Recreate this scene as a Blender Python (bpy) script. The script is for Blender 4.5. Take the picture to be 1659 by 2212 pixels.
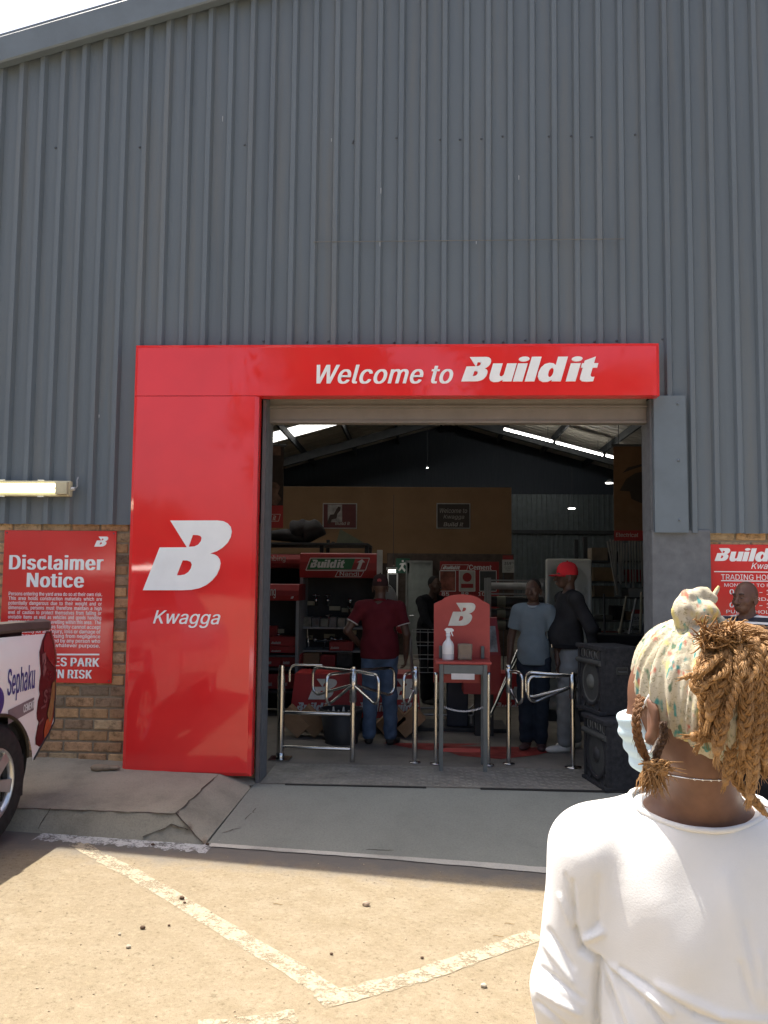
import bpy, bmesh, math, random
import numpy as np
from mathutils import Vector, Matrix, noise

for o in list(bpy.data.objects):
    bpy.data.objects.remove(o)
SC = bpy.context.scene
COL = SC.collection
R = math.radians
rng = random.Random(7)

# ---------------------------------------------------------------- camera
FPX, CXP, CYP = 1724.0, 829.5, 1141.0          # focal length and principal point in units of a 1659 x 2212 frame
CAM = Vector((0.0, -6.1, 1.5))
YAW, PITCH, ROLL = R(-2.67), R(4.0), 0.010
_f = Vector((math.sin(YAW) * math.cos(PITCH), math.cos(YAW) * math.cos(PITCH), math.sin(PITCH)))
_r0 = Vector((math.cos(YAW), -math.sin(YAW), 0))
_u0 = _r0.cross(_f)
_r = _r0 * math.cos(ROLL) + _u0 * math.sin(ROLL)
_u = -_r0 * math.sin(ROLL) + _u0 * math.cos(ROLL)
cd = bpy.data.cameras.new('camera')
cam = bpy.data.objects.new('camera', cd)
COL.objects.link(cam)
cam.matrix_world = Matrix(((_r.x, _u.x, -_f.x, CAM.x), (_r.y, _u.y, -_f.y, CAM.y), (_r.z, _u.z, -_f.z, CAM.z), (0, 0, 0, 1)))
cd.sensor_fit = 'VERTICAL'
cd.sensor_height = 36.0
cd.lens = FPX / 2212.0 * 36.0
cd.shift_y = (CYP - 1106.0) / 2212.0
cd.clip_start, cd.clip_end = 0.05, 400.0
SC.camera = cam

# ---------------------------------------------------------------- sky, sun, exposure
TO_SUN = Vector((-0.28, 0.200, 1.0)).normalized()
SUN_EL = math.asin(TO_SUN.z)
SUN_AZ = math.atan2(TO_SUN.x, TO_SUN.y)
w = bpy.data.worlds.new('World')
SC.world = w
w.use_nodes = True
nt = w.node_tree
sky = nt.nodes.new('ShaderNodeTexSky')
sky.sky_type = 'NISHITA'
sky.sun_disc = False
sky.sun_elevation = SUN_EL
sky.sun_rotation = SUN_AZ
sky.dust_density = 5.0
sky.air_density = 0.8
sky.ozone_density = 0.4
bg = nt.nodes['Background']
bg.inputs['Strength'].default_value = 0.15
nt.links.new(sky.outputs[0], bg.inputs['Color'])
sl = bpy.data.lights.new('sun', 'SUN')
sl.energy = 4.2
sl.angle = R(0.53)
sl.color = (1.0, 0.93, 0.82)
so = bpy.data.objects.new('sun', sl)
COL.objects.link(so)
so.rotation_euler = (-TO_SUN).to_track_quat('-Z', 'Y').to_euler()
so.location = (-4, 4, 20)
SC.view_settings.view_transform = 'Standard'
SC.view_settings.look = 'None'
SC.view_settings.gamma = 1.0
SC.view_settings.exposure = 1.1
SC.cycles.use_denoising = True
SC.cycles.max_bounces = 8
SC.cycles.diffuse_bounces = 5
SC.cycles.glossy_bounces = 4
SC.cycles.caustics_reflective = False
SC.cycles.caustics_refractive = False
SC.cycles.sample_clamp_indirect = 6.0

# ---------------------------------------------------------------- helpers
def ray(px, py):
    return (_r * ((px - CXP) / FPX) - _u * ((py - CYP) / FPX) + _f)

def at(px, py, Y=None, Z=None, D=None):
    """point seen at (px, py) of the frame on the plane Y=, Z=, or at camera depth D"""
    d = ray(px, py)
    if Y is not None:
        t = (Y - CAM.y) / d.y
    elif Z is not None:
        t = (Z - CAM.z) / d.z
    else:
        t = D
    return CAM + d * t

def proj(p):
    v = p - CAM
    z = v.dot(_f)
    return CXP + FPX * v.dot(_r) / z, CYP - FPX * v.dot(_u) / z, z

def tag(o, label=None, cat=None, group=None, kind=None):
    if label: o['label'] = label
    if cat: o['category'] = cat
    if group: o['group'] = group
    if kind: o['kind'] = kind
    return o

def empty(name, loc=(0, 0, 0), label=None, cat=None, group=None, rz=0.0):
    o = bpy.data.objects.new(name, None)
    COL.objects.link(o)
    o.location = loc
    o.rotation_euler = (0, 0, rz)
    o.empty_display_size = 0.1
    return tag(o, label, cat, group)

def copy_tree(o, parent=None):
    c = o.copy()
    COL.objects.link(c)
    if parent is not None:
        c.parent = parent
    for ch in list(o.children):
        copy_tree(ch, c)
    return c

class MB:
    """collects shapes; build() links them as one mesh object"""
    def __init__(self):
        self.v, self.f, self.s, self.c = [], [], [], []
        self.col = None
    def add(self, vs, fs, smooth=False):
        n = len(self.v)
        self.v.extend([Vector(p) for p in vs])
        for f in fs:
            self.f.append([i + n for i in f])
            self.s.append(smooth)
            self.c.append(self.col)
        return self
    def box(self, a, b, M=None):
        x0, y0, z0 = a
        x1, y1, z1 = b
        vs = [Vector(p) for p in ((x0, y0, z0), (x1, y0, z0), (x1, y1, z0), (x0, y1, z0), (x0, y0, z1), (x1, y0, z1), (x1, y1, z1), (x0, y1, z1))]
        if M: vs = [M @ p for p in vs]
        return self.add(vs, [(3, 2, 1, 0), (4, 5, 6, 7), (0, 1, 5, 4), (1, 2, 6, 5), (2, 3, 7, 6), (3, 0, 4, 7)])
    def bbox(self, a, b, r=0.01, M=None):
        """box with chamfered edges"""
        bm = bmesh.new()
        bmesh.ops.create_cube(bm, size=1)
        for v in bm.verts:
            v.co = Vector([(a[i] + b[i]) / 2 + v.co[i] * (b[i] - a[i]) for i in range(3)])
        bmesh.ops.bevel(bm, geom=bm.edges[:], offset=r, segments=2, affect='EDGES', profile=0.6)
        bm.verts.index_update()
        vs = [(M @ v.co) if M else v.co.copy() for v in bm.verts]
        self.add(vs, [[v.index for v in f.verts] for f in bm.faces])
        bm.free()
        return self
    def quad(self, *p):
        return self.add(p, [tuple(range(len(p)))])
    def tube(self, pts, r, n=8, cap=True, smooth=True):
        pts = [Vector(p) for p in pts]
        rs = r if isinstance(r, (list, tuple)) else [r] * len(pts)
        vs, fs = [], []
        ref = None
        for i, p in enumerate(pts):
            t = (pts[min(i + 1, len(pts) - 1)] - pts[max(i - 1, 0)])
            if t.length < 1e-9: t = Vector((0, 0, 1))
            t.normalize()
            if ref is None:
                ref = t.orthogonal().normalized()
            else:
                ref = (ref - t * ref.dot(t))
                if ref.length < 1e-6: ref = t.orthogonal()
                ref.normalize()
            b = t.cross(ref)
            for k in range(n):
                a = 2 * math.pi * k / n
                vs.append(p + (ref * math.cos(a) + b * math.sin(a)) * rs[i])
        for i in range(len(pts) - 1):
            for k in range(n):
                k2 = (k + 1) % n
                fs.append((i * n + k, i * n + k2, (i + 1) * n + k2, (i + 1) * n + k))
        self.add(vs, fs, smooth)
        if cap:
            m = (len(pts) - 1) * n
            self.add(vs[:n], [tuple(reversed(range(n)))])
            self.add(vs[m:], [tuple(range(n))])
        return self
    def lathe(self, prof, n=24, M=None, smooth=True):
        vs, fs = [], []
        for (r_, z_) in prof:
            for k in range(n):
                a = 2 * math.pi * k / n
                p = Vector((r_ * math.cos(a), r_ * math.sin(a), z_))
                vs.append(M @ p if M else p)
        for i in range(len(prof) - 1):
            for k in range(n):
                k2 = (k + 1) % n
                fs.append((i * n + k, i * n + k2, (i + 1) * n + k2, (i + 1) * n + k))
        return self.add(vs, fs, smooth)
    def ball(self, c, r, M=None, n=12, smooth=True):
        rx, ry, rz = (r, r, r) if not hasattr(r, '__len__') else r
        c = Vector(c)
        vs, fs = [], []
        m = max(5, n // 2 + 1)
        for i in range(m + 1):
            th = math.pi * i / m
            for k in range(n):
                a = 2 * math.pi * k / n
                p = Vector((rx * math.sin(th) * math.cos(a), ry * math.sin(th) * math.sin(a), rz * math.cos(th)))
                vs.append(c + (M @ p if M else p))
        for i in range(m):
            for k in range(n):
                k2 = (k + 1) % n
                fs.append((i * n + k, (i + 1) * n + k, (i + 1) * n + k2, i * n + k2))
        return self.add(vs, fs, smooth)
    def prism(self, loop, d0, d1, to3):
        """2-D loop extruded from depth d0 to d1; to3(x, y, d) gives the point"""
        n = len(loop)
        vs = [to3(x, y, d0) for x, y in loop] + [to3(x, y, d1) for x, y in loop]
        fs = [tuple(range(n)), tuple(reversed(range(n, 2 * n)))]
        for i in range(n):
            j = (i + 1) % n
            fs.append((j, i, n + i, n + j))
        return self.add(vs, fs)
    def build(self, name, mat, parent=None, label=None, cat=None, group=None, kind=None, origin=None, fix=True, weld=False):
        me = bpy.data.meshes.new(name)
        vs = self.v
        off = Vector((0, 0, 0))
        if origin is not None:
            off = Vector(origin)
        elif parent is not None:
            off = base_of(parent)
        vs = [p - off for p in vs]
        me.from_pydata([tuple(p) for p in vs], [], self.f)
        me.polygons.foreach_set('use_smooth', self.s)
        if any(c is not None for c in self.c):
            at_ = me.color_attributes.new('tone', 'FLOAT_COLOR', 'CORNER')
            for p, c in zip(me.polygons, self.c):
                for li in p.loop_indices:
                    at_.data[li].color = (*(c or (1, 1, 1)), 1)
        if fix or weld:
            bm = bmesh.new()
            bm.from_mesh(me)
            if weld: bmesh.ops.remove_doubles(bm, verts=bm.verts[:], dist=1e-5)
            if fix: bmesh.ops.recalc_face_normals(bm, faces=bm.faces[:])
            bm.to_mesh(me)
            bm.free()
        me.update()
        me.materials.append(mat)
        o = bpy.data.objects.new(name, me)
        COL.objects.link(o)
        if origin is not None: o.location = off
        if parent is not None:
            o.parent = parent
            if origin is not None:
                o.location = off - base_of(parent)
        return tag(o, label, cat, group, kind)

def base_of(o):
    p = Vector((0, 0, 0))
    while o is not None:
        p = p + o.location
        o = o.parent
    return p

def mesh_obj(name, me, mat, parent=None):
    me.materials.clear()
    me.materials.append(mat)
    o = bpy.data.objects.new(name, me)
    COL.objects.link(o)
    if parent is not None: o.parent = parent
    return o

# ---- materials
def nodes(name):
    m = bpy.data.materials.new(name)
    m.use_nodes = True
    n = m.node_tree.nodes
    l = m.node_tree.links
    return m, n, l, n['Principled BSDF']

def mk(n, t, **kw):
    x = n.new(t)
    for k, v in kw.items():
        if k in x.inputs: x.inputs[k].default_value = v
        else: setattr(x, k, v)
    return x

def ramp(n, l, src, stops):
    r_ = n.new('ShaderNodeValToRGB')
    e = r_.color_ramp.elements
    while len(e) < len(stops): e.new(0.5)
    for el, (p, c) in zip(e, stops):
        el.position = p
        el.color = (*c, 1) if hasattr(c, '__len__') else (c, c, c, 1)
    l.new(src, r_.inputs[0])
    return r_.outputs[0]

def mix(n, l, fac, a, b, mode='MIX'):
    x = n.new('ShaderNodeMix')
    x.data_type = 'RGBA'
    x.blend_type = mode
    for i, s in ((0, fac), (6, a), (7, b)):
        if hasattr(s, 'is_linked') or hasattr(s, 'links'): l.new(s, x.inputs[i])
        elif i == 0: x.inputs[0].default_value = s
        else: x.inputs[i].default_value = (*s, 1)
    return x.outputs[2]

def obj_coord(n):
    return n.new('ShaderNodeTexCoord').outputs['Object']

def bump(n, l, b, h, strength=0.3, dist=0.01):
    x = mk(n, 'ShaderNodeBump', Strength=strength, Distance=dist)
    l.new(h, x.inputs['Height'])
    l.new(x.outputs[0], b.inputs['Normal'])

def noise_tex(n, l, co, scale, detail=4.0, rough=0.6, stretch=None):
    if stretch:
        mp = n.new('ShaderNodeMapping')
        mp.inputs['Scale'].default_value = stretch
        l.new(co, mp.inputs[0])
        co = mp.outputs[0]
    x = mk(n, 'ShaderNodeTexNoise', Scale=scale, Detail=detail, Roughness=rough)
    l.new(co, x.inputs['Vector'])
    return x.outputs[0]

MATS = {}
def mat(name, rgb, rough=0.6, metal=0.0, var=0.15, scale=6.0, bmp=0.0, bscale=60.0, spec=0.4, coat=0.0, stretch=None, bd=0.004):
    if name in MATS: return MATS[name]
    m, n, l, b = nodes(name)
    co = obj_coord(n)
    t = noise_tex(n, l, co, scale, 5, 0.6, stretch)
    c = ramp(n, l, t, [(0.3, tuple(x * (1 - var) for x in rgb)), (0.7, tuple(min(1, x * (1 + var)) for x in rgb))])
    l.new(c, b.inputs['Base Color'])
    rr = ramp(n, l, t, [(0.3, min(1, rough * 1.12)), (0.7, rough * 0.88)])
    l.new(rr, b.inputs['Roughness'])
    b.inputs['Metallic'].default_value = metal
    b.inputs['Specular IOR Level'].default_value = spec
    b.inputs['Coat Weight'].default_value = coat
    if bmp: bump(n, l, b, noise_tex(n, l, co, bscale, 4, 0.6, stretch), bmp, bd)
    MATS[name] = m
    return m

def emit(name, rgb, strength):
    if name in MATS: return MATS[name]
    m, n, l, b = nodes(name)
    b.inputs['Base Color'].default_value = (*rgb, 1)
    b.inputs['Emission Color'].default_value = (*rgb, 1)
    b.inputs['Emission Strength'].default_value = strength
    MATS[name] = m
    return m

# ---- flat shapes and lettering
def curve_mesh(loops, extrude=0.0):
    cu = bpy.data.curves.new('tmp', 'CURVE')
    cu.dimensions = '2D'
    cu.fill_mode = 'BOTH'
    cu.extrude = extrude
    for lp in loops:
        sp = cu.splines.new('POLY')
        sp.points.add(len(lp) - 1)
        for p, (x, y) in zip(sp.points, lp): p.co = (x, y, 0, 1)
        sp.use_cyclic_u = True
    return eval_mesh(cu)

def eval_mesh(cu):
    o = bpy.data.objects.new('tmp', cu)
    COL.objects.link(o)
    dg = bpy.context.evaluated_depsgraph_get()
    dg.update()
    me = bpy.data.meshes.new_from_object(o.evaluated_get(dg))
    vs = [tuple(v.co) for v in me.vertices]
    fs = [tuple(p.vertices) for p in me.polygons]
    bpy.data.objects.remove(o)
    bpy.data.curves.remove(cu)
    bpy.data.meshes.remove(me)
    return vs, fs

# outlines of a plain sans alphabet: per line the character, its advance and its loops, base-89 coded
_ALPH = ''.join(chr(c) for c in range(35, 127) if chr(c) not in "\\'\"")
_GLYPHS = r"""A+5(X(P)]+C*(+C+,(P*e(P*.*5)|*X)l+4)s+4)b*W)V*5(|(P ).)>).)Z*W)Z*W)>
B+)(o(P(o+C)q+C*&+B*6+?*B+:*M+4*V++*]*|*b*q*e*f*f*Y*e*O*d*F*`*>*[*7*V*2*P*-*J*)*C*%*;)}*;){*D)z*L)w*T)s*[)m*c)f*h)^*l)S*o)H*p);*o)/*l(}*g(r*`(i*V(a*J(Y*<(T*,(Q)s(P )5(n)r(n**(o*8(s*C(y*J)&*N)1*P);*O)D*M)L*I)S*D)Z*>)`*7)e*.)i*$)k)t)k)5)k )5*-)o*-)x*-*%*/*.*2*5*6*;*;*@*A*C*H*E*P*F*X*E*d*A*m*:*u*1*|*$+%)p+&)5+&
C+D*#(M)i(N)T(T)B(])2(j)$(y(t)1(l)E(g)](e)w(g*7(l*N(t*d)$*v)2++)B+7)T+@)i+E*#+G*0+F*<+D*H+A*S+=*^+7*h+1*q+)*x*z+$*p+**e+/*Y+1*L*k*L*i*U*f*]*b*d*]*k*W*p*Q*u*J*y*C*}*<+$*4+&*,+)*#+))o+()a+#)S*w)G*n)>*c)5*T)0*D),*2)+)w),)c)0)O)6)?)>)2)G)%)S(w)a(q)o(m*#(k*,(l*4(m*<(o*C(r*J(u*Q(y*W)#*])**b)0*f)7*i)?*k)G+1)G+/);+*)/+$)#*x(u*q(l*h(d*_(]*S(W*H(R*=(O*0(M
D+@)e(P)&(P)&(n)c(n)w(o*.(s*=(y*I)(*T)4*[)B*b)Q*e)d*g)x*e*1*b*C*]*R*T*a*J*l*>*u*/*|)y+%)f+&)%+&)%+C)i+C*%+B*;+=*N+4*_+)*m*t*x*c+%*M+**7+,)x+*)^+$)G*x)2*m({*_(l*M(`*:(W*#(R )5+C)5(P(o(P(o+C
E*p(o(P(o+C*X+C*X+&)5+&)5*-*P*-*P)j)5)j)5(n*Z(n*Z(P
F*l(o(P(o+C*W+C*W+&)5+&)5*)*K*)*K)g)5)g)5(P
G+I*#(M)i(N)T(T)B(^)2(j)#(y(t)1(l)E(g)^(e)w(g*7(l*N(t*d)#*v)2++)A+7)S+@)h+E)|+G*0+F*<+D*H+A*S+<*_+7*i+0*q+(*y*y+%*o++*e+/*X+2*L*k*L*h*T*e*]*a*d*[*j*V*o*P*t*J*y*C*|*<+$*4+&*++()}+))n+()`+#)S*w)G*n)=*c)5*T)0*D),*2)+)w),)c)0)O)6)?)>)2)H)%)S(w)a(q)o(m*#(k*2(l*?(p*J(u*U(|*^)**e)5*j)A*m)N*n)]*x)[*+)[*+)x+4)x+4)[+2)G+.)5+%)#*v(p*j(d*Z(Y*J(R*8(N
H+G(o(P(o+C)5+C)5*.*c*.*c+C+)+C+)(P*c(P*c)l)5)l)5(P
I*4(a(P(a(n)2(n)2+&(a+&(a+C*$+C*$+&)R+&)R(n*$(n*$(P
J*e)T(M)>(O),(U(w(a(k(p(d))(b)@(b)M)()M)()@)))1)-)%)4(v)=(o)G(k)T(j)a(k)k(o)t(v){)%*$)1*%)@*%+C*F+C*F)@*D))*=(p*1(a)|(U)i(O
K+.)+)@)+)d)=){)N*6)b*J*T+C+$+C)l*()j*( (o(P(o+C)5+C)5*E)5)h)5)X)5(P *X(P)U)z)j*9+$(P
L*c(o(P(o+C)5+C)5(n*S(n*S(P
M,%(o(P(o+C)C+C*))U*.)F*4)4*:({*?(i*8(i*=(z*C)4*I)F*N)U+3+C+b+C+b(P+A(P+A*/+A*A+B*V+B*n+B+*+E+*+>*l+6*S+/*?+)*/*I(P*-(P)L*/)G*>)?*S)8*k)/+*)2+*)3*o)3*X)4*B)4*/)4(P
N+K(o(P(o+C);+C*J)R*S)B*a),*n(l*i(l*g)-*g)F*f)X*f+C+-+C+-(P*`(P)]*/)P*C)A*^)-+&)3+()4*_)5*B)5*/)5(P
O+P)}(M)h(N)T(T)B(])2(j)$(y(t)1(l)E(g)](e)w(g*7(l*N(t*d)$*v)2++)B+7)T+@)h+E)}+G*9+E*L+@*_+7*o++*|*v+-*d+5*N+:*7+<)w+:)]+5)E+-)1*|(y*o(j*_(]*L(T*9(N )}(k*2(m*@(q*M(w*X)%*c)1*k)?*q)O*u)b*v)w*u*2*q*D*k*T*c*c*X*n*M*w*@+#*2+()}+))o+()a+#)S*w)H*n)>*c)6*T)0*D),*2)+)w),)b)0)O)6)?)>)1)H)%)S(w)a(q)o(m
P*}(o(P(o+C)n+C*%+B*6+?*D+9*P+1*Y+&*b*v*g*i*j*[*k*L*j*=*g*/*b)}*Y)q*P)h*D)`*6)Y*%)U)n)T).)T).)q)l)q)y)r*))t*3)x*:)}*@*)*E*1*H*9*J*B*J*L*J*V*H*`*E*h*@*o*:*u*2*z*)+#)y+%)l+&)5+&)5(P
R+$(o(P(o+C)n+C*%+B*7+?*E+9*P+2*Z+(*b*x*g*k*k*^*l*N*k*?*g*2*b*%*Z)u*P)l*D)e*6)_*%)[)n)Z)&)Z)&)x)m)x)y)x**)z*3)}*:*(*@*-*E*4*H*<*J*E*K*N*J*X*H*a*E*i*@*p*:*v*3*{**+#)y+%)l+&)5+&)5(P *O(P)k)k*5)k*u(P
S+#)h(L)U(M)E(P)7(U)*([(z(e(q(o(j({(f)-(d);)+);)-)2)0)*)5(});(w)B(r)J(n)S(l)^(j)h(j)s(j)}(l*-(o*5(s*=(y*C)$*G),*J)4*K)=*J)D*H)K*D)P*?)U*9)Z*2)^)r)g)S)p)?)v)/*$(|*/(s*:(m*H(k*X(l*g(p*t(v+$)$+/)0+7)<+>)J+C)X+F)j+G)z+F*/+C*<+>*H+7*R+/*[+$*b*t*f*i*g*[*G*[*D*h*>*r*5*z**+%)w+))h+*)^+*)S+()K+$)C*{)=*v)7*p)4*j)1*b)1*Z)1*R)4*K)8*E)>*@)E*<)L*8)b*1)|***:)|*B)x*J)t*Q)o*X)i*_)b*d)Z*h)Q*j)G*k)<*j)/*f(|*`(q*W(f*L(^*@(U*1(P)z(M
T+$(a+&(a+C*o+C*o+&)x+&)x(P)W(P)W+&
U+H)y(L)f(M)T(Q)D(X)6(b)+(l({(y(u)-(p)=(o)N(o+C)5+C)5)P)6)D)9)9)=)0)D)&)K(y)U(s)`(n)l(l)y(k*-(l*9(n*C(s*M(y*T)&*Z)0*`)9*b)D*c)P*c+C+*+C+*)N+()=+#)-*w(y*n(l*b(b*T(X*D(Q*3(M
V+5)^(P(X+C({+C)W)_)d)<)t(`)m(`)})<*/)_*d+C+,+C*)(P
W,C)E(P(X+C(z+C)I)Y)O)@)T)%)Y(e)V(e)[)%)b)@)h)Y*7+C*]+C+,)Y+2)@+8)%+>(e+9(e+>)%+D)@+J)Y+t+C,;+C+N(P+)(P*V*?*N*c*F+2*M+2*E*d*=*?)k(P
X+2(Y(P)e*,)e)n(`+C)++C)P*g)^*S)h*B)r*0)l*0)v*B*%*S*3*g*Y+C+#+C)y)o)y*-+)(P*^(P*0)8*#)J)u)Y)k)l)r)l)i)Y)_)J)R)8)$(P
Y+1)^(P)^)`(X+C)$+C)W*J)g*0)u)k)h)k)v*0***J*^+C+)+C*#)`*#(P
Z*z(f(P(f(h*&*`*7*v*H+3*L+(*-+&)g+&(e+&(e+C*e+C*e+,)K)7):(y)((b)#(l)C(m)c(n*g(n*g(P
a*b)G(L);(L)0(O)%(R(w(X(o(_(i(g(d(q(a({(`)-(a)7(c)@(g)G(k)N(q)S(x)X)$)[)-)_)6)a)P)f)m)i)s)j)y)l)})m*$)p*&)s*()w*()x*&*%*%*,)}*2)z*7)u*<)p*?)i*A)b*C)Y*C)P*C)I*B)B*?)<*<)6*8)2*4).*0)+*,))*&(e*0(k*:(q*C(x*K)&*Q)0*V)9*Z)D*])N*_)X*_)o*])x*Y*$*V*-*R*4*M*:*F*?*>*C*4*F*)*F)v*F(P*((P*((k*%(k)v(])q(X)k(T)d(Q)[(N)Q(L )L(h)W(h)b(k)j(n)q(s)w(y)|)%*$)-*&)4*()<*()V)z)R)l)O)[)M)O)K):)F)4)D)/)A)+)=)&)8)%)2)$)+)$)$)&(z)*(u).(q)2(n)8(k)>(i)E(h
b*s)k(L)`(M)U(O)M(R)F(V)A([)<(a)2(n)/(n)/(P(k(P(k+C)0+C)0*>)2*>)<*K)@*P)F*T)M*X)U*])_*_)k*_)z*^*.*Y*:*R*F*I*O*>*W*0*^){*a)i*b)U*a)B*^)1*W({*O(n*F(b*;(X*.(Q)z(M )f(h)q(i){(m**(r*1(y*7)&*<)1*?)=*A)I*B)V*A)d*?)p*<){*7***1*3***:){*?)q*B)f*C)Z*B)P*?)H*:)@*3):*+)5){)2)p)0)d)/)V)0)H)2)<)6)1):)&)@(x)H(q)P(l)Z(i
c*e)`(L)N(M)?(Q)1(X)$(b(u(n(m(|(g)1(c)B(b)U(c)i(g)z(m*0(u*=)$*I)1*R)?*Y)N*^)`*_)i*_)r*^)z*[*(*X*0*T*7*P*=*K*C*E*H*?*L*8*P*0*S*(*5){*/*/*$*9)q*@)`*C)S*B)H*?)@*9)8*2)2*))-)y)*)n)()b)&)U)()H)*)=)-)2)2)()8(y)@(r)H(m)S(i)`(h)q(k*$(r*0(}*6)2*S)**Q(|*M(t*I(m*C(g*>(a*7([*0(V*((S)z(P)r(N)i(L
d*s)Y(L)I(M);(Q)/(X(}(b(t(n(l({(g)1(c)B(b)U(c)i(g){(l*0(t*>)#*I)/*R)<*Y)J*^)Y*_)e*_)n*])v*X)}*T*)*P*.*K*7*>*9*>*9+C*X+C*X(P*:(P*:(n*7(n*-(a*)([)}(V)v(R)n(O)e(M )^(h)i(i)s(l)|(q*)(x*/)&*4)1*7)<*9)H*:)V*9)d*7)p*4){*/*+*)*3)|*:)s*?)i*B)^*C)R*B)H*?)?*:)8*3)2**)-){)*)p)()d)&)V)()I)*)=)-)1)2)&)8(y)@(r)H(m)R(i
e*i)b(L)O(M)@(Q)1(X)$(b(u(n(m({(g)1(c)B(b)T(c)h(g)y(m*/(u*=)$*H)1*R)>*Y)M*^)_*_)i*_)s*])}*Y*,*U*5*O*>*H*E*@*K*6*Q*+*T)x*W)i*X)X*X)L(v)L(v)f*G)f*9)]*8)i*6)t*3*#*.*-*(*5){*;)s*?)i*B)_*C)S*B)I*?)@*;)9*5)2*-)-*$)*)u)()l)&)a)&)P)()B)*)7).),)4(}):(v)C(p)L(k)V(i)b(h)j(h)p(j)w(k)}(n*((q*-(u*1(z*4)%*7),*T)#*Q(u*L(l*F(e*>(^*5(W*+(R)z(O)o(M
f)w)j*])j*B(S*B(S*] (y(P(y*w(z+&(}+0)&+8),+?)3+D);+H)C+K)L+M)U+N)g+L)q+I)j+/)c+1)X+2)P+1)I+/)D++)A+%)?*y)>*p)>(P
g*t)_&_)Q&_)E&a):&d)0&h)(&m(z&s(t&y(o(%(j(-)*(<)4(/)8(+)>(&)D(#)L&{)T&z)_&y)n&{)z(#*+(**3(3*8(?*:(M*:(s*7(s*-(f*)(a)}(])v(X)n(U)e(S)X(R)J(T)<(W)/(^)#(g(t(q(m)#(g)3(c)D(b)W(c)j(g){(l*1(t*>)#*I)/*R)<*Y)J*^)Y*_)e*_)o*])w*X*#*T*)*P*.*K*8*=*;*=*;*]*X*]*X(L*W(<*S(/*M&}*E&t*;&l*/&f)|&b)n&` )^(o)i(o)s(r)|(w*)(}*/)**4)4*7)>*:)J*:)W*:)e*7)q*4)|*/*+*)*4)|*:)s*?)j*B)^*C)R*B)H*?)@*:)8*3)2*+)-){)*)p)()e)&)W)()K)*)?)-)4)2)+)8(})@(w)H(r)R(o
h*l)0)i)0(P(k(P(k+C)0+C)0*.)**.)1*=)9*J)C*S)N*Y)[*^)j*_)v*^*&*[*2*V*;*P*B*H*H*>*M*3*P*$*Q)p*Q(P*2(P*2)n*1){*-*-*%*6)x*=)m*A)a*C)W*B)O*@)G*=)A*8);*2)6*+)3)})1)t
i)J(k(P(k*])0*])0(P ({*|(u*}(p+$(l+((h+,(f+1(f+7(f+<(h+A(l+E(p+H(u+J({+K)%+J)++H)0+E)3+A)5+<)6+7)5+1)3+,)0+()++$)%*}
j)J(k*])0*])0(A)/(6)-(,)*&})$&u(y&o(q&i(i&f(^&c(R&c(K&c(K($(Q($(Y($(`(((e(,(i(2(k(9(k(A ({*|(u*}(p+$(l+((h+,(f+1(e+7(f+<(h+A(l+E(p+H(u+J({+K)%+J)++H)0+E)3+A)5+<)6+7)5+1)3+,)0+()++$)%*}
k*]).);).)b)3)b*,*]*R*])S)[)P)[ (k(P(k+C)0+C)0(P *1(P)A)T)W)j*X(P
l)V)=(O)/(P)#(T(v(Z(p(d(l(n(k({(k+C)0+C)0)()0({)1(t)3(p)6(m):(l)@(k)G(k)L(l)Q(Q)H(P
m+w(k(P(k*])/*])/*2)-*2)0*;)4*D)9*K)?*Q)F*V)M*Z)U*^)^*`)f*`)s*_*#*Y*.*R*5*I*;*>*>*1*:*1*=*:*A*B*G*J*M*P*T*U*]*Y*f*^*o*_*y*`+**_+4*]+>*X+F*R+M*K+S*B+X*8+[*++[)x+[(P+=(P+=)w+<*)+8*3+1*:+)*?*z*B*p*C*h*C*a*A*Y*>*S*:*O*5*K*/*H*)*F){*F)t*F(P*&(P*&)z*%**)|*2)v*:)o*?)f*B)[*C)S*C)L*A)F*>)@*:):*5)6*/)3*&)1)y)0)o)0(P
n*l)0)i)0(P(k(P(k*])/*])/*.)**.)1*=)9*J)C*S)N*Y)[*^)j*_)v*^*&*[*1*V*:*P*B*H*H*>*M*3*P*$*Q)p*Q(P*2(P*2)n*1){*-*-*%*6)x*=)m*A)a*C)W*B)O*@)G*=)A*8);*2)6*+)3)})1)t
o*o)`(L)N(M)?(Q)1(X)$(b(u(n(m(|(g)1(c)B(b)U(c)i(g)z(m*0(u*=)$*I)1*R)?*Y)N*^)`*_)p*^*%*Y*3*R*?*I*I*=*R*0*X)z*[)i*^)U*[)B*X)1*R(|*I(n*?(b*3(X*%(Q)p(M )`(h)l(i)v(m*$(r*-(y*3)(*8)2*;)=*=)H*>)U*=)b*;)n*8)y*3*)*-*2*$*9)v*?)l*B)`*C)S*B)H*?)@*9)8*2)2*))-)y)*)n)()b)&)U)()H)*)=)-)2)2)()8(y)@(r)H(m)S(i
p*s(k&c(k*])/*])/*>)2*>)<*K)@*P)F*T)M*X)U*])_*_)k*_)z*^*.*Y*:*R*F*I*O*>*W*0*^){*a)i*b)U*a)B*^)1*W({*O(n*F(b*;(X*.(Q)z(M)k(L)`(M)U(O)M(R)F(V)A([)<(a)2(n)0(n)0&c )f(h)q(i){(m**(r*1(y*7)&*<)1*?)=*A)I*B)V*A)d*?)p*<){*7***1*3***:){*?)q*B)f*C)Z*B)P*?)H*:)@*3):*+)5){)2)p)0)d)/)V)0)H)2)<)6)1):)&)@(x)H(q)P(l)Z(i
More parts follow.
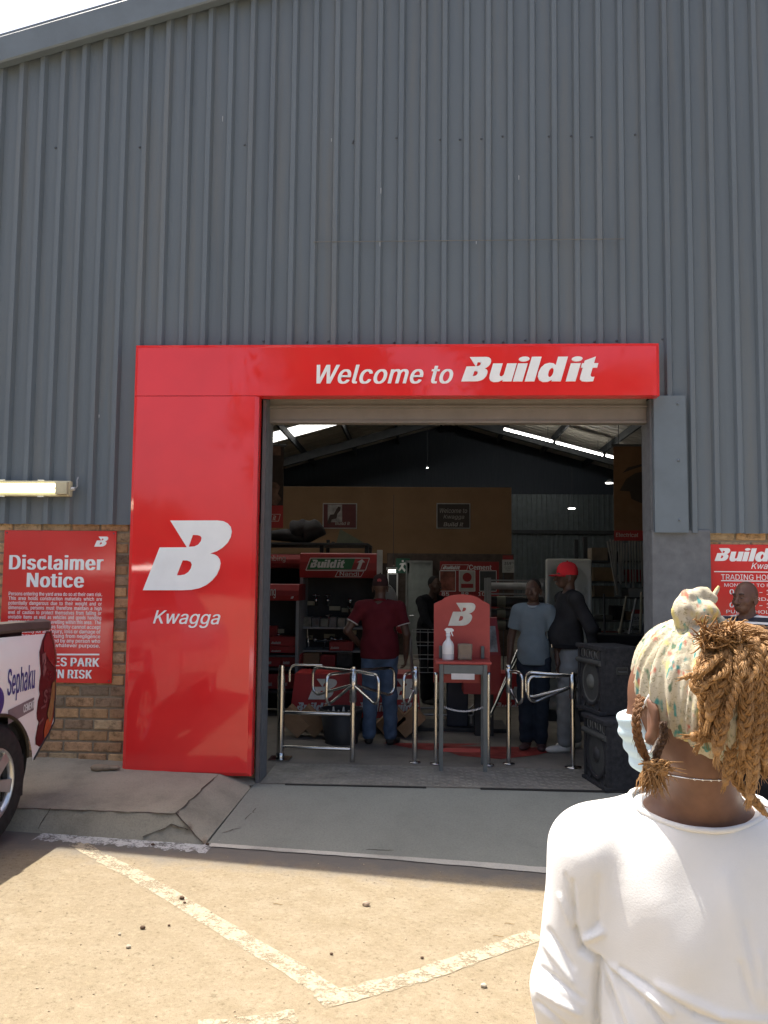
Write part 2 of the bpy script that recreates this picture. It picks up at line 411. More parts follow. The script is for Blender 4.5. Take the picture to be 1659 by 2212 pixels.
q*s*X&c*9&c*9(n*7(n*-(a*)([)}(V)v(R)n(O)e(M)Y(L)I(M);(Q)/(X(}(b(t(n(l({(g)1(c)B(b)U(c)i(g){(l*0(t*>)#*I)/*R)<*Y)J*^)Y*_)e*_)n*])v*X)}*T*)*P*.*K*7*>*:*>*:*]*X*] )^(h)i(i)s(l)|(q*)(x*/)&*4)1*7)<*9)H*:)V*9)d*7)p*4){*/*+*)*3)|*:)s*?)i*B)^*C)R*B)H*?)?*:)8*3)2**)-){)*)p)()d)&)V)()I)*)=)-)1)2)&)8(y)@(r)H(m)R(i
r)z(k(P(k*])/*])/*>)1*>)5*G);*O)C*V)L*Z)W*^)c*_)k*_)r*_)r*?)k*@)_*A)V*@)N*>)G*;)@*7):*2)6*,)3*$)1)w)0)n)0(P
s*T)R(L)E(M):(N)/(R)$(V(w(](p(d(j(l(f(v(c)%)%),))(}).(u)5(o)=(k)G(i)R(h)_(i)i(k)r(p)y(v)}(}*#)*)})1){)6)w);)r)?)k)B)b)E)B)L)2)Q)$)W(u)`(n)i(j)t(h*&(i*1(l*;(r*D(x*K)&*R)1*W)<*[)H*^)U*_)b*_)m*])w*X*%*T*-*N*3*H*9*@*=*8*@*/*#*)){*0)w*6)q*<)j*A)a*C)U*D)J*C)A*A)8*<)2*7)/*0)-*)).)|)1)v)5)r);)n)C)j)M)g)k)a){)[*-)T*7)M*>)C*B)9*D),*C(|*?(r*:(i*3(a**(Y)z(S)n(O)a(M
t)j)^*])^*B(S*B(S*] (q+1)6+1)6)()7(z)8(t);(p)?(l)E(k)L(j)T(k)](l)c(Q)W(O)K(N)<(O)/(T)$([(w(e(s(q(q)$
u*l)R(M)F(N);(Q)0(U)&(](z(e(t(n(o(z(l)-(k)<(k*])0*])0)?)1)1)5)%);(v)D(p)O(k)[(j)e(k)m(m)u(p){(u*&(z*,)&*/)0*1)9*2)C*2*]*Q*]*Q(P*3(P*3)$*8)$*1(o*)(c)y(X)m(R)a(O
v*b)H(P(Y*]({*])J)E)T(|)_(Z)S(Z)](|)h)E*6*]*X*])i(P
w+b)<(P([*](}*]):)c)D);)O(f)I(f)T):)_)c)v*]*<*]*S)c*^);*h(f*c(f*m);*x)c+5*]+U*]*v(P*V(P*=)M*6)h*/***(*G*/*G*(**){)h)t)M)Z(P
x*[(Z(P)M)e)M)M(_*]))*])A*7)Q)w)`)_)O)_)])w)m*7*+*]*N*])`)K)`)c*Q(P*-(P)k(|)[);)M)R)^)R)P);)A(|)$(P
y*b(i&e(p($(u(#(z&})%&})+(#)0($)4(&)8(+)<(0)?(6)B(>)H(O(Y*]({*])J)E)T(|)_(Z)S(Z)](|)h)E*7*]*X*])^(3)Y(*)T&{)O&t)J&o)C&j)=&f)5&d)-&b)$&a(q&b
z*](f(P(f(h)w*>)w*?(i*?(i*]*D*]*D*C)6(o)6(m*G(m*G(P
0+()i(M)V(N)F(S)8(]),(i({(x(s)0(n)D(j)](i)w(j*7(n*O(t*d(|*v),++)8+7)F+@)V+E)i+G){+E*1+@*?+7*L++*V*v*_*d*e*O*h*7*j)w*h)]*e)D*_)0*V(x*L(i*@(]*1(S){(N )i(j)u(k*%(o*/(v*7)$*>)1*C)?*G)O*I)c*J)w*I*2*G*D*C*T*>*d*7*o*/*y*%+$)u+))i++)]+))R+$)I*y)@*o):*d)5*T)1*D).*2).)w).)c)1)O)5)?):)1)@)$)I(v)R(o)](k
1+((w(P(w(l*b(l*b(P *(+C*((P)b(P)b+$)a+$(|*Q(|*t)Z+C
2+((q(P(q(i)m)j*+*+*1*3*6*:*9*A*<*H*>*P*>*X*=*a*;*i*8*p*3*v*-*{*&+$)y+()q+*)h++)^+*)U+()M+$)F*z)A*t)<*n)9*f)7*])7*S(r*S(s*c(v*p(|*|)*+-)3+6)?+=)K+B)Y+F)h+G)w+F*++C*7+=*B+6*K+.*S+#*X*r*[*f*^*X*]*O*Z*F*W*=*S*4*M***F)y)})Q)C(o)C(m*b(m*b(P
3+()e(M)U(N)G(P)9(U)-([(}(d(t(n(m(y(i)+(g)9).)9)/)1)2)))6(})<(w)B(r)J(o)R(l)[(j)e(j)o(k)y(l*((o*/(t*6(y*;)$*?)-*B)6*C)?*B)H*@)Q*<)Y*7)a*0)h*&)m)w)q)k)s)])t)E)t)E*4*.+$*.+&(t+&(t+C*X+C*X++)b*))b*.)t*/***-*8*(*E){*O)r*W)g*_)Z*b)M*c)?*b)1*^)#*W(r*O(g*D(^*8(V*+(Q)u(N
4+((e),(e)F)s+C*9+C)-)J)-)H*n)H*n), *+(P*+)4*+)@*+*=*I*=*I(P
5+()g(M)W(N)I(Q)=(V)2(])((e(z(o(t(z(q),(o)8)4)8)5)1)8)*)<(})A(x)G(s)N(o)U(l)^(k)g(j)p(k)z(m*((q*0(w*6(}*;)+*?)4*A)>*B)H*A)S*?)]*;)g*5)o*/)u*&){)y*$)o*()e*()[*()S*&)K*#)C){)<)w)7)s(s)v)&+C*U+C*U+&)B+&):*5);*5)A*9)H*=)P*@)X*C)b*D)k*E)v*D*&*B*1*>*:*:*C*4*J*-*Q*#*W)u*[)l*`)a*b)U*b)I*a)9*^)**V(w*N(k*D(a*8(X*+(Q)v(N
6+()i(M)Y(N)K(Q)>(W)3(`))(j({(v(u)*(r)8(q)H(r)T(t)b(y)o)%*#)/*5)<*H)v+C*?+C)B){)@){)B*$)F**)J*.)N*2)S*5)Y*7)`*9)f*;)m*;)|*:*0*7*<*1*G***P){*W)p*])c*`)U*a)F*`)6*])(*V(u*N(j*D(`*9(W*,(Q)x(N )i(i)s(j){(l*)(p*0(v*6(|*;)**?)2*A)<*B)F*A)P*?)Y*;)c*6)j*0)q*))v){)z)s)|)i)})`)|)V)z)N)v)G)q)A)j)<)c)8)Z)6)P)5)F)6)<)8)2)<)*)A(|)G(v)N(p)V(l)`(j
7+()&(P*@+$*@+&(p+&(p+C*b+C*b+$)I(P
8+()i(M)X(N)I(Q);(V)/(^)#(f(v(p(p({(l)-(k);(l)E(n)O(r)Y(v)b(|)j)*)q)1)v):)z)C)|)C)})8*().*/)$*8(y*C(u*O(t*](u*j(y*u)#+%),+/)5+7)@+>)L+C)Z+F)i+G)x+F*++C*7+>*B+7*K+/*S+%*X*u*]*j*^*]*]*O*X*C*R*8*I*/*@*(*4)}*4)|*=)z*F)v*N)q*U)j*[)b*a)Y*d)O*g)E*g);*f)-*b({*[(p*S(f*I(^*<(V*/(Q)z(N )i(j)t(j*#(l*,(o*4(s*:(y*?)$*C),*F)4*F)<*F)E*C)N*?)U*:)]*3)c*+)g)})k)s)m)i)n)_)m)T)k)L)g)D)c)=)])8)U)4)N)1)E)1)<)1)4)4),)7)$)=(y)C(s)K(o)S(l)^(j )i*/)r*/)z*1*&*4*.*8*3*=*8*C*;*J*=*R*>*Z*=*c*;*j*8*q*3*w*.*|*(+%)z+))r+*)i++)`+*)W+))P+%)I*|)D*w)?*q)<*j):*c)9*Z):*R)<*J)?*C)D*=)I*8)P*4)W*1)`*/
9+()i+G)x+F*,+B*9+<*D+4*N+**V*x*]*k*`*[*a*K*a*?*^*2*X*$*R)p*H)_*<)K)[(P)8(P*5)t*8)t*5)o*2)k*.)g*))c*#)`)x)])r)Z)l)Y)e)X)U)Y)H)^)<)c)1)j)()t(z*#(u*1(r*?(q*N(r*^(u*l({*y))++)3+4)>+<)K+B)Y+F )i++)`+*)V+()N+#)G*y)A*r)<*k)9*b)6*X)6*N)6*D)9*:)<*2)A**)G*#)N)y)V)u)`)r)i)r)s)r){)u*))y*0*#*6***;*1*?*:*A*C*B*M*A*W*?*b*;*k*6*r*0*y*)+#){+()s+*
.)U)&(N({(O(u(Q(p(T(m(Y(k(`(j(e(k(l(m(q(p(v(u(y({(|)&(|)-(|)2(y)7(v);(q)=(l)>(e)=(`);(Y)7(T)2(Q)-(O
,)U(d&n(s(u);(u({&n
-+(*F)r*F)U)0)U)0)r
&+$)Y(M)I(N);(Q).(V(}(^(t(f(l(p(f({(c)-(b):(c)D(e)M(i)V(n)_(t)f({)m)=*))d*F)n*N)w*Y)y*_){*d){*i)z*q)w*x)s+#)m+()e++)]++)V++)P+*)K+()F+$)C*{)@*w)=*r)<*l);*f)<*`)=*Y)@*T)K*B)^*,*z(P*T(P)M)l)4*0)-*9)&*B(}*J(y*S(w*](w*f(x*q(z*{)#+*)*+2)1+9):+>)D+B)O+E)[+F)h+E)s+B)}+>*++9*2+2*8++*<*|*?*s*@*i*?*b*>*Z*<*S*8*L*4*F*0*@)x*0)D)e);)])3)U).)N)*)G)()@)&)9)()1)*))).(})2(w)8(r)?(n)F(k)N(i)W(h)b(i)l(k)v(o*$(s*-(z*5)&*;)/*A)8*F)C*J)N*L)Z*L)h*k)h*j)X*h)J*e)?*a)5*]),*W)$*K(p*D(h*<(`*1(Y*%(S)s(P)g(M"""
def _dec(t, i): return _ALPH.index(t[i]) * 89 + _ALPH.index(t[i + 1]) - 400
GLYPH = {}
for _ln in _GLYPHS.split('\n'):
    GLYPH[_ln[0]] = (_dec(_ln, 1), [[(_dec(t, k), _dec(t, k + 2)) for k in range(0, len(t), 4)] for t in _ln[3:].split(' ')])
_TXT = {}
def _area(lp): return sum(a[0] * b[1] - b[0] * a[1] for a, b in zip(lp, lp[1:] + lp[:1])) / 2
def _inside(p, lp):
    c = False
    for a, b in zip(lp, lp[1:] + lp[:1]):
        if (a[1] > p[1]) != (b[1] > p[1]) and p[0] < (b[0] - a[0]) * (p[1] - a[1]) / (b[1] - a[1]) + a[0]: c = not c
    return c
_GM = {}
def glyph_mesh(c, shear, ex):
    k = (c, shear, ex)
    if k not in _GM:
        lps = [[(a / 500 + b / 500 * shear, b / 500) for a, b in lp] for lp in GLYPH[c][1]]
        big = max(lps, key=lambda l_: abs(_area(l_)))
        sg = 1 if _area(big) > 0 else -1
        outs = [l_ for l_ in lps if _area(l_) * sg > 0]
        holes = [l_ for l_ in lps if _area(l_) * sg <= 0]
        vs, fs = [], []
        for n_, o in enumerate(outs):
            v, f = curve_mesh([o] + [h for h in holes if _inside(h[0], o)], ex)
            z0 = len(vs)
            vs += [(a, b, z + n_ * 2e-4 * (1 if z >= 0 else 0)) for a, b, z in v]
            fs += [tuple(q + z0 for q in p) for p in f]
        _GM[k] = (vs, fs)
    return _GM[k]
def text_mesh(s, bold=0.0, shear=0.0, sx=1.0, extrude=0.0):
    """bold: extra stem width in em, made by overlaid copies a hair apart in depth"""
    k = (s, bold, shear, extrude)
    if k not in _TXT:
        vs, fs, x = [], [], 0.0
        sh = [0.0]
        if bold > 0:
            m = 2 + int(bold / 0.02)
            sh = [bold * (2 * q / (m - 1) - 1) for q in range(m)]
        for c in s:
            if c == ' ':
                x += 0.188
                continue
            v, f = glyph_mesh(c, shear, extrude)
            for q, dx in enumerate(sh):
                n_ = len(vs)
                dy = 0.0
                vs += [(a + x + dx, b + dy, z + (q * 6e-4 if z >= 0 else 0)) for a, b, z in v]
                fs += [tuple(t + n_ for t in p) for p in f]
            x += GLYPH[c][0] / 500 + bold * 1.2
        _TXT[k] = (vs, fs)
    return _TXT[k]

def put(mb, shape, P, ux, uz, nrm, fit=None, box=None, lift=0.003, depth=None):
    """lay a flat shape on a plane: P origin, ux/uz unit axes, nrm outward; fit=(w, h) scales its bounds to that size"""
    vs, fs = shape
    x0 = min(v[0] for v in vs); x1 = max(v[0] for v in vs)
    y0 = min(v[1] for v in vs); y1 = max(v[1] for v in vs)
    if box: x0, x1, y0, y1 = box
    w_ = fit[0]
    kx = w_ / (x1 - x0)
    ky = fit[1] / (y1 - y0) if fit[1] else kx
    zs = [v[2] for v in vs]
    zr = (max(zs) - min(zs)) or 1.0
    out = []
    for v in vs:
        d = (lift + (v[2] - min(zs)) * .3) if depth is None else (lift + (v[2] - min(zs)) / zr * depth)
        out.append(P + ux * ((v[0] - x0) * kx) + uz * ((v[1] - y0) * ky) + nrm * d)
    mb.add(out, fs)

UX, UZ, FRONT = Vector((1, 0, 0)), Vector((0, 0, 1)), Vector((0, -1, 0))

def put_px(mb, shape, x0, y0, x1, y1, Y, lift=0.003, depth=None):
    """fit a shape to the rectangle that spans these frame positions on the plane Y (lower left, upper right)"""
    ym = (y0 + y1) / 2
    a, b = at(x0, ym, Y=Y), at(x1, ym, Y=Y)
    lo, hi = at((x0 + x1) / 2, y0, Y=Y).z, at((x0 + x1) / 2, y1, Y=Y).z
    put(mb, shape, Vector((a.x, Y, lo)), UX, UZ, FRONT, (b.x - a.x, hi - lo), lift=lift, depth=depth)

def px_rect(x0, y0, x1, y1, Y):
    """world x0, x1, z0, z1 of a frame rectangle on plane Y"""
    xm, ym = (x0 + x1) / 2, (y0 + y1) / 2
    return at(x0, ym, Y=Y).x, at(x1, ym, Y=Y).x, at(xm, y1, Y=Y).z, at(xm, y0, Y=Y).z

B_OUT = [(530, 210), (1300, 203), (1400, 215), (1470, 250), (1520, 305), (1540, 380), (1525, 475), (1475, 570), (1395, 650), (1300, 708), (1195, 742),
         (1262, 757), (1320, 790), (1356, 840), (1370, 900), (1355, 990), (1312, 1090), (1240, 1180), (1150, 1255), (1040, 1308), (900, 1338), (760, 1345),
         (115, 1352), (370, 652), (815, 646)]
B_H1 = [(842, 634), (905, 443), (985, 445), (1032, 460), (1053, 492), (1042, 545), (1000, 600), (940, 630), (870, 636)]
B_H2 = [(748, 860), (820, 860), (880, 880), (905, 925), (890, 990), (850, 1050), (790, 1090), (720, 1103), (660, 1103)]
def _n(lp): return [((x - 115) / 1149.0, (1352 - y) / 1149.0) for x, y in lp]
def logo_b(ex=0.0): return curve_mesh([_n(B_OUT), _n(B_H1), _n(B_H2)], ex)

def ell(cx, cy, rx, ry, n=20):
    return [(cx + rx * math.cos(2 * math.pi * i / n), cy + ry * math.sin(2 * math.pi * i / n)) for i in range(n)]
def wordmark(ex=0.0):
    """the heavy slanted shop word mark"""
    lps = [_n(B_OUT), _n(B_H1), _n(B_H2)]
    sh = 0.30
    def put_l(loops, x):
        for lp in loops: lps.append([(x + a + b * sh, b) for a, b in lp])
    U = [(0, .73), (.40, .73), (.40, .28), (.44, .21), (.52, .2), (.58, .27), (.58, .73), (.98, .73), (.98, 0), (.6, 0), (.6, .07), (.45, -.02), (.25, -.03), (.1, .03), (.02, .14), (0, .3)]
    I = [[(0, 0), (.40, 0), (.40, .73), (0, .73)], ell(.2, .91, .22, .1)]
    L = [[(0, 0), (.40, 0), (.40, 1), (0, 1)]]
    D = [[(.62, 1), (1.02, 1), (1.02, 0), (.64, 0), (.64, .07), (.5, -.02), (.3, -.03), (.12, .05), (.02, .2), (0, .37), (.04, .56), (.16, .7), (.33, .75), (.5, .73), (.62, .66)], ell(.51, .36, .1, .19)]
    T = [[(.08, .55), (.0, .55), (.0, .73), (.08, .73), (.08, .84), (.48, 1.0), (.48, .73), (.66, .73), (.66, .55), (.48, .55), (.48, .24), (.55, .17), (.66, .18), (.66, 0), (.4, -.02), (.2, 0), (.1, .08), (.08, .2)]]
    put_l([U], 1.10); put_l(I, 2.13); put_l(L, 2.62); put_l(D, 3.08); put_l(I, 4.30); put_l(T, 4.76)
    return curve_mesh(lps, ex)
LOGO, WORD = logo_b(), wordmark()
# ---------------------------------------------------------------- ground
def gz(x, y=0):
    x = max(-2.9, min(4.0, x))
    return -0.13 - 0.04 * (x + 1.34)

def gat(px, py, lift=0.0):
    z = -0.13
    for _ in range(12):
        p = at(px, py, Z=z + lift)
        z = gz(p.x, p.y)
    return Vector((p.x, p.y, z + lift))

def asphalt_mat():
    m, n, l, b = nodes('dusty_asphalt')
    co = obj_coord(n)
    big = noise_tex(n, l, co, 0.9, 5, 0.6)
    mid = noise_tex(n, l, co, 7, 6, 0.65)
    fine = noise_tex(n, l, co, 240, 3, 0.7)
    dust = ramp(n, l, mid, [(0.25, (0.246, 0.199, 0.129)), (0.5, (0.292, 0.241, 0.165)), (0.75, (0.340, 0.288, 0.206))])
    c1 = mix(n, l, ramp(n, l, big, [(0.35, 0.0), (0.68, 0.75)]), dust, (0.270, 0.223, 0.152))
    grit = ramp(n, l, fine, [(0.30, (0.42, 0.40, 0.38)), (0.45, (1, 1, 1)), (0.62, (1, 1, 1)), (0.74, (1.3, 1.27, 1.2))])
    peb = noise_tex(n, l, co, 42, 3, 0.75)
    c1 = mix(n, l, 0.8, c1, ramp(n, l, peb, [(0.30, (0.55, 0.53, 0.5)), (0.42, (0.95, 0.95, 0.94)), (0.56, (1, 1, 1)), (0.70, (1.25, 1.25, 1.22))]), 'MULTIPLY')
    c2 = mix(n, l, 0.75, c1, grit, 'MULTIPLY')
    # darker grey next to the building
    sx = n.new('ShaderNodeSeparateXYZ')
    l.new(co, sx.inputs[0])
    wob = mk(n, 'ShaderNodeMath', operation='MULTIPLY_ADD')
    l.new(mid, wob.inputs[0]); wob.inputs[1].default_value = 0.5
    l.new(sx.outputs['Y'], wob.inputs[2])
    near = ramp(n, l, wob.outputs[0], [(0.0, 0.0), (1.0, 1.0)])
    mr = mk(n, 'ShaderNodeMapRange')
    l.new(wob.outputs[0], mr.inputs[0])
    mr.inputs[1].default_value = -1.25; mr.inputs[2].default_value = -0.95
    c3 = mix(n, l, mr.outputs[0], c2, (0.16, 0.15, 0.135))
    l.new(c3, b.inputs['Base Color'])
    b.inputs['Roughness'].default_value = 0.95
    b.inputs['Specular IOR Level'].default_value = 0.15
    sm = n.new('ShaderNodeMath'); sm.operation = 'MULTIPLY_ADD'
    l.new(noise_tex(n, l, co, 26, 5, 0.7), sm.inputs[0]); sm.inputs[1].default_value = 1.2
    l.new(fine, sm.inputs[2])
    bump(n, l, b, sm.outputs[0], 0.55, 0.012)
    return m

def concrete_mat(name, rgb, stain=0.35, crack=True):
    m, n, l, b = nodes(name)
    co = obj_coord(n)
    t = noise_tex(n, l, co, 2.2, 6, 0.65)
    f = noise_tex(n, l, co, 90, 4, 0.7)
    c = ramp(n, l, t, [(0.28, tuple(x * (1 - stain) for x in rgb)), (0.5, rgb), (0.72, tuple(x * (1 + stain * 0.6) for x in rgb))])
    c = mix(n, l, 0.6, c, ramp(n, l, f, [(0.3, 0.7), (0.5, 1.0), (0.75, 1.2)]), 'MULTIPLY')
    l.new(c, b.inputs['Base Color'])
    b.inputs['Roughness'].default_value = 0.9
    b.inputs['Specular IOR Level'].default_value = 0.2
    bump(n, l, b, f, 0.35, 0.006)
    return m

M_ASPH = asphalt_mat()
M_PAVE = concrete_mat('worn_concrete', (0.245, 0.225, 0.180))
M_APRON = concrete_mat('grey_painted_concrete', (0.196, 0.202, 0.175), 0.12)

def line_mat(name, rgb, thr):
    """worn road paint: the gaps where it has flaked off are real holes"""
    m, n, l, b = nodes(name)
    co = obj_coord(n)
    t = noise_tex(n, l, co, 11, 6, 0.7)
    f = noise_tex(n, l, co, 70, 4, 0.7)
    l.new(ramp(n, l, f, [(0.3, tuple(x * 0.75 for x in rgb)), (0.7, rgb)]), b.inputs['Base Color'])
    ad = n.new('ShaderNodeMath'); ad.operation = 'MULTIPLY_ADD'
    l.new(f, ad.inputs[0]); ad.inputs[1].default_value = 0.7; l.new(t, ad.inputs[2])
    l.new(ramp(n, l, ad.outputs[0], [(thr - 0.14, 0.0), (thr + 0.10, 1.0)]), b.inputs['Alpha'])
    b.inputs['Roughness'].default_value = 0.9
    bump(n, l, b, f, 0.3, 0.004)
    return m

g = MB()
xs = [-70, -40, -20, -10, -6, -4, -2.9, -2, -1, 0, 1, 2, 3, 4, 6, 10, 20, 40, 70]
ys = [-70, -40, -20, -12, -8, -6, -4, -3, -2, -1, 0, 3, 8, 20, 40, 70]
vs = [(x, y, gz(x) - (0.35 if (y >= 0) else 0)) for y in ys for x in xs]
n_ = len(xs)
g.add(vs, [(j * n_ + i, j * n_ + i + 1, (j + 1) * n_ + i + 1, (j + 1) * n_ + i) for j in range(len(ys) - 1) for i in range(n_ - 1)], True)
g.build('ground', M_ASPH, kind='structure')

def strip(pts, w0, lift, wob=0.0, seg=14):
    """painted strip along ground points"""
    mb = MB()
    P = []
    for a, b in zip(pts[:-1], pts[1:]):
        for i in range(seg):
            P.append(a.lerp(b, i / seg))
    P.append(pts[-1])
    L, Rr = [], []
    for i, p in enumerate(P):
        t = (P[min(i + 1, len(P) - 1)] - P[max(0, i - 1)]); t.z = 0; t.normalize()
        s = Vector((-t.y, t.x, 0))
        wl = w0 / 2 + rng.uniform(-wob, wob); wr = w0 / 2 + rng.uniform(-wob, wob)
        for q, lst in ((p + s * wl, L), (p - s * wr, Rr)):
            lst.append(Vector((q.x, q.y, gz(q.x) + lift)))
    k = len(P)
    mb.add(L + Rr, [(i, i + 1, k + i + 1, k + i) for i in range(k - 1)])
    return mb

M_LINE = line_mat('worn_line_paint', (0.40, 0.345, 0.245), 0.80)
M_LINE2 = line_mat('white_edge_paint', (0.46, 0.46, 0.45), 0.80)
strip([gat(165, 1822), gat(330, 1912), gat(738, 2158)], 0.108, 0.0015, 0.008).build('parking_line', M_LINE, kind='structure')
strip([gat(690, 2166), gat(900, 2110), gat(1160, 2020)], 0.105, 0.003, 0.008).build('parking_line', M_LINE, kind='structure')
strip([gat(430, 2222), gat(640, 2196)], 0.09, 0.004, 0.01).build('parking_line', line_mat('faded_line_paint', (0.40, 0.34, 0.24), 0.82), kind='structure')
strip([gat(455, 1825), gat(800, 1849), gat(1173, 1881), gat(1500, 1909)], 0.095, 0.006, 0.005).build('apron_edge_line', concrete_mat('edge_strip', (0.40, 0.385, 0.34), 0.3), kind='structure')
strip([gat(85, 1805), gat(250, 1816), gat(455, 1832)], 0.17, 0.003, 0.03, 30).build('kerb_line', M_LINE2, kind='structure')

# pavement with a splayed kerb, joints between its slabs
def joint_line(mb, pts, wd=0.009, up=0.003):
    for a, b in zip(pts[:-1], pts[1:]):
        k = max(4, int((b - a).length / 0.06))
        prev = None
        for i in range(k + 1):
            p = a.lerp(b, i / k) + Vector((rng.uniform(-.006, .006), rng.uniform(-.006, .006), up))
            t = (b - a).normalized(); s = Vector((-t.y, t.x, 0)) * wd * rng.uniform(0.35, 0.8)
            if prev: mb.quad(prev[0], prev[1], p - s, p + s)
            prev = (p + s, p - s)
PA, PB, PC, PD = Vector((-1.485, -0.263, .082)), Vector((-1.54, -1.0, .035)), Vector((-1.335, -1.07, -.128)), Vector((-1.24, -0.117, .0))
PW0 = Vector((-1.47, 0.05, .10)); PD0 = Vector((-1.215, 0.05, .002))
LX = -14.0
PE, PF = Vector((LX, -1.0, .04)), Vector((LX, -1.06, -.06))
PEm, PFm = Vector((-2.75, -0.985, .045)), Vector((-2.75, -1.05, -.075))
PWm, PWl = Vector((-2.75, 0.05, .145)), Vector((LX, 0.05, .145))
pv = MB()
def grid_quad(mb, a, b, c, d, nu=10, nv=6, wob=0.0):
    vs = []
    for j in range(nv + 1):
        for i in range(nu + 1):
            u, v = i / nu, j / nv
            p = (a.lerp(b, u)).lerp(d.lerp(c, u), v)
            e = 0 if (i in (0, nu) or j in (0, nv)) else wob
            vs.append(p + Vector((0, 0, rng.uniform(-e, e))))
    mb.add(vs, [(j * (nu + 1) + i, j * (nu + 1) + i + 1, (j + 1) * (nu + 1) + i + 1, (j + 1) * (nu + 1) + i) for j in range(nv) for i in range(nu)], True)
grid_quad(pv, PEm, PB, PA.lerp(PW0, 1), PWm, 14, 8, 0.003)
grid_quad(pv, PE, PEm, PWm, PWl, 4, 2)
grid_quad(pv, PFm, PC, PB, PEm, 16, 4, 0.004)
grid_quad(pv, PF, PFm, PEm, PE, 4, 2)
grid_quad(pv, PC, PD, PA, PB, 10, 6, 0.003)
pv.quad(PA, PD, PD0, PW0)
for a, b in ((PFm, PC), (PC, PD), (PF, PFm)):
    pv.quad(a, b, b - Vector((0, 0, .15)), a - Vector((0, 0, .15)))
pv.build('pavement', M_PAVE, kind='structure', weld=True)
jm = MB()
joint_line(jm, [PEm, PB]); joint_line(jm, [PB, PA + Vector((0, .02, 0))]); joint_line(jm, [PB, PC.lerp(PB, .06)], 0.012)
joint_line(jm, [Vector((-2.36, -0.99, .043)), Vector((-2.40, -1.04, -.07))], 0.012, 0.006)
joint_line(jm, [PC.lerp(PB, .45) + Vector((-.02, 0, 0)), PC.lerp(PB, .5) + Vector((-.12, -.0, .02)), PFm.lerp(PC, .82) + Vector((0, .03, .07)), PFm.lerp(PC, .72) + Vector((0, .01, .015))], 0.02, 0.008)
jm.build('pavement_joint', mat('joint_dirt', (0.05, 0.04, 0.03), 0.95), kind='structure')

ap = MB()
A0, A1, A2, A3 = Vector((-1.32, -1.055, gz(-1.32) + .004)), Vector((3.6, -1.085, gz(3.6) + .004)), Vector((3.6, -.03, .0)), Vector((-1.235, -.06, .0))
grid_quad(ap, A0, A1, A2, A3, 20, 8, 0.0015)
ap.build('apron', M_APRON, kind='structure')
cr = MB()
for pts in ([(480, 1800), (505, 1792), (520, 1789)], [(530, 1770), (545, 1757), (556, 1742)], [(548, 1757), (562, 1755)], [(1040, 1838), (1100, 1842), (1180, 1846)], [(790, 1836), (850, 1838)]):
    q = []
    for x, y in pts:
        d = ray(x, y)
        nrm = (A1 - A0).cross(A3 - A0)
        q.append(CAM + d * ((A0 - CAM).dot(nrm) / d.dot(nrm)))
    joint_line(cr, q, 0.005, 0.004)
cr.build('apron_crack', mat('joint_dirt', (0.05, 0.04, 0.03)), kind='structure')

# shop floor
fl = MB()
fl.quad((-8.8, -.06, 0), (10.2, -.06, 0), (10.2, 21.2, 0), (-8.8, 21.2, 0))
fl.build('shop_floor', concrete_mat('shop_floor_concrete', (0.20, 0.18, 0.155), 0.35), kind='structure')
tp = MB()
tp.quad((-1.19, -.05, .004), (1.72, -.05, .004), (1.72, .62, .004), (-1.19, .62, .004))
for i in range(58):
    x = -1.17 + i * 0.05
    for j in range(13):
        y = -.02 + j * .05 + (0.025 if i % 2 else 0)
        s = 0.016 if (i + j) % 2 else -0.016
        tp.add([(x - .016, y - s * .6 - .003, .0045), (x + .016, y + s * .6 - .003, .0045), (x + .016, y + s * .6 + .003, .008), (x - .016, y - s * .6 + .003, .008)], [(0, 1, 2, 3)])
tp.build('threshold_plate', mat('worn_tread_plate', (0.22, 0.21, 0.185), 0.55, 0.35, 0.25, 4), kind='structure')
gp = MB()
gp.box((-1.0, -.075, -.012), (.05, -.052, .006)); gp.box((.45, -.075, -.012), (1.7, -.052, .006))
gp.build('threshold_gap', mat('dark_rubber', (0.015, 0.015, 0.015)), kind='structure')
ch = MB()
for x0, x1, y0, y1 in ((.35, 1.05, 1.05, 1.5), (-.1, .3, 1.35, 1.6)):
    ch.quad((x0, y0, .004), (x0 + .5 * (x1 - x0), y0 - .1, .004), (x1, y0 + .1, .004), (x1 + .3, y1, .004), (x0 - .25, y1 - .05, .004))
ch.build('floor_marking', mat('red_floor_paint', (0.26, 0.03, 0.025), 0.7, var=.4), kind='structure')

# ---------------------------------------------------------------- warehouse
M_CLAD = None
def clad_mat():
    m, n, l, b = nodes('slate_blue_sheeting')
    co = obj_coord(n)
    t = noise_tex(n, l, co, 1.3, 5, 0.6, (1, 1, 0.18))
    f = noise_tex(n, l, co, 160, 3, 0.7)
    c = ramp(n, l, t, [(0.3, (0.121, 0.147, 0.167)), (0.7, (0.140, 0.168, 0.190))])
    c = mix(n, l, 0.35, c, ramp(n, l, f, [(0.35, 0.85), (0.7, 1.12)]), 'MULTIPLY')
    stk = noise_tex(n, l, co, 7.5, 6, 0.65, (1, 1, 0.05))
    c = mix(n, l, ramp(n, l, stk, [(0.50, 0.0), (0.72, 0.45)]), c, (0.17, 0.165, 0.145))
    dk = noise_tex(n, l, co, 4.5, 5, 0.6, (1, 1, 0.07))
    c = mix(n, l, ramp(n, l, dk, [(0.55, 0.0), (0.75, 0.5)]), c, (0.085, 0.105, 0.125))
    l.new(c, b.inputs['Base Color'])
    b.inputs['Roughness'].default_value = 0.5
    b.inputs['Specular IOR Level'].default_value = 0.35
    bump(n, l, b, noise_tex(n, l, co, 9, 3, 0.5, (1, 1, .25)), 0.10, 0.02)
    return m
M_CLAD = clad_mat()
M_TRIM = mat('slate_trim', (0.132, 0.162, 0.185), 0.5, var=.08)
APX, APZ, SLP = 0.90, 7.085, 0.2786
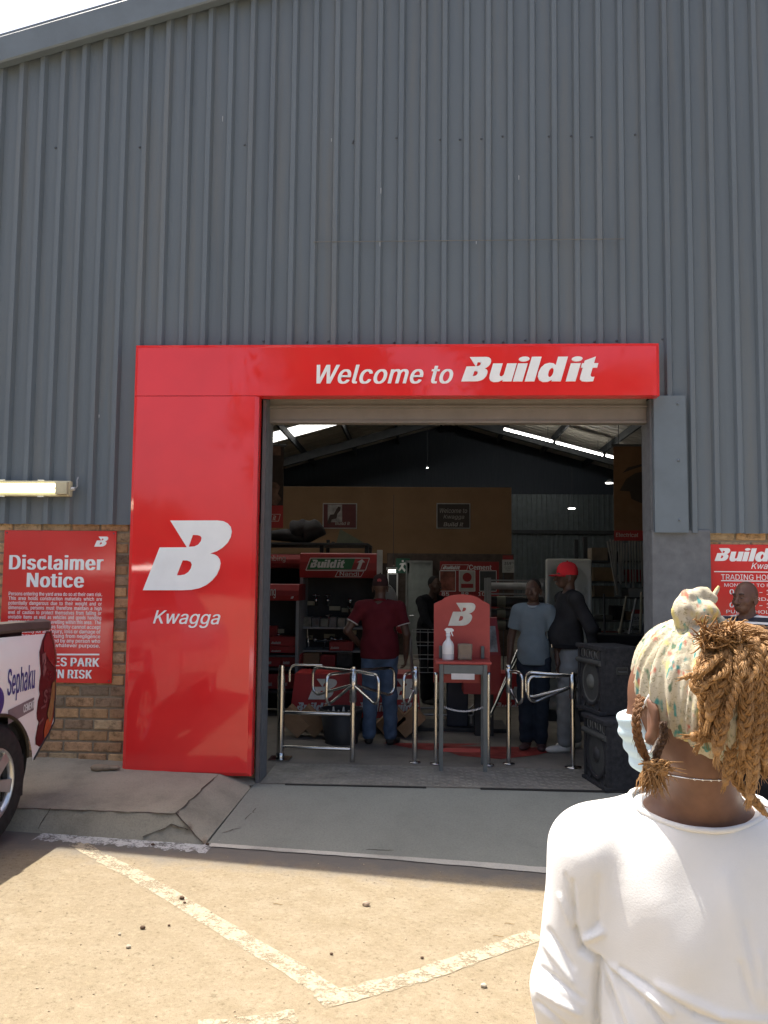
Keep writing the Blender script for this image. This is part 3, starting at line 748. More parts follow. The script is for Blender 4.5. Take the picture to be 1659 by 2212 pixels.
def roof_z(x): return APZ - abs(x - APX) * SLP
BX0, BX1, BY = -8.9, 10.7, 21.2

WH = empty('warehouse', (0, 0, 0), 'slate blue corrugated metal warehouse with brick base and open shop door', 'building')
PITCH_ = 0.1715
PROF = [(0.0, 0.0), (0.050, 0.0005), (0.106, 0.0), (0.118, -0.036), (0.153, -0.036), (0.1705, 0.0)]
RIB0 = -0.341 - 0.145
def cladding(name, x0, x1, zb, zt, mat_, y=0.0, face=-1):
    mb = MB()
    k0 = math.floor((x0 - RIB0) / PITCH_) - 1
    pts = []
    k = k0
    while True:
        for px_, d in PROF:
            pts.append((RIB0 + k * PITCH_ + px_, d))
        k += 1
        if RIB0 + k * PITCH_ > x1 + PITCH_: break
    pts = [(x, d) for x, d in pts if x0 <= x <= x1]
    pts = [(x0, 0.0)] + pts + [(x1, 0.0)]
    vs = []
    for x, d in pts:
        b_ = zb(x) if callable(zb) else zb
        t_ = zt(x) if callable(zt) else zt
        vs += [(x, y + (d if face < 0 else -d), b_), (x, y + (d if face < 0 else -d), t_)]
    mb.add(vs, [(2 * i, 2 * i + 2, 2 * i + 3, 2 * i + 1) for i in range(len(pts) - 1)])
    return mb.build(name, mat_, WH, fix=False)
topz = lambda x: roof_z(x) - 0.12
cladding('wall_cladding', BX0, -2.0, 1.94, topz, M_CLAD)
cladding('wall_cladding', -2.0, 1.99, 2.94, topz, M_CLAD)
cladding('wall_cladding', 1.99, BX1, 1.905, topz, M_CLAD)
# horizontal lap with a faint step, and screw heads
lp = MB()
z_ = at(1000, 524, Y=0).z
lp.box((-0.86, -0.0395, z_ - .003), (1.55, -.037, z_ + .003))
lp.build('sheet_lap', mat('lap_edge', (0.15, 0.145, 0.125), 0.5), WH)
SCREWM = mat('screw_cap', (0.085, 0.10, 0.12), 0.6)
for zrow, xs_ in ((at(900, 737, Y=0).z, (-1.55, -1.2, -.99, -.82, -.65, -.31, -.1, .2, .53, .55, .72, .9, 1.25, 1.42, 1.86)), (at(900, 300, Y=0).z, (-.6, -.26, .08, .43, .6, .95, 1.12, 1.3, 1.63)), (5.0, (-2.9, -2.2, -1.5, -.5, .3))):
    for x in xs_:
        k = round((x - RIB0 - .09) / PITCH_)
        xx = RIB0 + k * PITCH_ + .09 + rng.uniform(-.012, .012)
        scw = MB(); scw.lathe([(0, -.008), (.004, -.0075), (.006, -.004), (.010, -.002), (.010, 0)], 10, Matrix.Translation((xx, 0, zrow + rng.uniform(-.012, .012))) @ Matrix.Rotation(R(-90), 4, 'X')); scw.build('screw', SCREWM, WH)
for x, y0, y1 in ((820, 520, 532), (1120, 378, 388), (213, 895, 902), (715, 298, 306), (822, 405, 418), (1028, 520, 527), (480, 250, 262)):
    a, b_ = at(x, y0, Y=-.04), at(x, y1, Y=-.04)
    scr = MB(); scr.quad((a.x, -.0375, a.z), (a.x + .006, -.0375, a.z - .004), (a.x + .005, -.0375, b_.z), (a.x + .001, -.0375, b_.z)); scr.build('paint_scratch', mat('bare_metal_scratch', (0.4, 0.42, 0.42), 0.5), WH)
# barge board along the gable
bg_ = MB()
for s in (-1, 1):
    xe = BX0 - .1 if s < 0 else BX1 + .1
    prof = [(-.10, .0), (-.115, -.02), (-.115, -.222), (-.105, -.234), (-.045, -.234), (-.045, -.20), (0.02, -.20), (0.02, .02), (-.10, .02)]
    a = [Vector((xe, y, roof_z(xe) + z)) for y, z in prof]
    b_ = [Vector((APX, y, roof_z(APX) + z)) for y, z in prof]
    n0 = len(prof)
    bg_.add(a + b_, [(i, (i + 1) % n0, n0 + (i + 1) % n0, n0 + i) for i in range(n0)] + [tuple(range(n0))])
bg_.build('barge_board', M_TRIM, WH)
# roof sheets with translucent strips
M_ROOF = mat('roof_sheet', (0.55, 0.51, 0.43), 0.6, var=.2, scale=3, stretch=(.3, 6, 1))
def slope_pt(x, y, d=0.0): return Vector((x, y, roof_z(x) + d))
def roof_hit(px, py, d=-.16):
    dr = ray(px, py)
    nrm = Vector((-SLP if px < 965 else SLP, 0, 1))
    p0 = Vector((APX, 0, APZ + d))
    t = (p0 - CAM).dot(nrm) / dr.dot(nrm)
    return CAM + dr * t
S0, S1 = roof_hit(660, 922).y, roof_hit(660, 944).y
SKY_Y = sorted((S0, S1))
strips_ = [(3.0, 4.2), (9.0, 10.2), (SKY_Y[0], SKY_Y[1])]  # first two strips unseen, added to brighten the hall; the last is seen
def roof_side(s):
    mb, sks = MB(), []
    xe = BX0 - .1 if s < 0 else BX1 + .1
    cuts = [-.1]
    for a, b_ in strips_: cuts += [a, b_]
    cuts.append(BY + .1)
    for i in range(len(cuts) - 1):
        y0, y1 = cuts[i], cuts[i + 1]
        tgt = mb
        if i % 2 == 1 and s < 0:
            tgt = MB(); sks.append(tgt)
        # trapezoid sheeting: ribs every 0.343 m along y
        prof, y = [], y0
        while y < y1 - 1e-4:
            for dy, dz in ((0, 0), (.10, 0), (.115, .03), (.155, .03), (.17, 0)):
                if y + dy < y1: prof.append((y + dy, dz))
            y += .1715 * 2
        prof.append((y1, 0))
        vs = []
        for yy, dz in prof:
            vs += [slope_pt(xe, yy, dz - .06), slope_pt(APX, yy, dz - .06)]
        tgt.add(vs, [(2 * k, 2 * k + 2, 2 * k + 3, 2 * k + 1) for k in range(len(prof) - 1)])
    mb.build('roof', M_ROOF, WH, fix=False)
    if sks:
        m, n, l, b = nodes('translucent_sheet')
        tr = mk(n, 'ShaderNodeBsdfTranslucent', Color=(0.62, 0.64, 0.62, 1))
        out = n['Material Output']
        l.new(tr.outputs[0], out.inputs['Surface'])
        for sk in sks: sk.build('seen_or_added_skylight', m, WH, fix=False)
roof_side(-1); roof_side(1)
# frame: rafters and purlins
M_STEEL = mat('dark_steel', (0.05, 0.055, 0.06), 0.6)
for yy in (6.2, 12.2, 18.2):
    mb = MB()
    for s in (-1, 1):
        xe = BX0 if s < 0 else BX1
        c = [(-.07, -.30), (.07, -.30), (.07, -.56), (-.07, -.56)]
        a = [Vector((xe, yy + dy, roof_z(xe) + dz)) for dy, dz in c]
        b_ = [Vector((APX, yy + dy, roof_z(APX) + dz)) for dy, dz in c]
        mb.add(a + b_, [(i, (i + 1) % 4, 4 + (i + 1) % 4, 4 + i) for i in range(4)])
        mb.box((xe - .1, yy - .1, 0), (xe + .1, yy + .1, roof_z(xe) - .3))
    mb.build('rafter', M_STEEL, WH)
pl = MB()
for s in (-1, 1):
    xe = BX0 if s < 0 else BX1
    k = 0
    while True:
        x = APX + s * (.25 + 1.45 * k); k += 1
        if (x < BX0) or (x > BX1): break
        pl.box((x - .03, .1, roof_z(x) - .29), (x + .03, BY, roof_z(x) - .09))
pl.build('purlin', M_STEEL, WH)
# inner walls
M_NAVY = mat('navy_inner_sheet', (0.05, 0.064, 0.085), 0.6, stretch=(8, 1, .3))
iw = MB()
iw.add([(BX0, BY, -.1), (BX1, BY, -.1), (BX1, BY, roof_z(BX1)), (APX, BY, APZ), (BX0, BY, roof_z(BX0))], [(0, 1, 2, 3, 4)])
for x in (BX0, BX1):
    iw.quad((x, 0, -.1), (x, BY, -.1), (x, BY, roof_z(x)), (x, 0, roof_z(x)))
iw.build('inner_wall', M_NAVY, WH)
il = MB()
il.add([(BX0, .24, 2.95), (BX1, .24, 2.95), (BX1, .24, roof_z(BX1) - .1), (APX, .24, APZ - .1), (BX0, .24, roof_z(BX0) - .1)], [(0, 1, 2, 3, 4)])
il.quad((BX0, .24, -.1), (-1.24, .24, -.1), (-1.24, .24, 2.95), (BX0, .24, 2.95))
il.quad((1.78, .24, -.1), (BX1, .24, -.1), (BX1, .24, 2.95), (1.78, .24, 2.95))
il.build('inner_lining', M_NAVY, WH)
cladding('rear_cladding', 2.2, 7.5, 0.0, 4.6, mat('grey_rear_sheet', (0.16, 0.19, 0.2), 0.4, .3), BY - .04)
rr_ = MB(); rr_.box((2.2, BY - .16, 3.25), (8.5, BY - .08, 3.37)); rr_.build('wall_rail', M_STEEL, WH)

# brick base, every brick of the seen length laid separately inside one wall mesh
def brick_mat():
    m, n, l, b = nodes('stock_brick')
    co = obj_coord(n)
    at_ = mk(n, 'ShaderNodeVertexColor', layer_name='tone')
    t = noise_tex(n, l, co, 18, 6, 0.7)
    f = noise_tex(n, l, co, 130, 4, 0.7)
    c = mix(n, l, 1.0, at_.outputs[0], ramp(n, l, t, [(0.3, 0.38), (0.47, 0.92), (0.75, 1.25)]), 'MULTIPLY')
    c = mix(n, l, ramp(n, l, f, [(0.28, 1.0), (0.38, 0.0)]), c, (0.07, 0.05, 0.035))
    l.new(c, b.inputs['Base Color'])
    b.inputs['Roughness'].default_value = 0.9
    b.inputs['Specular IOR Level'].default_value = 0.2
    ad = n.new('ShaderNodeMath'); ad.operation = 'MULTIPLY_ADD'
    l.new(noise_tex(n, l, co, 45, 5, 0.7), ad.inputs[0]); ad.inputs[1].default_value = 1.3; l.new(f, ad.inputs[2])
    bump(n, l, b, ad.outputs[0], 0.9, 0.012)
    return m
M_BRICK = brick_mat()
M_MORTAR = concrete_mat('mortar', (0.285, 0.235, 0.17), .2)
TONES = [(0.33, 0.215, 0.12), (0.29, 0.185, 0.105), (0.37, 0.26, 0.155), (0.26, 0.165, 0.10), (0.21, 0.15, 0.105), (0.15, 0.115, 0.085), (0.31, 0.195, 0.12), (0.31, 0.235, 0.155)]
def brick_run(x0, x1, z0, z1, ph=0.0):
    bk = MB()
    z, row = z0, 0
    while z < z1:
        x = x0 - (0.116 if row % 2 else 0.0) + ph
        while x < x1:
            a, b_ = max(x + .005, x0), min(x + .227, x1)
            h = min(z + .075, z1)
            if b_ - a > .02 and h - z > .02:
                bk.col = (lambda k_, t_: (t_[0] * k_ * 1.75, t_[1] * k_ * 1.68, t_[2] * k_ * 1.52))(rng.uniform(.85, 1.15), rng.choice(TONES))
                bk.bbox((a + .003, .026 + rng.uniform(-.003, .004), z + .003), (b_ - .003, .10, h - .004), 0.007)
            x += .232
        z += .085; row += 1
    return bk
brick_run(-4.6, -1.25, .02, 1.955).build('brick_wall', M_BRICK, WH, fix=False)
brick_run(2.17, 4.6, -.1, 1.92, -.15).build('brick_wall', M_BRICK, WH, fix=False)
mo = MB()
mo.box((-9, .038, -.3), (-1.23, .22, 1.96)); mo.box((2.172, .038, -.4), (10, .22, 1.92))
mo.build('mortar_bed', M_MORTAR, WH)
# plastered grey jamb, its flashing, lintel beam, roller shutter
jb = MB()
jb.bbox((1.735, -.02, -.45), (2.17, .235, 1.93), .012)
jb.box((1.737, .002, 1.93), (1.99, .235, 2.93))
jb.build('door_jamb', mat('grey_plaster', (0.135, 0.142, 0.15), .8, var=.12, scale=14, bmp=.25, bscale=90), WH)
jl = MB()
jl.box((-1.235, .002, 0), (-1.20, .235, 2.93))
jl.build('door_jamb', mat('grey_plaster', (0.135, 0.142, 0.15)), WH)
fs = MB()
fs.add([(1.752, -.05, 1.905), (1.998, -.05, 1.905), (1.990, -.05, 2.945), (1.752, -.05, 2.945), (1.752, .0, 1.905), (1.998, -.0, 1.905), (1.99, -.0, 2.945), (1.752, .0, 2.945)],
       [(0, 1, 2, 3), (0, 3, 7, 4), (1, 5, 6, 2), (3, 2, 6, 7), (0, 4, 5, 1)])
for z in (2.0, 2.45, 2.88):
    fs.lathe([(0, .012), (.006, .011), (.009, .004), (.012, 0)], 10, Matrix.Translation((1.93, -.05, z)) @ Matrix.Rotation(R(90), 4, 'X'))
fs.build('corner_flashing', M_TRIM, WH)
lb = MB(); lb.box((-1.2, .03, 2.945), (1.735, .2, 3.0)); lb.build('lintel_beam', mat('pale_timber', (0.36, 0.30, 0.22), .8, var=.2, stretch=(.5, 1, 10)), WH)
rs = MB()
prof = [(.08, 2.945), (.08, 2.90), (.06, 2.895), (.06, 2.88), (.085, 2.875), (.085, 2.785), (.075, 2.78), (.075, 2.76), (.16, 2.76), (.16, 2.945)]
rs.add([(-1.2, y, z) for y, z in prof] + [(1.735, y, z) for y, z in prof], [(i, (i + 1) % 10, 10 + (i + 1) % 10, 10 + i) for i in range(10)])
rs.build('roller_shutter', mat('shutter_grey', (0.19, 0.17, 0.15), .6, var=.1), WH)
# ---------------------------------------------------------------- red entrance surround
def gloss_red(name, rgb, rough=0.035, warp=0.012):
    m, n, l, b = nodes(name)
    co = obj_coord(n)
    t = noise_tex(n, l, co, 3, 4, 0.5)
    l.new(ramp(n, l, t, [(0.3, tuple(x * .95 for x in rgb)), (0.7, tuple(x * 1.04 for x in rgb))]), b.inputs['Base Color'])
    dirt = noise_tex(n, l, co, 2.5, 6, 0.7)
    l.new(ramp(n, l, dirt, [(0.40, rough), (0.85, rough + 0.10)]), b.inputs['Roughness'])
    b.inputs['Specular IOR Level'].default_value = 0.62
    b.inputs['Coat Weight'].default_value = 0.0
    b.inputs['Coat Roughness'].default_value = 0.03
    x = mk(n, 'ShaderNodeBump', Strength=0.5, Distance=warp)
    l.new(noise_tex(n, l, co, 1.6, 1, 0.4), x.inputs['Height'])
    l.new(x.outputs[0], b.inputs['Normal'])
    l.new(x.outputs[0], b.inputs['Coat Normal'])
    return m
M_RED = gloss_red('gloss_red_panel', (0.76, 0.032, 0.032))
M_REDSIGN = gloss_red('red_sign_sheet', (0.64, 0.032, 0.028), 0.12, 0.012)
M_WHITE = mat('white_letter', (0.84, 0.85, 0.84), .5, var=.04)
EN = empty('entrance_surround', (-2.21, -.15, .07), 'glossy red L shaped entrance surround with white lettering around the shop door', 'entrance frame')
X0, X1, XL, Z0, ZS, Z1, YF = -2.212, -1.243, 1.772, .072, 2.922, 3.322, -.155
def panel(x0, x1, z0, z1, y0, y1, ch=.03, sides='LRTB'):
    mb = MB()
    l_, r_, t_, b_ = (ch if s in sides else .001 for s in 'LRTB')
    fr = [(x0 + l_, y0, z0 + b_), (x1 - r_, y0, z0 + b_), (x1 - r_, y0, z1 - t_), (x0 + l_, y0, z1 - t_)]
    md = [(x0, y0 + .02, z0), (x1, y0 + .02, z0), (x1, y0 + .02, z1), (x0, y0 + .02, z1)]
    bk = [(x0, y1, z0), (x1, y1, z0), (x1, y1, z1), (x0, y1, z1)]
    fs = [(0, 1, 2, 3), (11, 10, 9, 8)]
    for a in (0, 4):
        for i in range(4):
            j = (i + 1) % 4
            fs.append((a + i, a + 4 + i, a + 4 + j, a + j))
    mb.add(fr + md + bk, fs)
    return mb
panel(X0, X1, Z0, ZS - .003, YF, -.04, .028, 'LRB').build('pillar_panel', M_RED, EN)
panel(X0, XL, ZS, Z1, YF, -.04, .026, 'LRT').build('lintel_panel', M_RED, EN)
rt = MB(); rt.box((X1 + .012, -.038, .0), (-1.203, .0, ZS - .005)); rt.build('inner_return', mat('dark_grey_return', (0.10, 0.10, 0.105), .5), EN)
let = MB()
EX = .004
put_px(let, text_mesh('Welcome to', .02, .28, extrude=1), 684, 829, 979, 788, YF, .001, EX)
let.build('welcome_lettering', M_WHITE, EN, fix=False)
let = MB()
put_px(let, text_mesh('Kwagga', .008, .28, extrude=1), 331, 1356, 476, 1319, YF, .001, EX)
let.build('place_lettering', M_WHITE, EN, fix=False)
lg = MB(); put_px(lg, wordmark(1), 996, 826, 1292, 771, YF, .001, .012); lg.build('word_mark', M_WHITE, EN, fix=False)
lg = MB(); put_px(lg, logo_b(1), 312, 1276, 500, 1124, YF, .001, .012); lg.build('emblem', M_WHITE, EN, fix=False)

# ---------------------------------------------------------------- disclaimer notice
SY = .012
nx0, nx1, nz0, nz1 = -3.268, -2.375, .715, 1.892
DN = empty('notice_sign', (nx0, SY, nz0), 'red disclaimer notice board with white text fixed to the brick wall', 'sign')
mb = MB(); mb.bbox((nx0, SY, nz0), (nx1, SY + .012, nz1), .0015); mb.build('sign_sheet', M_REDSIGN, DN)
tx = MB()
def line(s, x0, x1, y0, y1, bold=.0, shear=0.0):
    put_px(tx, text_mesh(s, bold, shear), x0, y0, x1, y1, SY, .002)
put_px(tx, LOGO, 204, 1181, 234, 1159, SY, .002)
tx.build('emblem', M_WHITE, DN, fix=False)
tx = MB()
line('Disclaimer', 20, 224, 1231, 1199, .04)
tx.build('heading_lettering', M_WHITE, DN, fix=False)
tx = MB()
line('Notice', 58, 182, 1269, 1237, .04)
tx.build('heading_lettering', M_WHITE, DN, fix=False)
tx = MB()
para = ['Persons entering the yard area do so at their own risk.', 'This  area  holds  construction  materials  which  are', 'potentially  dangerous  due  to  their  weight  and  or',
        'dimensions,  persons  must  therefore  maintain  a  high', 'evel  of  caution  to  protect  themselves  from  falling  or', 'unstable  items  as  well  as  vehicles  and  goods  handling',
        'equipment that may be travelling within this area.  The', 'owners and staff of this facility cannot accept', 'responsibility for any injury, loss or damage of', 'any nature whether arising from negligence',
        'or otherwise as suffered by any person who', 'enters this yard for whatever purpose.']
for i, s in enumerate(para):
    x0 = 19 - i * .25
    x1 = 221 - i * .45
    yb = 1286.5 + i * 10.05
    drop = 2.6 if any(c in s for c in 'gpyjq') else 0.3
    line(s, x0, x1, yb + drop, yb - 7.6, .012)
tx.build('paragraph_lettering', M_WHITE, DN, fix=False)
tx = MB()
tx.quad(*[Vector((at(x, y, Y=SY).x, SY - .002, at(x, y, Y=SY).z)) for x, y in ((60, 1415.5), (215, 1415.5), (215, 1412), (60, 1412))])
line('VEHICLES PARK', 25, 215, 1439, 1420, .04)
line('AT OWN RISK', 50, 199, 1465, 1446, .04)
tx.build('footer_lettering', M_WHITE, DN, fix=False)
for x in (nx0 + .02, nx1 - .02):
    for z in (nz0 + .02, nz1 - .02):
        scs = MB(); scs.ball((x, SY - .001, z), .006, n=8); scs.build('fixing_screw', SCREWM, DN)

# ---------------------------------------------------------------- trading hours board
hx0 = at(1535, 1240, Y=SY).x
hz1 = at(1580, 1176, Y=SY).z
hx1, hz0 = hx0 + .80, hz1 - 1.1
TH = empty('hours_sign', (hx0, SY, hz0), 'red trading hours board on brick, partly hidden by the man in stripes', 'sign')
mb = MB(); mb.bbox((hx0, SY, hz0), (hx1, SY + .012, hz1), .0015); mb.build('sign_sheet', M_REDSIGN, TH)
tx = MB()
K = 1659 / 3024.0
def zp(x, y): return 1384.7 + x * 500 / 1580 * K, 1097.2 + y * 500 / 1580 * K    # detail view coordinates to frame
def zline(s, x0, y0, y1, bold, shear=0.0, full=None):
    """x0: left edge, y0 baseline, y1 cap top in the detail view; the width follows from the letter height"""
    a = at(*zp(x0, (y0 + y1) / 2), Y=SY)
    lo, hi = at(*zp(x0, y0), Y=SY).z, at(*zp(x0, y1), Y=SY).z
    vs, fs = s if not isinstance(s, str) else text_mesh(s, bold, shear)
    wv = max(v[0] for v in vs) - min(v[0] for v in vs)
    hv = max(v[1] for v in vs) - min(v[1] for v in vs)
    put(tx, (vs, fs), Vector((a.x, SY, lo)), UX, UZ, FRONT, (full or (hi - lo) * wv / hv * .97, hi - lo), lift=.002)
zline(WORD, 912, 665, 497, 0)
zline('Kwagga', 1370, 780, 682, 0.004, .28)
zline('TRADING HOURS', 995, 893, 825, 0.0)
zline('MONDAYS TO FRIDAYS', 1035, 980, 938, 0.0, full=.50)
zline('07h00 - 17h00', 1100, 1075, 1012, .02, full=.46)
zline('SATURDAYS', 1150, 1152, 1110, 0.0, full=.36)
zline('07h00 - 14h00', 1100, 1237, 1177, .02, full=.46)
zline('PUBLIC HOLIDAYS', 1060, 1310, 1268, 0.0, full=.48)
zline('08h00 - 13h00', 1100, 1400, 1338, .02, full=.46)
for y, x0, x1 in ((798, 908, 3100), (911, 995, 3000)):
    p, q = at(*zp(x0, y), Y=SY), at(*zp(x1, y), Y=SY)
    q.x = min(q.x, hx1 - .04)
    tx.quad(*[Vector(v) for v in ((p.x, SY - .002, p.z), (q.x, SY - .002, p.z), (q.x, SY - .002, p.z + .007), (p.x, SY - .002, p.z + .007))])
tx.build('lettering', M_WHITE, TH, fix=False)

# ---------------------------------------------------------------- twin tube light fitting on the cladding
LF = empty('light_fitting', (-3.0, -.04, 2.2), 'yellowed twin tube light fitting lit on the cladding above the notice', 'light fitting')
LY = -.12
x1_, z0_, z1_ = at(147, 1053, Y=LY).x, at(100, 1070, Y=LY).z, at(100, 1038, Y=LY).z
x0_ = x1_ - 1.25
M_HOUS = mat('yellowed_plastic', (0.50, 0.45, 0.30), .5, var=.15)
mb = MB(); mb.bbox((x0_, -.09, z0_ - .004), (x1_ + .004, -.04, z1_ + .004), .012); mb.build('housing', M_HOUS, LF)
zc = (z0_ + z1_) / 2
for xa, xb in ((x1_ - .10, x1_ - .006), (x0_ + .006, x0_ + .10)):
    ec = MB(); ec.bbox((xa, -.128, z0_ + .008), (xb, -.088, z1_ - .008), .008); ec.build('end_cap', M_HOUS, LF)
tb = None
for dz in (-.021, .021):
    tb = MB(); tb.tube([(x0_ + .1, -.108, zc + dz), (x1_ - .1, -.108, zc + dz)], .0125, 12)
    tb.build('tube', emit('lit_tube', (1.0, 0.97, 0.72), 2.2), LF)
gm, n_, l_, b_ = nodes('clear_diffuser')
b_.inputs['Base Color'].default_value = (.9, .85, .6, 1)
b_.inputs['Transmission Weight'].default_value = 1.0
b_.inputs['Roughness'].default_value = 0.12
b_.inputs['IOR'].default_value = 1.1
for x in (x0_ + .2, x0_ + .62, x1_ - .25, x1_ - .56):
    cp = MB(); cp.box((x, -.10, z1_ + .002), (x + .045, -.085, z1_ + .010)); cp.build('clip', mat('pale_clip', (.6, .6, .58)), LF)
    cp = MB(); cp.box((x, -.10, z0_ - .010), (x + .045, -.085, z0_ - .002)); cp.build('clip', mat('pale_clip', (.6, .6, .58)), LF)
gl = MB(); gl.tube([(x1_ + .004, -.07, zc), (x1_ + .03, -.07, zc)], .014, 10); gl.build('cable_gland', mat('pale_clip', (.6, .6, .58)), LF)
cbl = MB(); cbl.tube([(x1_ + .03, -.07, zc), (x1_ + .045, -.06, zc + .02), (x1_ + .04, -.055, zc + .07), (x1_ + .037, -.03, zc + .095)], .005, 6); cbl.build('cable', mat('grey_cable', (.3, .3, .3)), LF)
# ---------------------------------------------------------------- inside the shop
M_MAROON = mat('shop_red', (0.29, 0.024, 0.024), .5, var=.1)
M_BLACKP = mat('black_panel', (0.022, 0.022, 0.024), .6)
M_CHROME = mat('chrome', (0.72, 0.72, 0.72), .12, 1.0, var=.04)
M_STAIN = mat('brushed_steel', (0.55, 0.545, 0.53), .18, 1.0, var=.08, scale=20, stretch=(1, 1, 8))
M_CARD = mat('brown_cardboard', (0.30, 0.18, 0.10), .85, var=.15)
M_SIGNW = mat('white_card', (0.68, 0.68, 0.66), .6)
M_GREY = mat('grey_frame', (0.28, 0.28, 0.28), .5)

def px_box(mb, x0, y0, x1, y1, Y, depth, ch=0.004):
    a, b, c, d = px_rect(x0, y0, x1, y1, Y)
    mb.bbox((a, Y, c), (b, Y + depth, d), min(ch, (b - a) / 4, (d - c) / 4, depth / 3))
    return mb
def txt_px(mb, s, x0, y0, x1, y1, Y, bold=0.0, shear=0.0, lift=.003):
    put_px(mb, text_mesh(s, bold, shear), x0, y0, x1, y1, Y, lift)
def flat_px(mb, pts, Y, lift=.003):
    q = [at(x, y, Y=Y) for x, y in pts]
    mb.add([Vector((p.x, Y - lift, p.z)) for p in q], [tuple(range(len(q)))])
def frame_px(mb, pts, Y, w=1.2, lift=.004):
    """outline of a polygon given in frame positions"""
    q = [at(x, y, Y=Y) for x, y in pts]
    k = w / FPX * (Y - CAM.y)
    n = len(q)
    cx = sum((p for p in q), Vector()) / n
    for i in range(n):
        a, b = q[i], q[(i + 1) % n]
        t = (b - a).normalized()
        s = Vector((-t.z, 0, t.x)) * k / 2
        mb.add([Vector((p.x, Y - lift, p.z)) for p in (a - s, b - s, b + s, a + s)], [(0, 1, 2, 3)])

# tan partition at the far end with posters
YP = 15.8
a, b, c, d = px_rect(570, 1052, 1105, 1215, YP)
PW = empty('partition_wall', (a, YP, 0), 'tan boarded partition wall at the far end of the shop hall', 'partition')
mb = MB(); mb.bbox((a - 1.5, YP, 0), (b, YP + .12, d), .01)
mb.build('board', mat('tan_board', (0.30, 0.175, 0.09), .7, var=.12, scale=1.5), PW)
mb = MB(); mb.box((a - 1.5, YP - .02, c - .9), (b, YP - .002, c - .02)); mb.build('lower_panel', mat('dark_brown_board', (0.06, 0.04, 0.03), .8), PW)
def poster(x0, y0, x1, y1, label, dark, lines_, pic=False):
    t = empty('poster', tuple(at(x0, y1, Y=YP - .03)), label, 'poster')
    mb = MB(); px_box(mb, x0, y0, x1, y1, YP - .04, .03, .01); mb.build('frame', mat('white_frame', (.5, .5, .48), .5), t)
    mb = MB(); flat_px(mb, [(x0 + 2, y1 - 2), (x1 - 2, y1 - 2), (x1 - 2, y0 + 2), (x0 + 2, y0 + 2)], YP - .045); mb.build('print', dark, t)
    tx = MB()
    for s, xa, xb, yb, yt, bo in lines_: txt_px(tx, s, xa, yb, xb, yt, YP - .05, bo, .2)
    if tx.v: tx.build('lettering', mat('faded_letter', (.45, .42, .38), .6), t)
    if pic:
        mb = MB()
        flat_px(mb, [(708, 1128), (739, 1128), (739, 1090), (708, 1090)], YP - .052)
        mb.build('picture', mat('pale_photo', (.4, .36, .34), .6, var=.5, scale=6), t)
        mb = MB()
        flat_px(mb, [(706, 1131), (713, 1112), (721, 1111), (726, 1101), (731, 1094), (736, 1096), (735, 1103), (729, 1110), (727, 1120), (717, 1122), (713, 1132)], YP - .058)
        mb.build('figure', mat('dark_photo', (.06, .035, .03), .7), t)
poster(697, 1087, 771, 1142, 'framed maroon poster with a pale picture panel on the tan partition', mat('maroon_print', (.13, .025, .025), .5), [('Build it', 724, 756, 1134, 1127, .02)], True)
poster(943, 1087, 1016, 1142, 'framed dark poster with slanted welcome lettering on the tan partition', mat('dark_print', (.05, .035, .03), .5),
       [('Welcome to', 950, 1009, 1108, 1098, .0), ('Kwagga', 958, 1003, 1123, 1112, .0), ('Build it', 958, 1001, 1137, 1128, .02)])

# hanging banners near the doorway
def banner(name, x0, y0, x1, y1, Y, label, body_m, foot, pic):
    t = empty(name, tuple(at((x0 + x1) / 2, y0, Y=Y)), label, 'banner')
    mb = MB(); px_box(mb, x0, y0, x1, y1, Y, .012, .002); mb.build('cloth', body_m, t)
    mb = MB(); p, q = at(x0, y0, Y=Y), at(x1, y0, Y=Y)
    mb.tube([(p.x - .03, Y, p.z), (q.x + .03, Y, q.z)], .014, 8); mb.build('rail', M_STEEL, t)
    for px_ in (p.x + .05, q.x - .05):
        w_ = MB(); w_.tube([(px_, Y, p.z), (px_, Y, min(roof_z(px_) - .3, p.z + 2.5))], .004, 5); w_.build('hanger', M_STEEL, t)
    mb = MB(); flat_px(mb, [(x0 + .3, foot[1]), (x1 - .3, foot[1]), (x1 - .3, foot[0]), (x0 + .3, foot[0])], Y); mb.build('lower_band', M_MAROON, t)
    pic(t, Y)
    return t
def pic_left(t, Y):
    mb = MB(); txt_px(mb, 'Build it', 560, 1124, 597, 1113, Y, .03, .3, .008)
    frame_px(mb, [(558, 1126), (602, 1126), (606, 1111), (562, 1111)], Y, 1.0, .008)
    mb.build('lettering', mat('faded_letter', (.45, .42, .38)), t)
    mb = MB()
    flat_px(mb, [(575, 1045), (585, 1040), (598, 1043), (606, 1052), (600, 1066), (608, 1078), (598, 1092), (580, 1088), (574, 1070), (582, 1058)], Y, .006)
    flat_px(mb, [(578, 962), (606, 962), (607, 984), (578, 984)], Y, .006)
    mb.build('picture', mat('brown_photo', (.10, .055, .04), .6, var=.7, scale=9), t)
banner('hanging_banner', 560, 962, 612, 1140, 2.4, 'dark hanging banner with a red foot just inside the door, beside the red pillar', mat('dark_banner', (.028, .02, .018), .8), (1092, 1140), pic_left)
def pic_right(t, Y):
    mb = MB(); txt_px(mb, 'Electrical', 1330, 1160, 1378, 1151, Y, .012, .1, .008); mb.build('lettering', mat('faded_letter', (.45, .42, .38)), t)
    mb = MB()
    flat_px(mb, [(1338, 1060), (1352, 1035), (1372, 1022), (1396, 1018), (1398, 1090), (1380, 1085), (1364, 1078), (1360, 1062)], Y, .006)
    flat_px(mb, [(1344, 1022), (1356, 1010), (1384, 1003), (1396, 996), (1396, 1004), (1372, 1012)], Y, .006)
    mb.build('picture', mat('dark_wing_photo', (.03, .025, .022), .7), t)
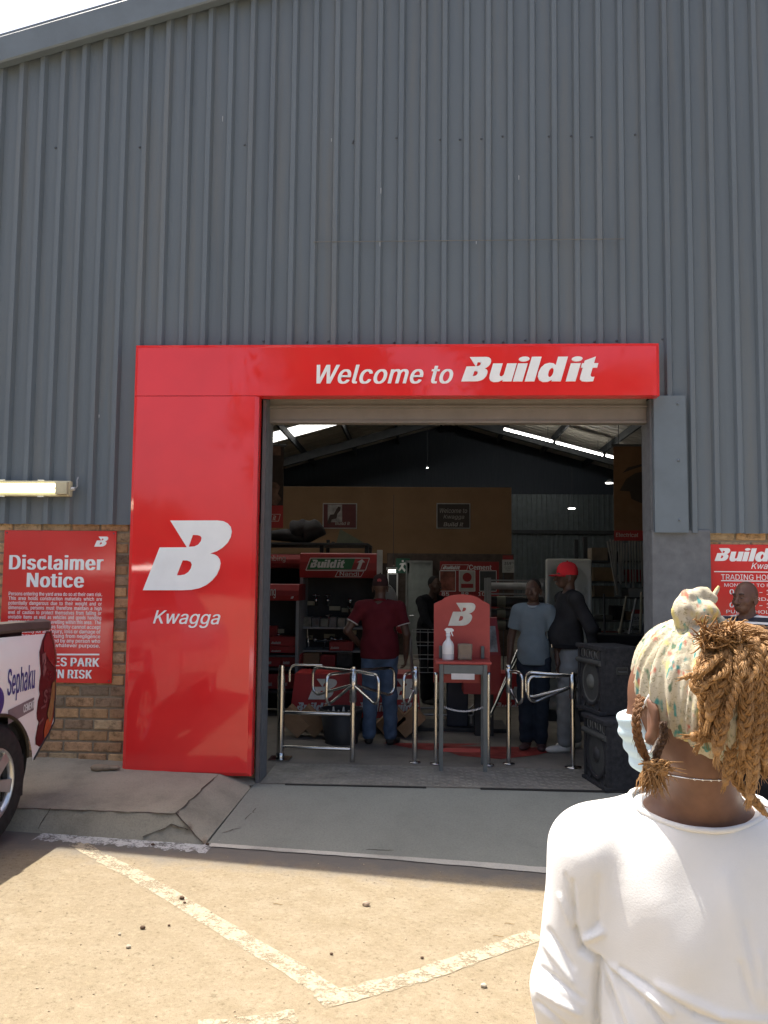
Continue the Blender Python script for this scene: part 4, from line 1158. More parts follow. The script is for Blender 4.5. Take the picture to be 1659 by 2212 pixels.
banner('hanging_banner', 1326, 962, 1412, 1168, 2.6, 'brown hanging banner with a dark picture at the right side of the doorway', mat('tan_banner', (.13, .075, .04), .8), (1146, 1168), pic_right)

# plumbing displays on the left
def display(name, label, x0, y0, x1, hdr, Y, depth, zbot=0.02, cat='display unit'):
    """red headed back board unit standing on the floor"""
    a, b, c, d = px_rect(x0, y0, x1, hdr, Y)
    t = empty(name, (a, Y, 0), label, cat)
    mb = MB()
    n = 8   # curved header
    prof = [(Y + depth, d), (Y + .08, d), (Y + .01, d - .05 * (d - c)), (Y - .03, d - .4 * (d - c)), (Y - .035, d - .7 * (d - c)), (Y, c), (Y + depth, c)]
    mb.add([(a, y, z) for y, z in prof] + [(b, y, z) for y, z in prof], [(i, (i + 1) % 7, 7 + (i + 1) % 7, 7 + i) for i in range(7)] + [tuple(range(7)), tuple(range(13, 6, -1))])
    mb.build('header', M_MAROON, t)
    mb = MB(); mb.box((a + .02, Y + depth - .05, zbot), (b - .02, Y + depth - .01, c)); mb.build('back_board', M_BLACKP, t)
    for xx in (a, b - .035):
        mb = MB(); mb.box((xx, Y + .02, zbot), (xx + .035, Y + depth - .052, c - .003)); mb.build('side_post', M_GREY, t)
    return t, a, b, c
YD = 3.3
t1, a1, b1, c1 = display('tap_display', 'black tap display with a tall red header and slanted white emblem', 648, 1194, 820, 1248, YD, .5)
mb = MB(); flat_px(mb, [(664, 1230), (760, 1230), (768, 1207), (674, 1207)], YD, .045); mb.build('emblem_field', mat('emblem_green', (.02, .14, .05), .5), t1)
mb = MB()
put_px(mb, WORD, 671, 1227, 746, 1209, YD, .052)
frame_px(mb, [(662, 1232), (790, 1232), (799, 1206), (672, 1206)], YD, 1.6, .052)
flat_px(mb, [(771, 1230), (777, 1215), (772, 1215), (783, 1208), (789, 1215), (784, 1215), (778, 1230)], YD, .052)
frame_px(mb, [(725, 1246), (780, 1246), (787, 1234), (731, 1234)], YD, 1.0, .052)
txt_px(mb, 'Nandi', 735, 1244, 776, 1235, YD, 0, 0, .052)
mb.build('lettering', M_SIGNW, t1)
p = MB(); px_box(p, 814, 1188, 826, 1252, YD - .05, .04); p.build('end_post', mat('pale_post', (.55, .55, .53), .6), t1)
zsh = at(740, 1461 - 0, Y=YD).z
sh = MB()
for yy in (1357, 1407):
    z = at(730, yy, Y=YD).z
    sh.bbox((a1 + .04, YD - .0, z - .012), (b1 - .04, YD + .44, z + .012), .004)
sh.build('shelf', M_GREY, t1)
mb = MB(); px_box(mb, 652, 1380, 676, 1403, YD - .02, .01)
t2, a2, b2, c2 = display('plumbing_display', 'black plumbing display with a red header panel, left of the tap display', 540, 1261, 646, 1297, YD - .35, .5)
mb = MB(); txt_px(mb, 'Plumbing', 553, 1292, 597, 1267, YD - .35, .012, 0, .045); put_px(mb, LOGO, 629, 1293, 636, 1288, YD - .35, .045); mb.build('lettering', M_SIGNW, t2)
t3, a3, b3, c3 = display('overhead_rack', 'tall dark rack with a red upper header behind the plumbing display', 540, 1196, 655, 1226, YD + .9, .9)
mb = MB(); txt_px(mb, 'Plumbing', 560, 1215, 618, 1200, YD + .9, .01, 0, .045); mb.build('lettering', mat('faded_letter', (.45, .42, .38)), t3)
mb = MB(); q = px_rect(540, 1172, 795, 1196, YD + .9)
mb.bbox((q[0], YD + .9, q[3] - .03), (q[1], YD + 1.8, q[3]), .005)
for xx in (q[0], q[0] + .9, q[1] - .05): mb.box((xx, YD + 1.0, 0), (xx + .05, YD + 1.05, q[3] - .03)); mb.box((xx, YD + 1.7, 0), (xx + .05, YD + 1.75, q[3] - .03))
mb.build('deck', M_STEEL, t3)

# sacks lying on the rack deck
ZT = q[3]
def sack(name, label, px_, w_, h_, tilt, grp=None):
    mb = MB()
    c0 = at(px_, 1172, Y=YD + 1.3)
    n = 14
    prof = []
    for i in range(n + 1):
        u = i / n
        hh = h_ * (0.25 + .75 * math.sin(math.pi * (0.08 + .84 * u)) ** .6) * (1 + .10 * math.sin(9 * u + px_))
        prof.append((u * w_ - w_ / 2, hh))
    for i in range(n):
        for s in range(6):
            pass
    M = Matrix.Translation((c0.x, YD + 1.3, ZT + .004)) @ Matrix.Rotation(tilt, 4, 'Y')
    vs, fs, m_ = [], [], 12
    for (x, hh) in prof:
        for k in range(m_):
            an = 2 * math.pi * k / m_
            yy = .25 * math.cos(an) * (hh / h_) ** .5
            zz = hh / 2 + hh / 2 * math.sin(an)
            vs.append(M @ Vector((x, yy, zz)))
    for i in range(n):
        for k in range(m_):
            fs.append((i * m_ + k, i * m_ + (k + 1) % m_, (i + 1) * m_ + (k + 1) % m_, (i + 1) * m_ + k))
    fs += [tuple(range(m_)), tuple(range(n * m_ + m_ - 1, n * m_ - 1, -1))]
    mb.add(vs, fs, True)
    zmin = min(v.z for v in vs)
    mb.v = [v + Vector((0, 0, ZT + .002 - zmin)) for v in mb.v]
    mb.build(name, mat('dark_sack', (.035, .032, .035), .8, var=.3), None, label, 'sack', grp, origin=(c0.x, YD + 1.3, ZT))
sack('plastic_sack', 'dark sack lying flat with a raised neck at the door end of the rack deck', 612, .62, .16, R(6))
sack('plastic_sack', 'dark pointed sack standing upright, first of two on the rack deck', 659, .28, .30, R(-28))
sack('plastic_sack', 'dark pointed sack standing upright, nearer the pots on the rack deck', 684, .28, .30, R(-28))
for i, (x0, x1, y0, cl, lab) in enumerate(((705, 713, 1162, (.03, .03, .03), 'short black pot at the end of the row of sacks on the rack deck'), (716, 724, 1166, (.03, .03, .03), 'lower black pot beside the short black pot on the rack deck'), (728, 752, 1160, (.16, .17, .12), 'greenish sloping carton at the far end of the rack deck'))):
    g_ = px_rect(x0, y0, x1, 1171, YD + 1.3)
    mb = MB()
    if i < 2: mb.lathe([(0, 0), ((g_[1] - g_[0]) * .42, 0), ((g_[1] - g_[0]) * .5, g_[3] - g_[2]), (0, g_[3] - g_[2])], 14, Matrix.Translation(((g_[0] + g_[1]) / 2, YD + 1.3, ZT + .002)))
    else: mb.add([(g_[0], YD + 1.2, ZT + .002), (g_[1] + .25, YD + 1.2, ZT + .002), (g_[0] + .05, YD + 1.2, ZT + .2), (g_[0], YD + 1.5, ZT + .002), (g_[1] + .25, YD + 1.5, ZT + .002), (g_[0] + .05, YD + 1.5, ZT + .2)], [(0, 1, 2), (5, 4, 3), (0, 3, 4, 1), (1, 4, 5, 2), (2, 5, 3, 0)])
    mb.build('pot' if i < 2 else 'carton', mat('stock_%d' % i, cl, .7), None, lab, 'pot' if i < 2 else 'carton', origin=(g_[0], YD + 1.3, ZT))

# taps hung on the boards
def tap_at(px_, py_, Y, kind, label):
    p = at(px_, py_, Y=Y)
    mb = MB()
    k = Y
    def T(dx, dy, dz): return Vector((p.x + dx, Y + dy, p.z + dz))
    if kind == 'pillar':      # cross head pillar tap with a spout
        mb.lathe([(0, -.085), (.016, -.08), (.016, -.03), (.022, -.02), (.013, 0), (.013, .04), (0, .045)], 12, Matrix.Translation(T(0, -.05, 0)))
        mb.tube([T(-.04, -.05, .045), T(.04, -.05, .045)], .009, 8); mb.tube([T(0, -.09, .045), T(0, -.01, .045)], .009, 8)
        mb.ball(T(0, -.05, .045), .017, n=8)
        mb.tube([T(0, -.05, 0), T(0, -.12, .01), T(0, -.14, -.03)], .010, 8)
    elif kind == 'mixer':     # wall mixer, two heads and swivel spout
        mb.tube([T(-.09, -.05, 0), T(.09, -.05, 0)], .018, 10)
        for s in (-1, 1):
            mb.lathe([(0, 0), (.028, .0), (.032, .03), (.02, .055), (0, .06)], 10, Matrix.Translation(T(s * .1, -.05, 0)) @ Matrix.Rotation(s * R(50), 4, 'Y'))
        mb.tube([T(0, -.05, 0), T(0, -.07, -.06), T(0, -.16, -.09), T(0, -.19, -.075)], .012, 8)
        mb.ball(T(0, -.05, .01), .026, n=8)
    elif kind == 'bib':
        mb.lathe([(0, -.03), (.03, -.02), (.036, .0), (.03, .02), (.012, .03), (0, .032)], 12, Matrix.Translation(T(0, -.05, 0)))
        mb.tube([T(0, -.05, -.02), T(.0, -.10, -.05), T(0, -.12, -.09)], .012, 8)
    elif kind == 'upright':   # tall spout on a bar between two heads
        mb.tube([T(-.10, -.05, -.05), T(-.05, -.05, -.075), T(.05, -.05, -.075), T(.10, -.05, -.05)], .012, 8)
        for s in (-1, 1): mb.ball(T(s * .11, -.05, -.045), .03, n=10)
        mb.tube([T(0, -.05, -.07), T(0, -.05, .06), T(0, -.07, .09)], .010, 8)
    mb.build('tap', M_CHROME, None, label, 'tap', 'chrome taps on the display boards', origin=p)
    return p
YB = YD + .44
for a_ in ((680 + 4, 1294, YB, 'pillar', 'cross head chrome tap, topmost beside the shower mixer on the tap display'), (719 - 10, 1294, YB, 'pillar', 'cross head chrome tap in the middle of the top row'),
           (745 + 12, 1297, YB, 'bib', 'round bib tap ending the top row of the tap display'), (756, 1310, YB, 'bib', 'small bib tap just below the round bib tap on the tap display'),
           (711, 1337, YB, 'pillar', 'slim tap hanging under the top row beside the red sleeve'), (666, 1383, YB, 'pillar', 'small tap low on the tap display, inside the shower hose loop'),
           (703, 1384, YB, 'mixer', 'two headed chrome mixer low on the tap display'), (738, 1382, YB, 'mixer', 'second two headed mixer low on the tap display, by the red sleeve'),
           (600, 1404, YD + .09, 'upright', 'two headed tap with tall spout, middle of the plumbing display'), (603, 1372, YD + .09, 'bib', 'small tap under the top price tag of the plumbing display'),
           (579, 1451 - 8, YD + .09, 'bib', 'round chrome tap at the door side, bottom row of the plumbing display'), (615, 1443, YD + .09, 'bib', 'round chrome tap at the inner side, bottom row of the plumbing display')):
    tap_at(*a_)
# shower mixer with hose
p = at(676, 1343, Y=YB)
SM = empty('shower_mixer', tuple(p), 'chrome shower mixer with a long looping hose on the tap display', 'shower mixer')
mb = MB()
def T(dx, dy, dz): return Vector((p.x + dx, YB + dy, p.z + dz))
mb.tube([T(-.12, -.05, 0), T(.16, -.05, 0)], .022, 10); mb.ball(T(-.0, -.05, 0), .035, n=10); mb.ball(T(.17, -.05, 0), .03, n=8)
mb.tube([T(0, -.05, 0), T(0, -.08, -.09)], .016, 8); mb.tube([T(-.09, -.09, .05), T(.1, -.09, .05)], .016, 8); mb.ball(T(.11, -.09, .045), .03, n=8)
mb.build('valve_body', M_CHROME, SM)
hz = []
for x, y in ((664, 1346), (654, 1350), (650, 1375), (645, 1420), (645, 1465), (652, 1480), (662, 1478), (667, 1460), (666, 1420), (662, 1380), (660, 1352)):
    v = at(x + 3, y - 8, Y=YB - .06); hz.append(v)
mb = MB()
fine = []
for i in range(len(hz) - 1):
    for k in range(4): fine.append(hz[i].lerp(hz[i + 1], k / 4))
mb.tube(fine, .006, 6); mb.build('hose', M_CHROME, SM)
# price tags on both boards, one object per board part
def tags(parent, lst, Y):
    for x, y in lst:
        mb = MB(); px_box(mb, x - 12, y - 4.5, x + 12, y + 4.5, Y, .006, .001); mb.build('price_tag', mat('cream_tag', (.42, .38, .28), .7), parent)
tags(t1, [(660 + 9, 1303), (724 - 1, 1314), (750, 1318), (664, 1377), (712, 1374), (763 - 5, 1366)], YB - .012)
tags(t2, [(602, 1363), (605, 1472), (619, 1538 - 2)], YD + .075)
mb = MB(); px_box(mb, 620, 1236, 640, 1252, YD - .09, .02); 
# boxes on shelves, left
def carton(x0, y0, x1, y1, Y, depth, label, m_=None, word=True, cat='box', grp='red boxes on the plumbing shelves'):
    a_, b_, c_, d_ = px_rect(x0, y0, x1, y1, Y)
    t = empty('carton', (a_, Y, c_), label, cat, grp)
    mb = MB(); mb.bbox((a_, Y, c_), (b_, Y + depth, d_), .006); mb.build('box', m_ or M_MAROON, t)
    if word:
        mb = MB(); hgt = (y1 - y0); put_px(mb, WORD, x0 + 3, y1 - hgt * .2, x0 + (x1 - x0) * .42, y1 - hgt * .45, Y, .003); mb.build('lettering', mat('faded_letter', (.45, .42, .38)), t)
for x0, y0, x1, y1, lab in ((583, 1490 - 94 + 104 - 35, 640, 1561 - 76, 'red box under the bottom tap row of the plumbing display, upper of two'), (583, 1486, 640, 1504 - 3, 'red box directly beneath the upper red box on the plumbing display'),
                            (572, 1504, 606, 1530, 'narrow red box at the door side on the low plumbing shelf'), (608, 1504, 650, 1530, 'wide red box beside the narrow one on the low plumbing shelf'),
                            (576, 1546, 604, 1578, 'dark red box at floor level, door side, under the plumbing display'), (607, 1546, 640, 1578, 'dark red box at floor level, inner side, under the plumbing display')):
    carton(x0, y0 - 100 + 10, x1, y1 - 100 + 10, YD - .25, .3, lab)
shf = MB()
for yy in (1413, 1441, 1490):
    z = at(600, yy, Y=YD - .25).z
    shf.bbox((a2 + .04, YD - .32, z - .03), (b2 - .04, YD + .12, z - .004), .004)
shf.build('shelf', M_STEEL, t2)
carton(711, 1386, 762, 1406, YD - .02, .3, 'red box on the tap display shelf left of the man in red', None, True)
mb = MB()
for i, (x0, x1) in enumerate(((655, 672), (674, 690), (692, 709), (711, 727), (729, 746), (748, 766))):
    t = MB(); px_box(t, x0, 1333 + (i % 3) * 1.5, x1, 1355, YD + .04, .2, .006)
    t.build('blister_pack', mat('clear_pack_%d' % (i % 2), ((.2, .19, .16), (.13, .13, .13))[i % 2], .3, var=.5, scale=14), None, 'pale packet in the row on the upper shelf of the tap display', 'packet', 'packets on the tap display shelf')
# red counter fronts with emblem, tile stacks in front
YC = 2.1
def counter(x0, x1, label, px_logo, words):
    a_, b_, c_, d_ = px_rect(x0, 1457, x1, 1551, YC)
    t = empty('display_bin', (a_, YC, 0), label, 'display bin')
    mb = MB()
    mb.add([(a_ - .04, YC - .02, c_), (b_ + .04, YC - .02, c_), (b_, YC + .05, d_), (a_, YC + .05, d_), (a_ - .04, YC + .5, c_), (b_ + .04, YC + .5, c_), (b_, YC + .5, d_), (a_, YC + .5, d_)],
           [(0, 1, 2, 3), (5, 4, 7, 6), (4, 0, 3, 7), (1, 5, 6, 2), (3, 2, 6, 7)])
    mb.build('front_panel', mat('bin_red', (.42, .03, .03), .45, var=.08), t)
    lg_ = MB()
    for x in px_logo: put_px(lg_, LOGO, x, 1511, x + 62, 1466, YC - .015, .012)
    lg_.build('emblem', M_SIGNW, t)
    wd = MB()
    for xa, xb in words: put_px(wd, WORD, xa, 1537, xb, 1517, YC - .022, .012)
    wd.build('lettering', M_SIGNW, t)
    lg_ = MB()
    for xx in (a_ + .03, b_ - .09): lg_.box((xx, YC + .05, 0), (xx + .06, YC + .45, c_ - .002))
    lg_.build('base', M_STEEL, t)
counter(635, 765, 'red display bin with a white emblem behind the left turnstile frame', (666,), ((640, 716),))
counter(772, 900, 'red display bin with a white emblem behind the legs of the man in red', (838,), ((745 + 30, 832), (838, 905)))
YC = 4.0
counter(1042, 1262, 'long low red display bin behind the legs of the two men on the right', (1100, 1215), ((1070, 1130), (1140, 1200), (1205, 1262)))
# stacked stock around the left displays
for i, (x0, y0, x1, y1, Yk, k) in enumerate(((655, 1412, 690, 1440, 3.2, 'c'), (692, 1416, 724, 1440, 3.2, 'r'), (727, 1410, 760, 1440, 3.2, 'd'), (573, 1580, 602, 1606, 2.95, 'd'), (604, 1584, 640, 1606, 2.95, 'c'), (575, 1352, 598, 1378, 3.3, 'r'), (618, 1398, 642, 1410, 3.3, 'd'), (780, 1388, 806, 1408, 3.5, 'c'))):
    g_ = px_rect(x0, y0, x1, y1, Yk)
    mb = MB(); mb.bbox((g_[0], Yk, g_[2]), (g_[1], Yk + .22, g_[3]), .006)
    mb.build('stock_box', {'c': M_CARD, 'r': M_MAROON, 'd': mat('dark_stock', (.05, .045, .04), .7, var=.4, scale=12)}[k], None, {'c': 'small brown', 'r': 'small red', 'd': 'small dark'}[k] + ' stock box among the goods of the left hand displays', 'box', 'small stock boxes on the left displays', origin=(g_[0], Yk, g_[2]))
PB_ = empty('promotion_sign', tuple(at(779, 1320, Y=YD)), 'small dark blue promotion sign on the tap display beside the dark cap', 'sign')
q = px_rect(768, 1306, 790, 1334, YD - .06)
mb = MB(); mb.box((q[0], YD - .07, q[2]), (q[1], YD - .06, q[3])); mb.build('card', mat('promo_blue', (.03, .045, .10), .5), PB_)
mb = MB(); txt_px(mb, 'I'+'M ON', 770, 1318, 784, 1314, YD - .07); txt_px(mb, 'PROMOTION', 769, 1325, 789, 1321, YD - .07); mb.build('lettering', mat('pale_blue_letter', (.3, .35, .45)), PB_)
# wheelbarrow tipped up beside the tap display
WB = empty('wheelbarrow', tuple(at(838, 1320, Y=4.4)), 'pale wheelbarrow tray stood up on a rack beside the tap display', 'wheelbarrow')
pc = at(832, 1300, Y=4.4)
mb = MB(); mb.ball(pc, (.17, .09, .26), Matrix.Rotation(R(-12), 3, 'Y'), 16); mb.build('tray', mat('pale_tray', (.34, .34, .33), .5), WB)
mb = MB(); mb.tube([pc + Vector((-.12, -.1, .2)), pc + Vector((.0, -.12, -.2)), pc + Vector((.12, -.05, -.75)), Vector((pc.x + .2, 4.3, .03))], .016, 8); mb.tube([pc + Vector((-.1, .1, .2)), pc + Vector((.02, .1, -.2)), Vector((pc.x + .15, 4.5, .03))], .016, 8); mb.build('frame', M_STEEL, WB)
YC = 2.75
for i, (x0, lab) in enumerate(((624, 'brown tile box leaning at the door end of the row on the floor'), (660, 'brown tile box leaning in the middle of the row on the floor'), (697, 'brown tile box leaning at the inner end of the row, by the black basket'))):
    p = at(x0 + 12, 1606, Y=1.8)
    mb = MB(); mb.bbox((-.085, -.09, -.135), (.085, .09, .135), .006, Matrix.Translation((p.x, 1.8 + .02 * i, .215)) @ Matrix.Rotation(R(-47), 4, 'Y'))
    mb.v = [v - Vector((0, 0, min(q.z for q in mb.v) - .002)) for v in mb.v]
    mb.build('tile_box', M_CARD, None, lab, 'box', 'leaning tile boxes', origin=(p.x, 1.8, 0))
for x0, lab in ((845, 'brown tile box leaning between the boots of the man in red'), (885, 'brown tile box leaning right of the man in red')):
    p = at(x0, 1606, Y=1.9)
    mb = MB(); mb.bbox((-.085, -.09, -.135), (.085, .09, .135), .006, Matrix.Translation((p.x, 1.9, .215)) @ Matrix.Rotation(R(47), 4, 'Y'))
    mb.v = [v - Vector((0, 0, min(q.z for q in mb.v) - .002)) for v in mb.v]
    mb.build('tile_box', M_CARD, None, lab, 'box', 'leaning tile boxes', origin=(p.x, 1.9, 0))
# black basket with pale bottles
p = at(737, 1600, Y=1.55)
BK = empty('basket', (p.x, 1.55, 0), 'round black basket of pale bottles on the floor behind the middle post', 'basket')
mb = MB(); mb.lathe([(.0, .01), (.14, .01), (.19, .30), (.20, .30), (.155, .0)], 22, Matrix.Translation((p.x, 1.55, 0)))
mb.build('tub', M_BLACKP, BK)
rim = MB(); rim.lathe([(.19, .29), (.21, .29), (.21, .32), (.19, .32), (.19, .29)], 22, Matrix.Translation((p.x, 1.55, 0))); rim.build('rim', M_BLACKP, BK)
for i in range(6):
    x = p.x - .12 + i * .048
    mb = MB(); mb.lathe([(0, 0), (.017, 0), (.018, .05), (.010, .075), (.007, .10), (0, .10)], 10, Matrix.Translation((x, 1.55 - .05, .21 + .03 * (i % 2))))
    mb.build('bottle', mat('pale_bottle', (.6, .58, .52), .4), None, 'pale bottle standing in the black basket on the floor', 'bottle', 'bottles in the basket', origin=(x, 1.50, .21))

# back of the shop: exit sign, lamp, doors, cement board
YK = 11.0
q = px_rect(853, 1206, 887, 1238, YK)
EX_ = empty('exit_sign', (q[0], YK, q[2]), 'green running man exit sign high at the back of the shop', 'sign')
mb = MB(); mb.bbox((q[0] + .02, YK, q[2]), (q[1] - .02, YK + .04, q[3]), .004); mb.build('plate', mat('exit_green', (.015, .085, .05), .5), EX_)
mb = MB()
for pts in ([(868, 1210), (872, 1210), (872, 1214), (868, 1214)], [(864, 1217), (876, 1215), (880, 1221), (878, 1223), (873, 1219), (871, 1225), (876, 1231), (874, 1236), (868, 1228), (863, 1234), (860, 1232), (866, 1224), (867, 1219), (863, 1221)]):
    flat_px(mb, pts, YK)
mb.build('running_man', M_SIGNW, EX_)
def wall_block(name, label, x0, y0, x1, y1, Y, depth, m_, cat, grp=None):
    a_, b_, c_, d_ = px_rect(x0, y0, x1, y1, Y)
    mb = MB(); mb.bbox((a_, Y, c_), (b_, Y + depth, d_), .008)
    return mb.build(name, m_, None, label, cat, grp, origin=(a_, Y, c_))
BW = wall_block('office_wall', 'dark brick office wall under the tan partition at the back of the shop', 835, 1196, 1110, 1430, YK + .08, .2, mat('dark_office_wall', (.07, .05, .04), .8, var=.3, scale=9), 'wall')
DR = empty('office_door', tuple(at(880, 1300, Y=YK)), 'pale grey office door at the back of the shop behind the person in black', 'door')
q = px_rect(879, 1216, 931, 1410, YK); mb = MB(); mb.bbox((q[0], YK, 0), (q[1], YK + .05, q[3]), .006); mb.build('leaf', mat('pale_green_door', (.25, .275, .26), .5), DR)
fr = MB()
for xa, xb, ya, yb in ((876, 879, 1212, 1410), (931, 934, 1212, 1410), (876, 934, 1211, 1216)):
    q = px_rect(xa, ya, xb, yb, YK); fr.box((q[0], YK - .02, max(.0, q[2])), (q[1], YK + .06, q[3]))
fr.build('frame', mat('door_frame_grey', (.22, .23, .22), .5), DR)
hd = MB(); pp = at(884, 1330, Y=YK - .03); hd.tube([pp, pp + Vector((.1, 0, 0))], .012, 8); hd.build('handle', M_CHROME, DR)
pq = at(839, 1234, Y=YK - .5); pr = at(854, 1234, Y=YK - .5)
LT = empty('tube_lamp', tuple(pq), 'short lit tube lamp beneath the exit sign', 'lamp')
mb = MB(); mb.tube([pq, pr], .025, 10); mb.build('tube', emit('cool_tube', (1, .98, .94), 6.0), LT)
mb = MB(); mb.box((pq.x - .04, YK - .53, pq.z + .028), (pr.x + .04, YK - .47, pq.z + .08)); mb.build('housing', M_SIGNW, LT)
mb = MB(); mb.tube([(pq.x + .1, YK - .5, pq.z + .08), (pq.x + .1, YK - .5, pq.z + 1.6)], .006, 5); mb.build('hanger', M_STEEL, LT)
WN = empty('doorway_frame', tuple(at(848, 1340, Y=YK)), 'narrow dark doorway with a pale frame beside the office door', 'doorway')
fr = MB()
for xa, xb, ya, yb in ((836, 839, 1240, 1410), (856, 859, 1240, 1410), (836, 859, 1238, 1241)):
    q = px_rect(xa, ya, xb, yb, YK); fr.box((q[0], YK - .0, max(.0, q[2])), (q[1], YK + .07, q[3]))
fr.build('frame', mat('pale_post', (.55, .55, .53)), WN)
q = px_rect(839, 1241, 856, 1410, YK + .03); mb = MB(); mb.box((q[0], YK + .03, .0), (q[1], YK + .06, q[3])); mb.build('opening_shade_panel', M_BLACKP, WN)  # black sheet paints the dark beyond the doorway
# fans / pale round tool on a stand
# cement board
YM = 7.2
q = px_rect(950, 1213, 1078, 1400, YM)
CB = empty('cement_board', (q[0], YM, 0), 'tall red board with three bag pictures and white heading behind the red stand', 'display board')
mb = MB(); mb.bbox((q[0], YM, 0), (q[1], YM + .06, q[3]), .006); mb.build('board', M_MAROON, CB)
mb = MB(); txt_px(mb, 'Cement', 1013, 1231, 1062, 1220, YM, .03, 0); put_px(mb, WORD, 956, 1230, 994, 1222, YM)
frame_px(mb, [(952, 1232), (1008, 1232), (1012, 1220), (956, 1220)], YM, .9)
txt_px(mb, '85', 954, 1287, 970, 1279, YM, .03); txt_px(mb, '89', 996, 1287, 1012, 1279, YM, .03); txt_px(mb, '109', 1033, 1287, 1056, 1279, YM, .03)
mb.build('lettering', M_SIGNW, CB)
for x0, x1, m_ in ((950, 984, mat('bag_print_a', (.22, .07, .05), .6, var=.6, scale=8)), (992, 1026, mat('bag_print_b', (.42, .40, .36), .6)), (1036, 1072, mat('bag_print_c', (.06, .06, .06), .6))):
    mb = MB(); flat_px(mb, [(x0, 1277), (x1, 1277), (x1, 1233), (x0, 1233)], YM); mb.build('bag_picture', m_, CB)
    mb = MB(); frame_px(mb, [(x0, 1277), (x1, 1277), (x1, 1233), (x0, 1233)], YM, 1.3, .006); mb.build('picture_frame', M_SIGNW, CB)
mb = MB()
q0 = at(1009, 1247, Y=YM)
mb.add([Vector((q0.x + .075 * math.cos(t_ * math.pi / 12), YM - .008, q0.z + .075 * math.sin(t_ * math.pi / 12))) for t_ in range(24)], [tuple(range(24))])
flat_px(mb, [(996, 1270), (1022, 1270), (1022, 1261), (996, 1261)], YM, .008)
mb.build('roundel', M_MAROON, CB)
# red promotion bin behind the stand
YQ = 1.9
q = px_rect(1024, 1336, 1082, 1500, YQ)
RB = empty('promotion_bin', (q[0], YQ, 0), 'upright red promotion bin with a slanted grey card just behind the red stand', 'display bin')
mb = MB(); mb.add([(q[0] - .1, YQ, q[2]), (q[1], YQ, q[2]), (q[1], YQ, q[3] - .36), (q[1] - .03, YQ + .12, q[3]), (q[0] - .1, YQ + .12, q[3]), (q[0] - .1, YQ, q[3] - .36),
                   (q[0] - .1, YQ + .4, q[2]), (q[1], YQ + .4, q[2]), (q[1], YQ + .4, q[3]), (q[0] - .1, YQ + .4, q[3])],
              [(0, 1, 2, 5), (5, 2, 3, 4), (4, 3, 8, 9), (1, 7, 8, 3, 2), (0, 5, 4, 9, 6), (7, 6, 9, 8), (6, 7, 1, 0)])
mb.build('body', M_MAROON, RB)
def slant_q(u0, u1, v0, v1):
    """patch on the sloping face: u across, v up"""
    A_, B_ = Vector((q[0] - .1, YQ, q[3] - .36)), Vector((q[1], YQ, q[3] - .36))
    C_, D_ = Vector((q[1] - .03, YQ + .12, q[3])), Vector((q[0] - .1, YQ + .12, q[3]))
    nr = (B_ - A_).cross(D_ - A_).normalized() * .004
    return [(A_.lerp(B_, u)).lerp(D_.lerp(C_, u), v) + nr for u, v in ((u0, v0), (u1, v0), (u1, v1), (u0, v1))]
mb = MB(); mb.quad(*slant_q(.5, .93, .08, .78)); mb.build('card', mat('grey_photo', (.25, .24, .23), .4, var=.6, scale=10), RB)
mb = MB(); A_ = slant_q(.58, .75, .84, .94); put(mb, text_mesh('BI', .03, .3), A_[0], (A_[1] - A_[0]).normalized(), (A_[3] - A_[0]).normalized(), Vector((0, -1, 0)), ((A_[1] - A_[0]).length, (A_[3] - A_[0]).length), lift=.003); mb.build('lettering', M_SIGNW, RB)
ft = MB(); ft.box((q[0] + .02, YQ + .12, 0), (q[1] - .06, YQ + .3, q[2] - .001)); ft.build('foot', M_BLACKP, RB)
# dark pedestal on a flat base behind the stand
q = px_rect(965, 1490, 1010, 1585, 2.4)
PS = empty('pedestal', ((q[0] + q[1]) / 2, 2.4, 0), 'dark navy pedestal on a flat base seen under the red stand', 'pedestal')
mb = MB(); mb.bbox((q[0], 2.3, .04), (q[1], 2.6, .75), .01); mb.build('column', mat('navy_pedestal', (.012, .016, .03), .5), PS)
mb = MB(); mb.bbox((q[0] - .35, 2.2, .0), (q[1] + .4, 2.75, .038), .008); mb.build('base', M_BLACKP, PS)
# price placards
def placard(x0, y0, x1, y1, Y, label, num, numbox, pole):
    q = px_rect(x0, y0, x1, y1, Y)
    t = empty('price_card', (q[0], Y, q[2]), label, 'price card')
    mb = MB(); mb.box((q[0], Y, q[2]), (q[1], Y + .008, q[3])); mb.build('card', mat('price_white', (.42, .42, .40), .5), t)
    mb = MB(); txt_px(mb, num, *numbox, Y, .02); txt_px(mb, '95', numbox[2] + 1, numbox[1] - 1 - (numbox[1] - numbox[3]) * .5 + 1, numbox[2] + 6, numbox[3], Y, .01)
    for k in range(3): txt_px(mb, 'CONCRETE MIX'[:10 - 2 * k], (x0 + x1) / 2 - 9 + k * 2, numbox[1] + 5 + k * 4, (x0 + x1) / 2 + 9 - k * 2, numbox[1] + 2.5 + k * 4, Y)
    mb.build('lettering', mat('black_letter', (.02, .02, .02)), t)
    mb = MB()
    for yy, h_ in ((y0 - 9, 7),):
        q2 = px_rect(x0 + 1, yy, x1 - 3, y0 - .5, Y); mb.box((q2[0], Y, q2[2]), (q2[1], Y + .006, q2[3]))
    mb.build('heading', M_MAROON, t)
    mb = MB(); mb.tube([(q[0] + .02, Y + .03, q[3] + .05), (q[0] + .02, Y + .03, pole)], .008, 6); mb.build('pole', M_STEEL, t)
placard(1085, 1209, 1111, 1237, 6.0, 'white price card on a pole above the steel rolls', '359', (1089, 1221, 1104, 1214), 0)
placard(1364, 1326, 1391, 1352, 3.6, 'white price card in front of the goods shelf at the right of the door', '59', (1370, 1339, 1381, 1332), 0)
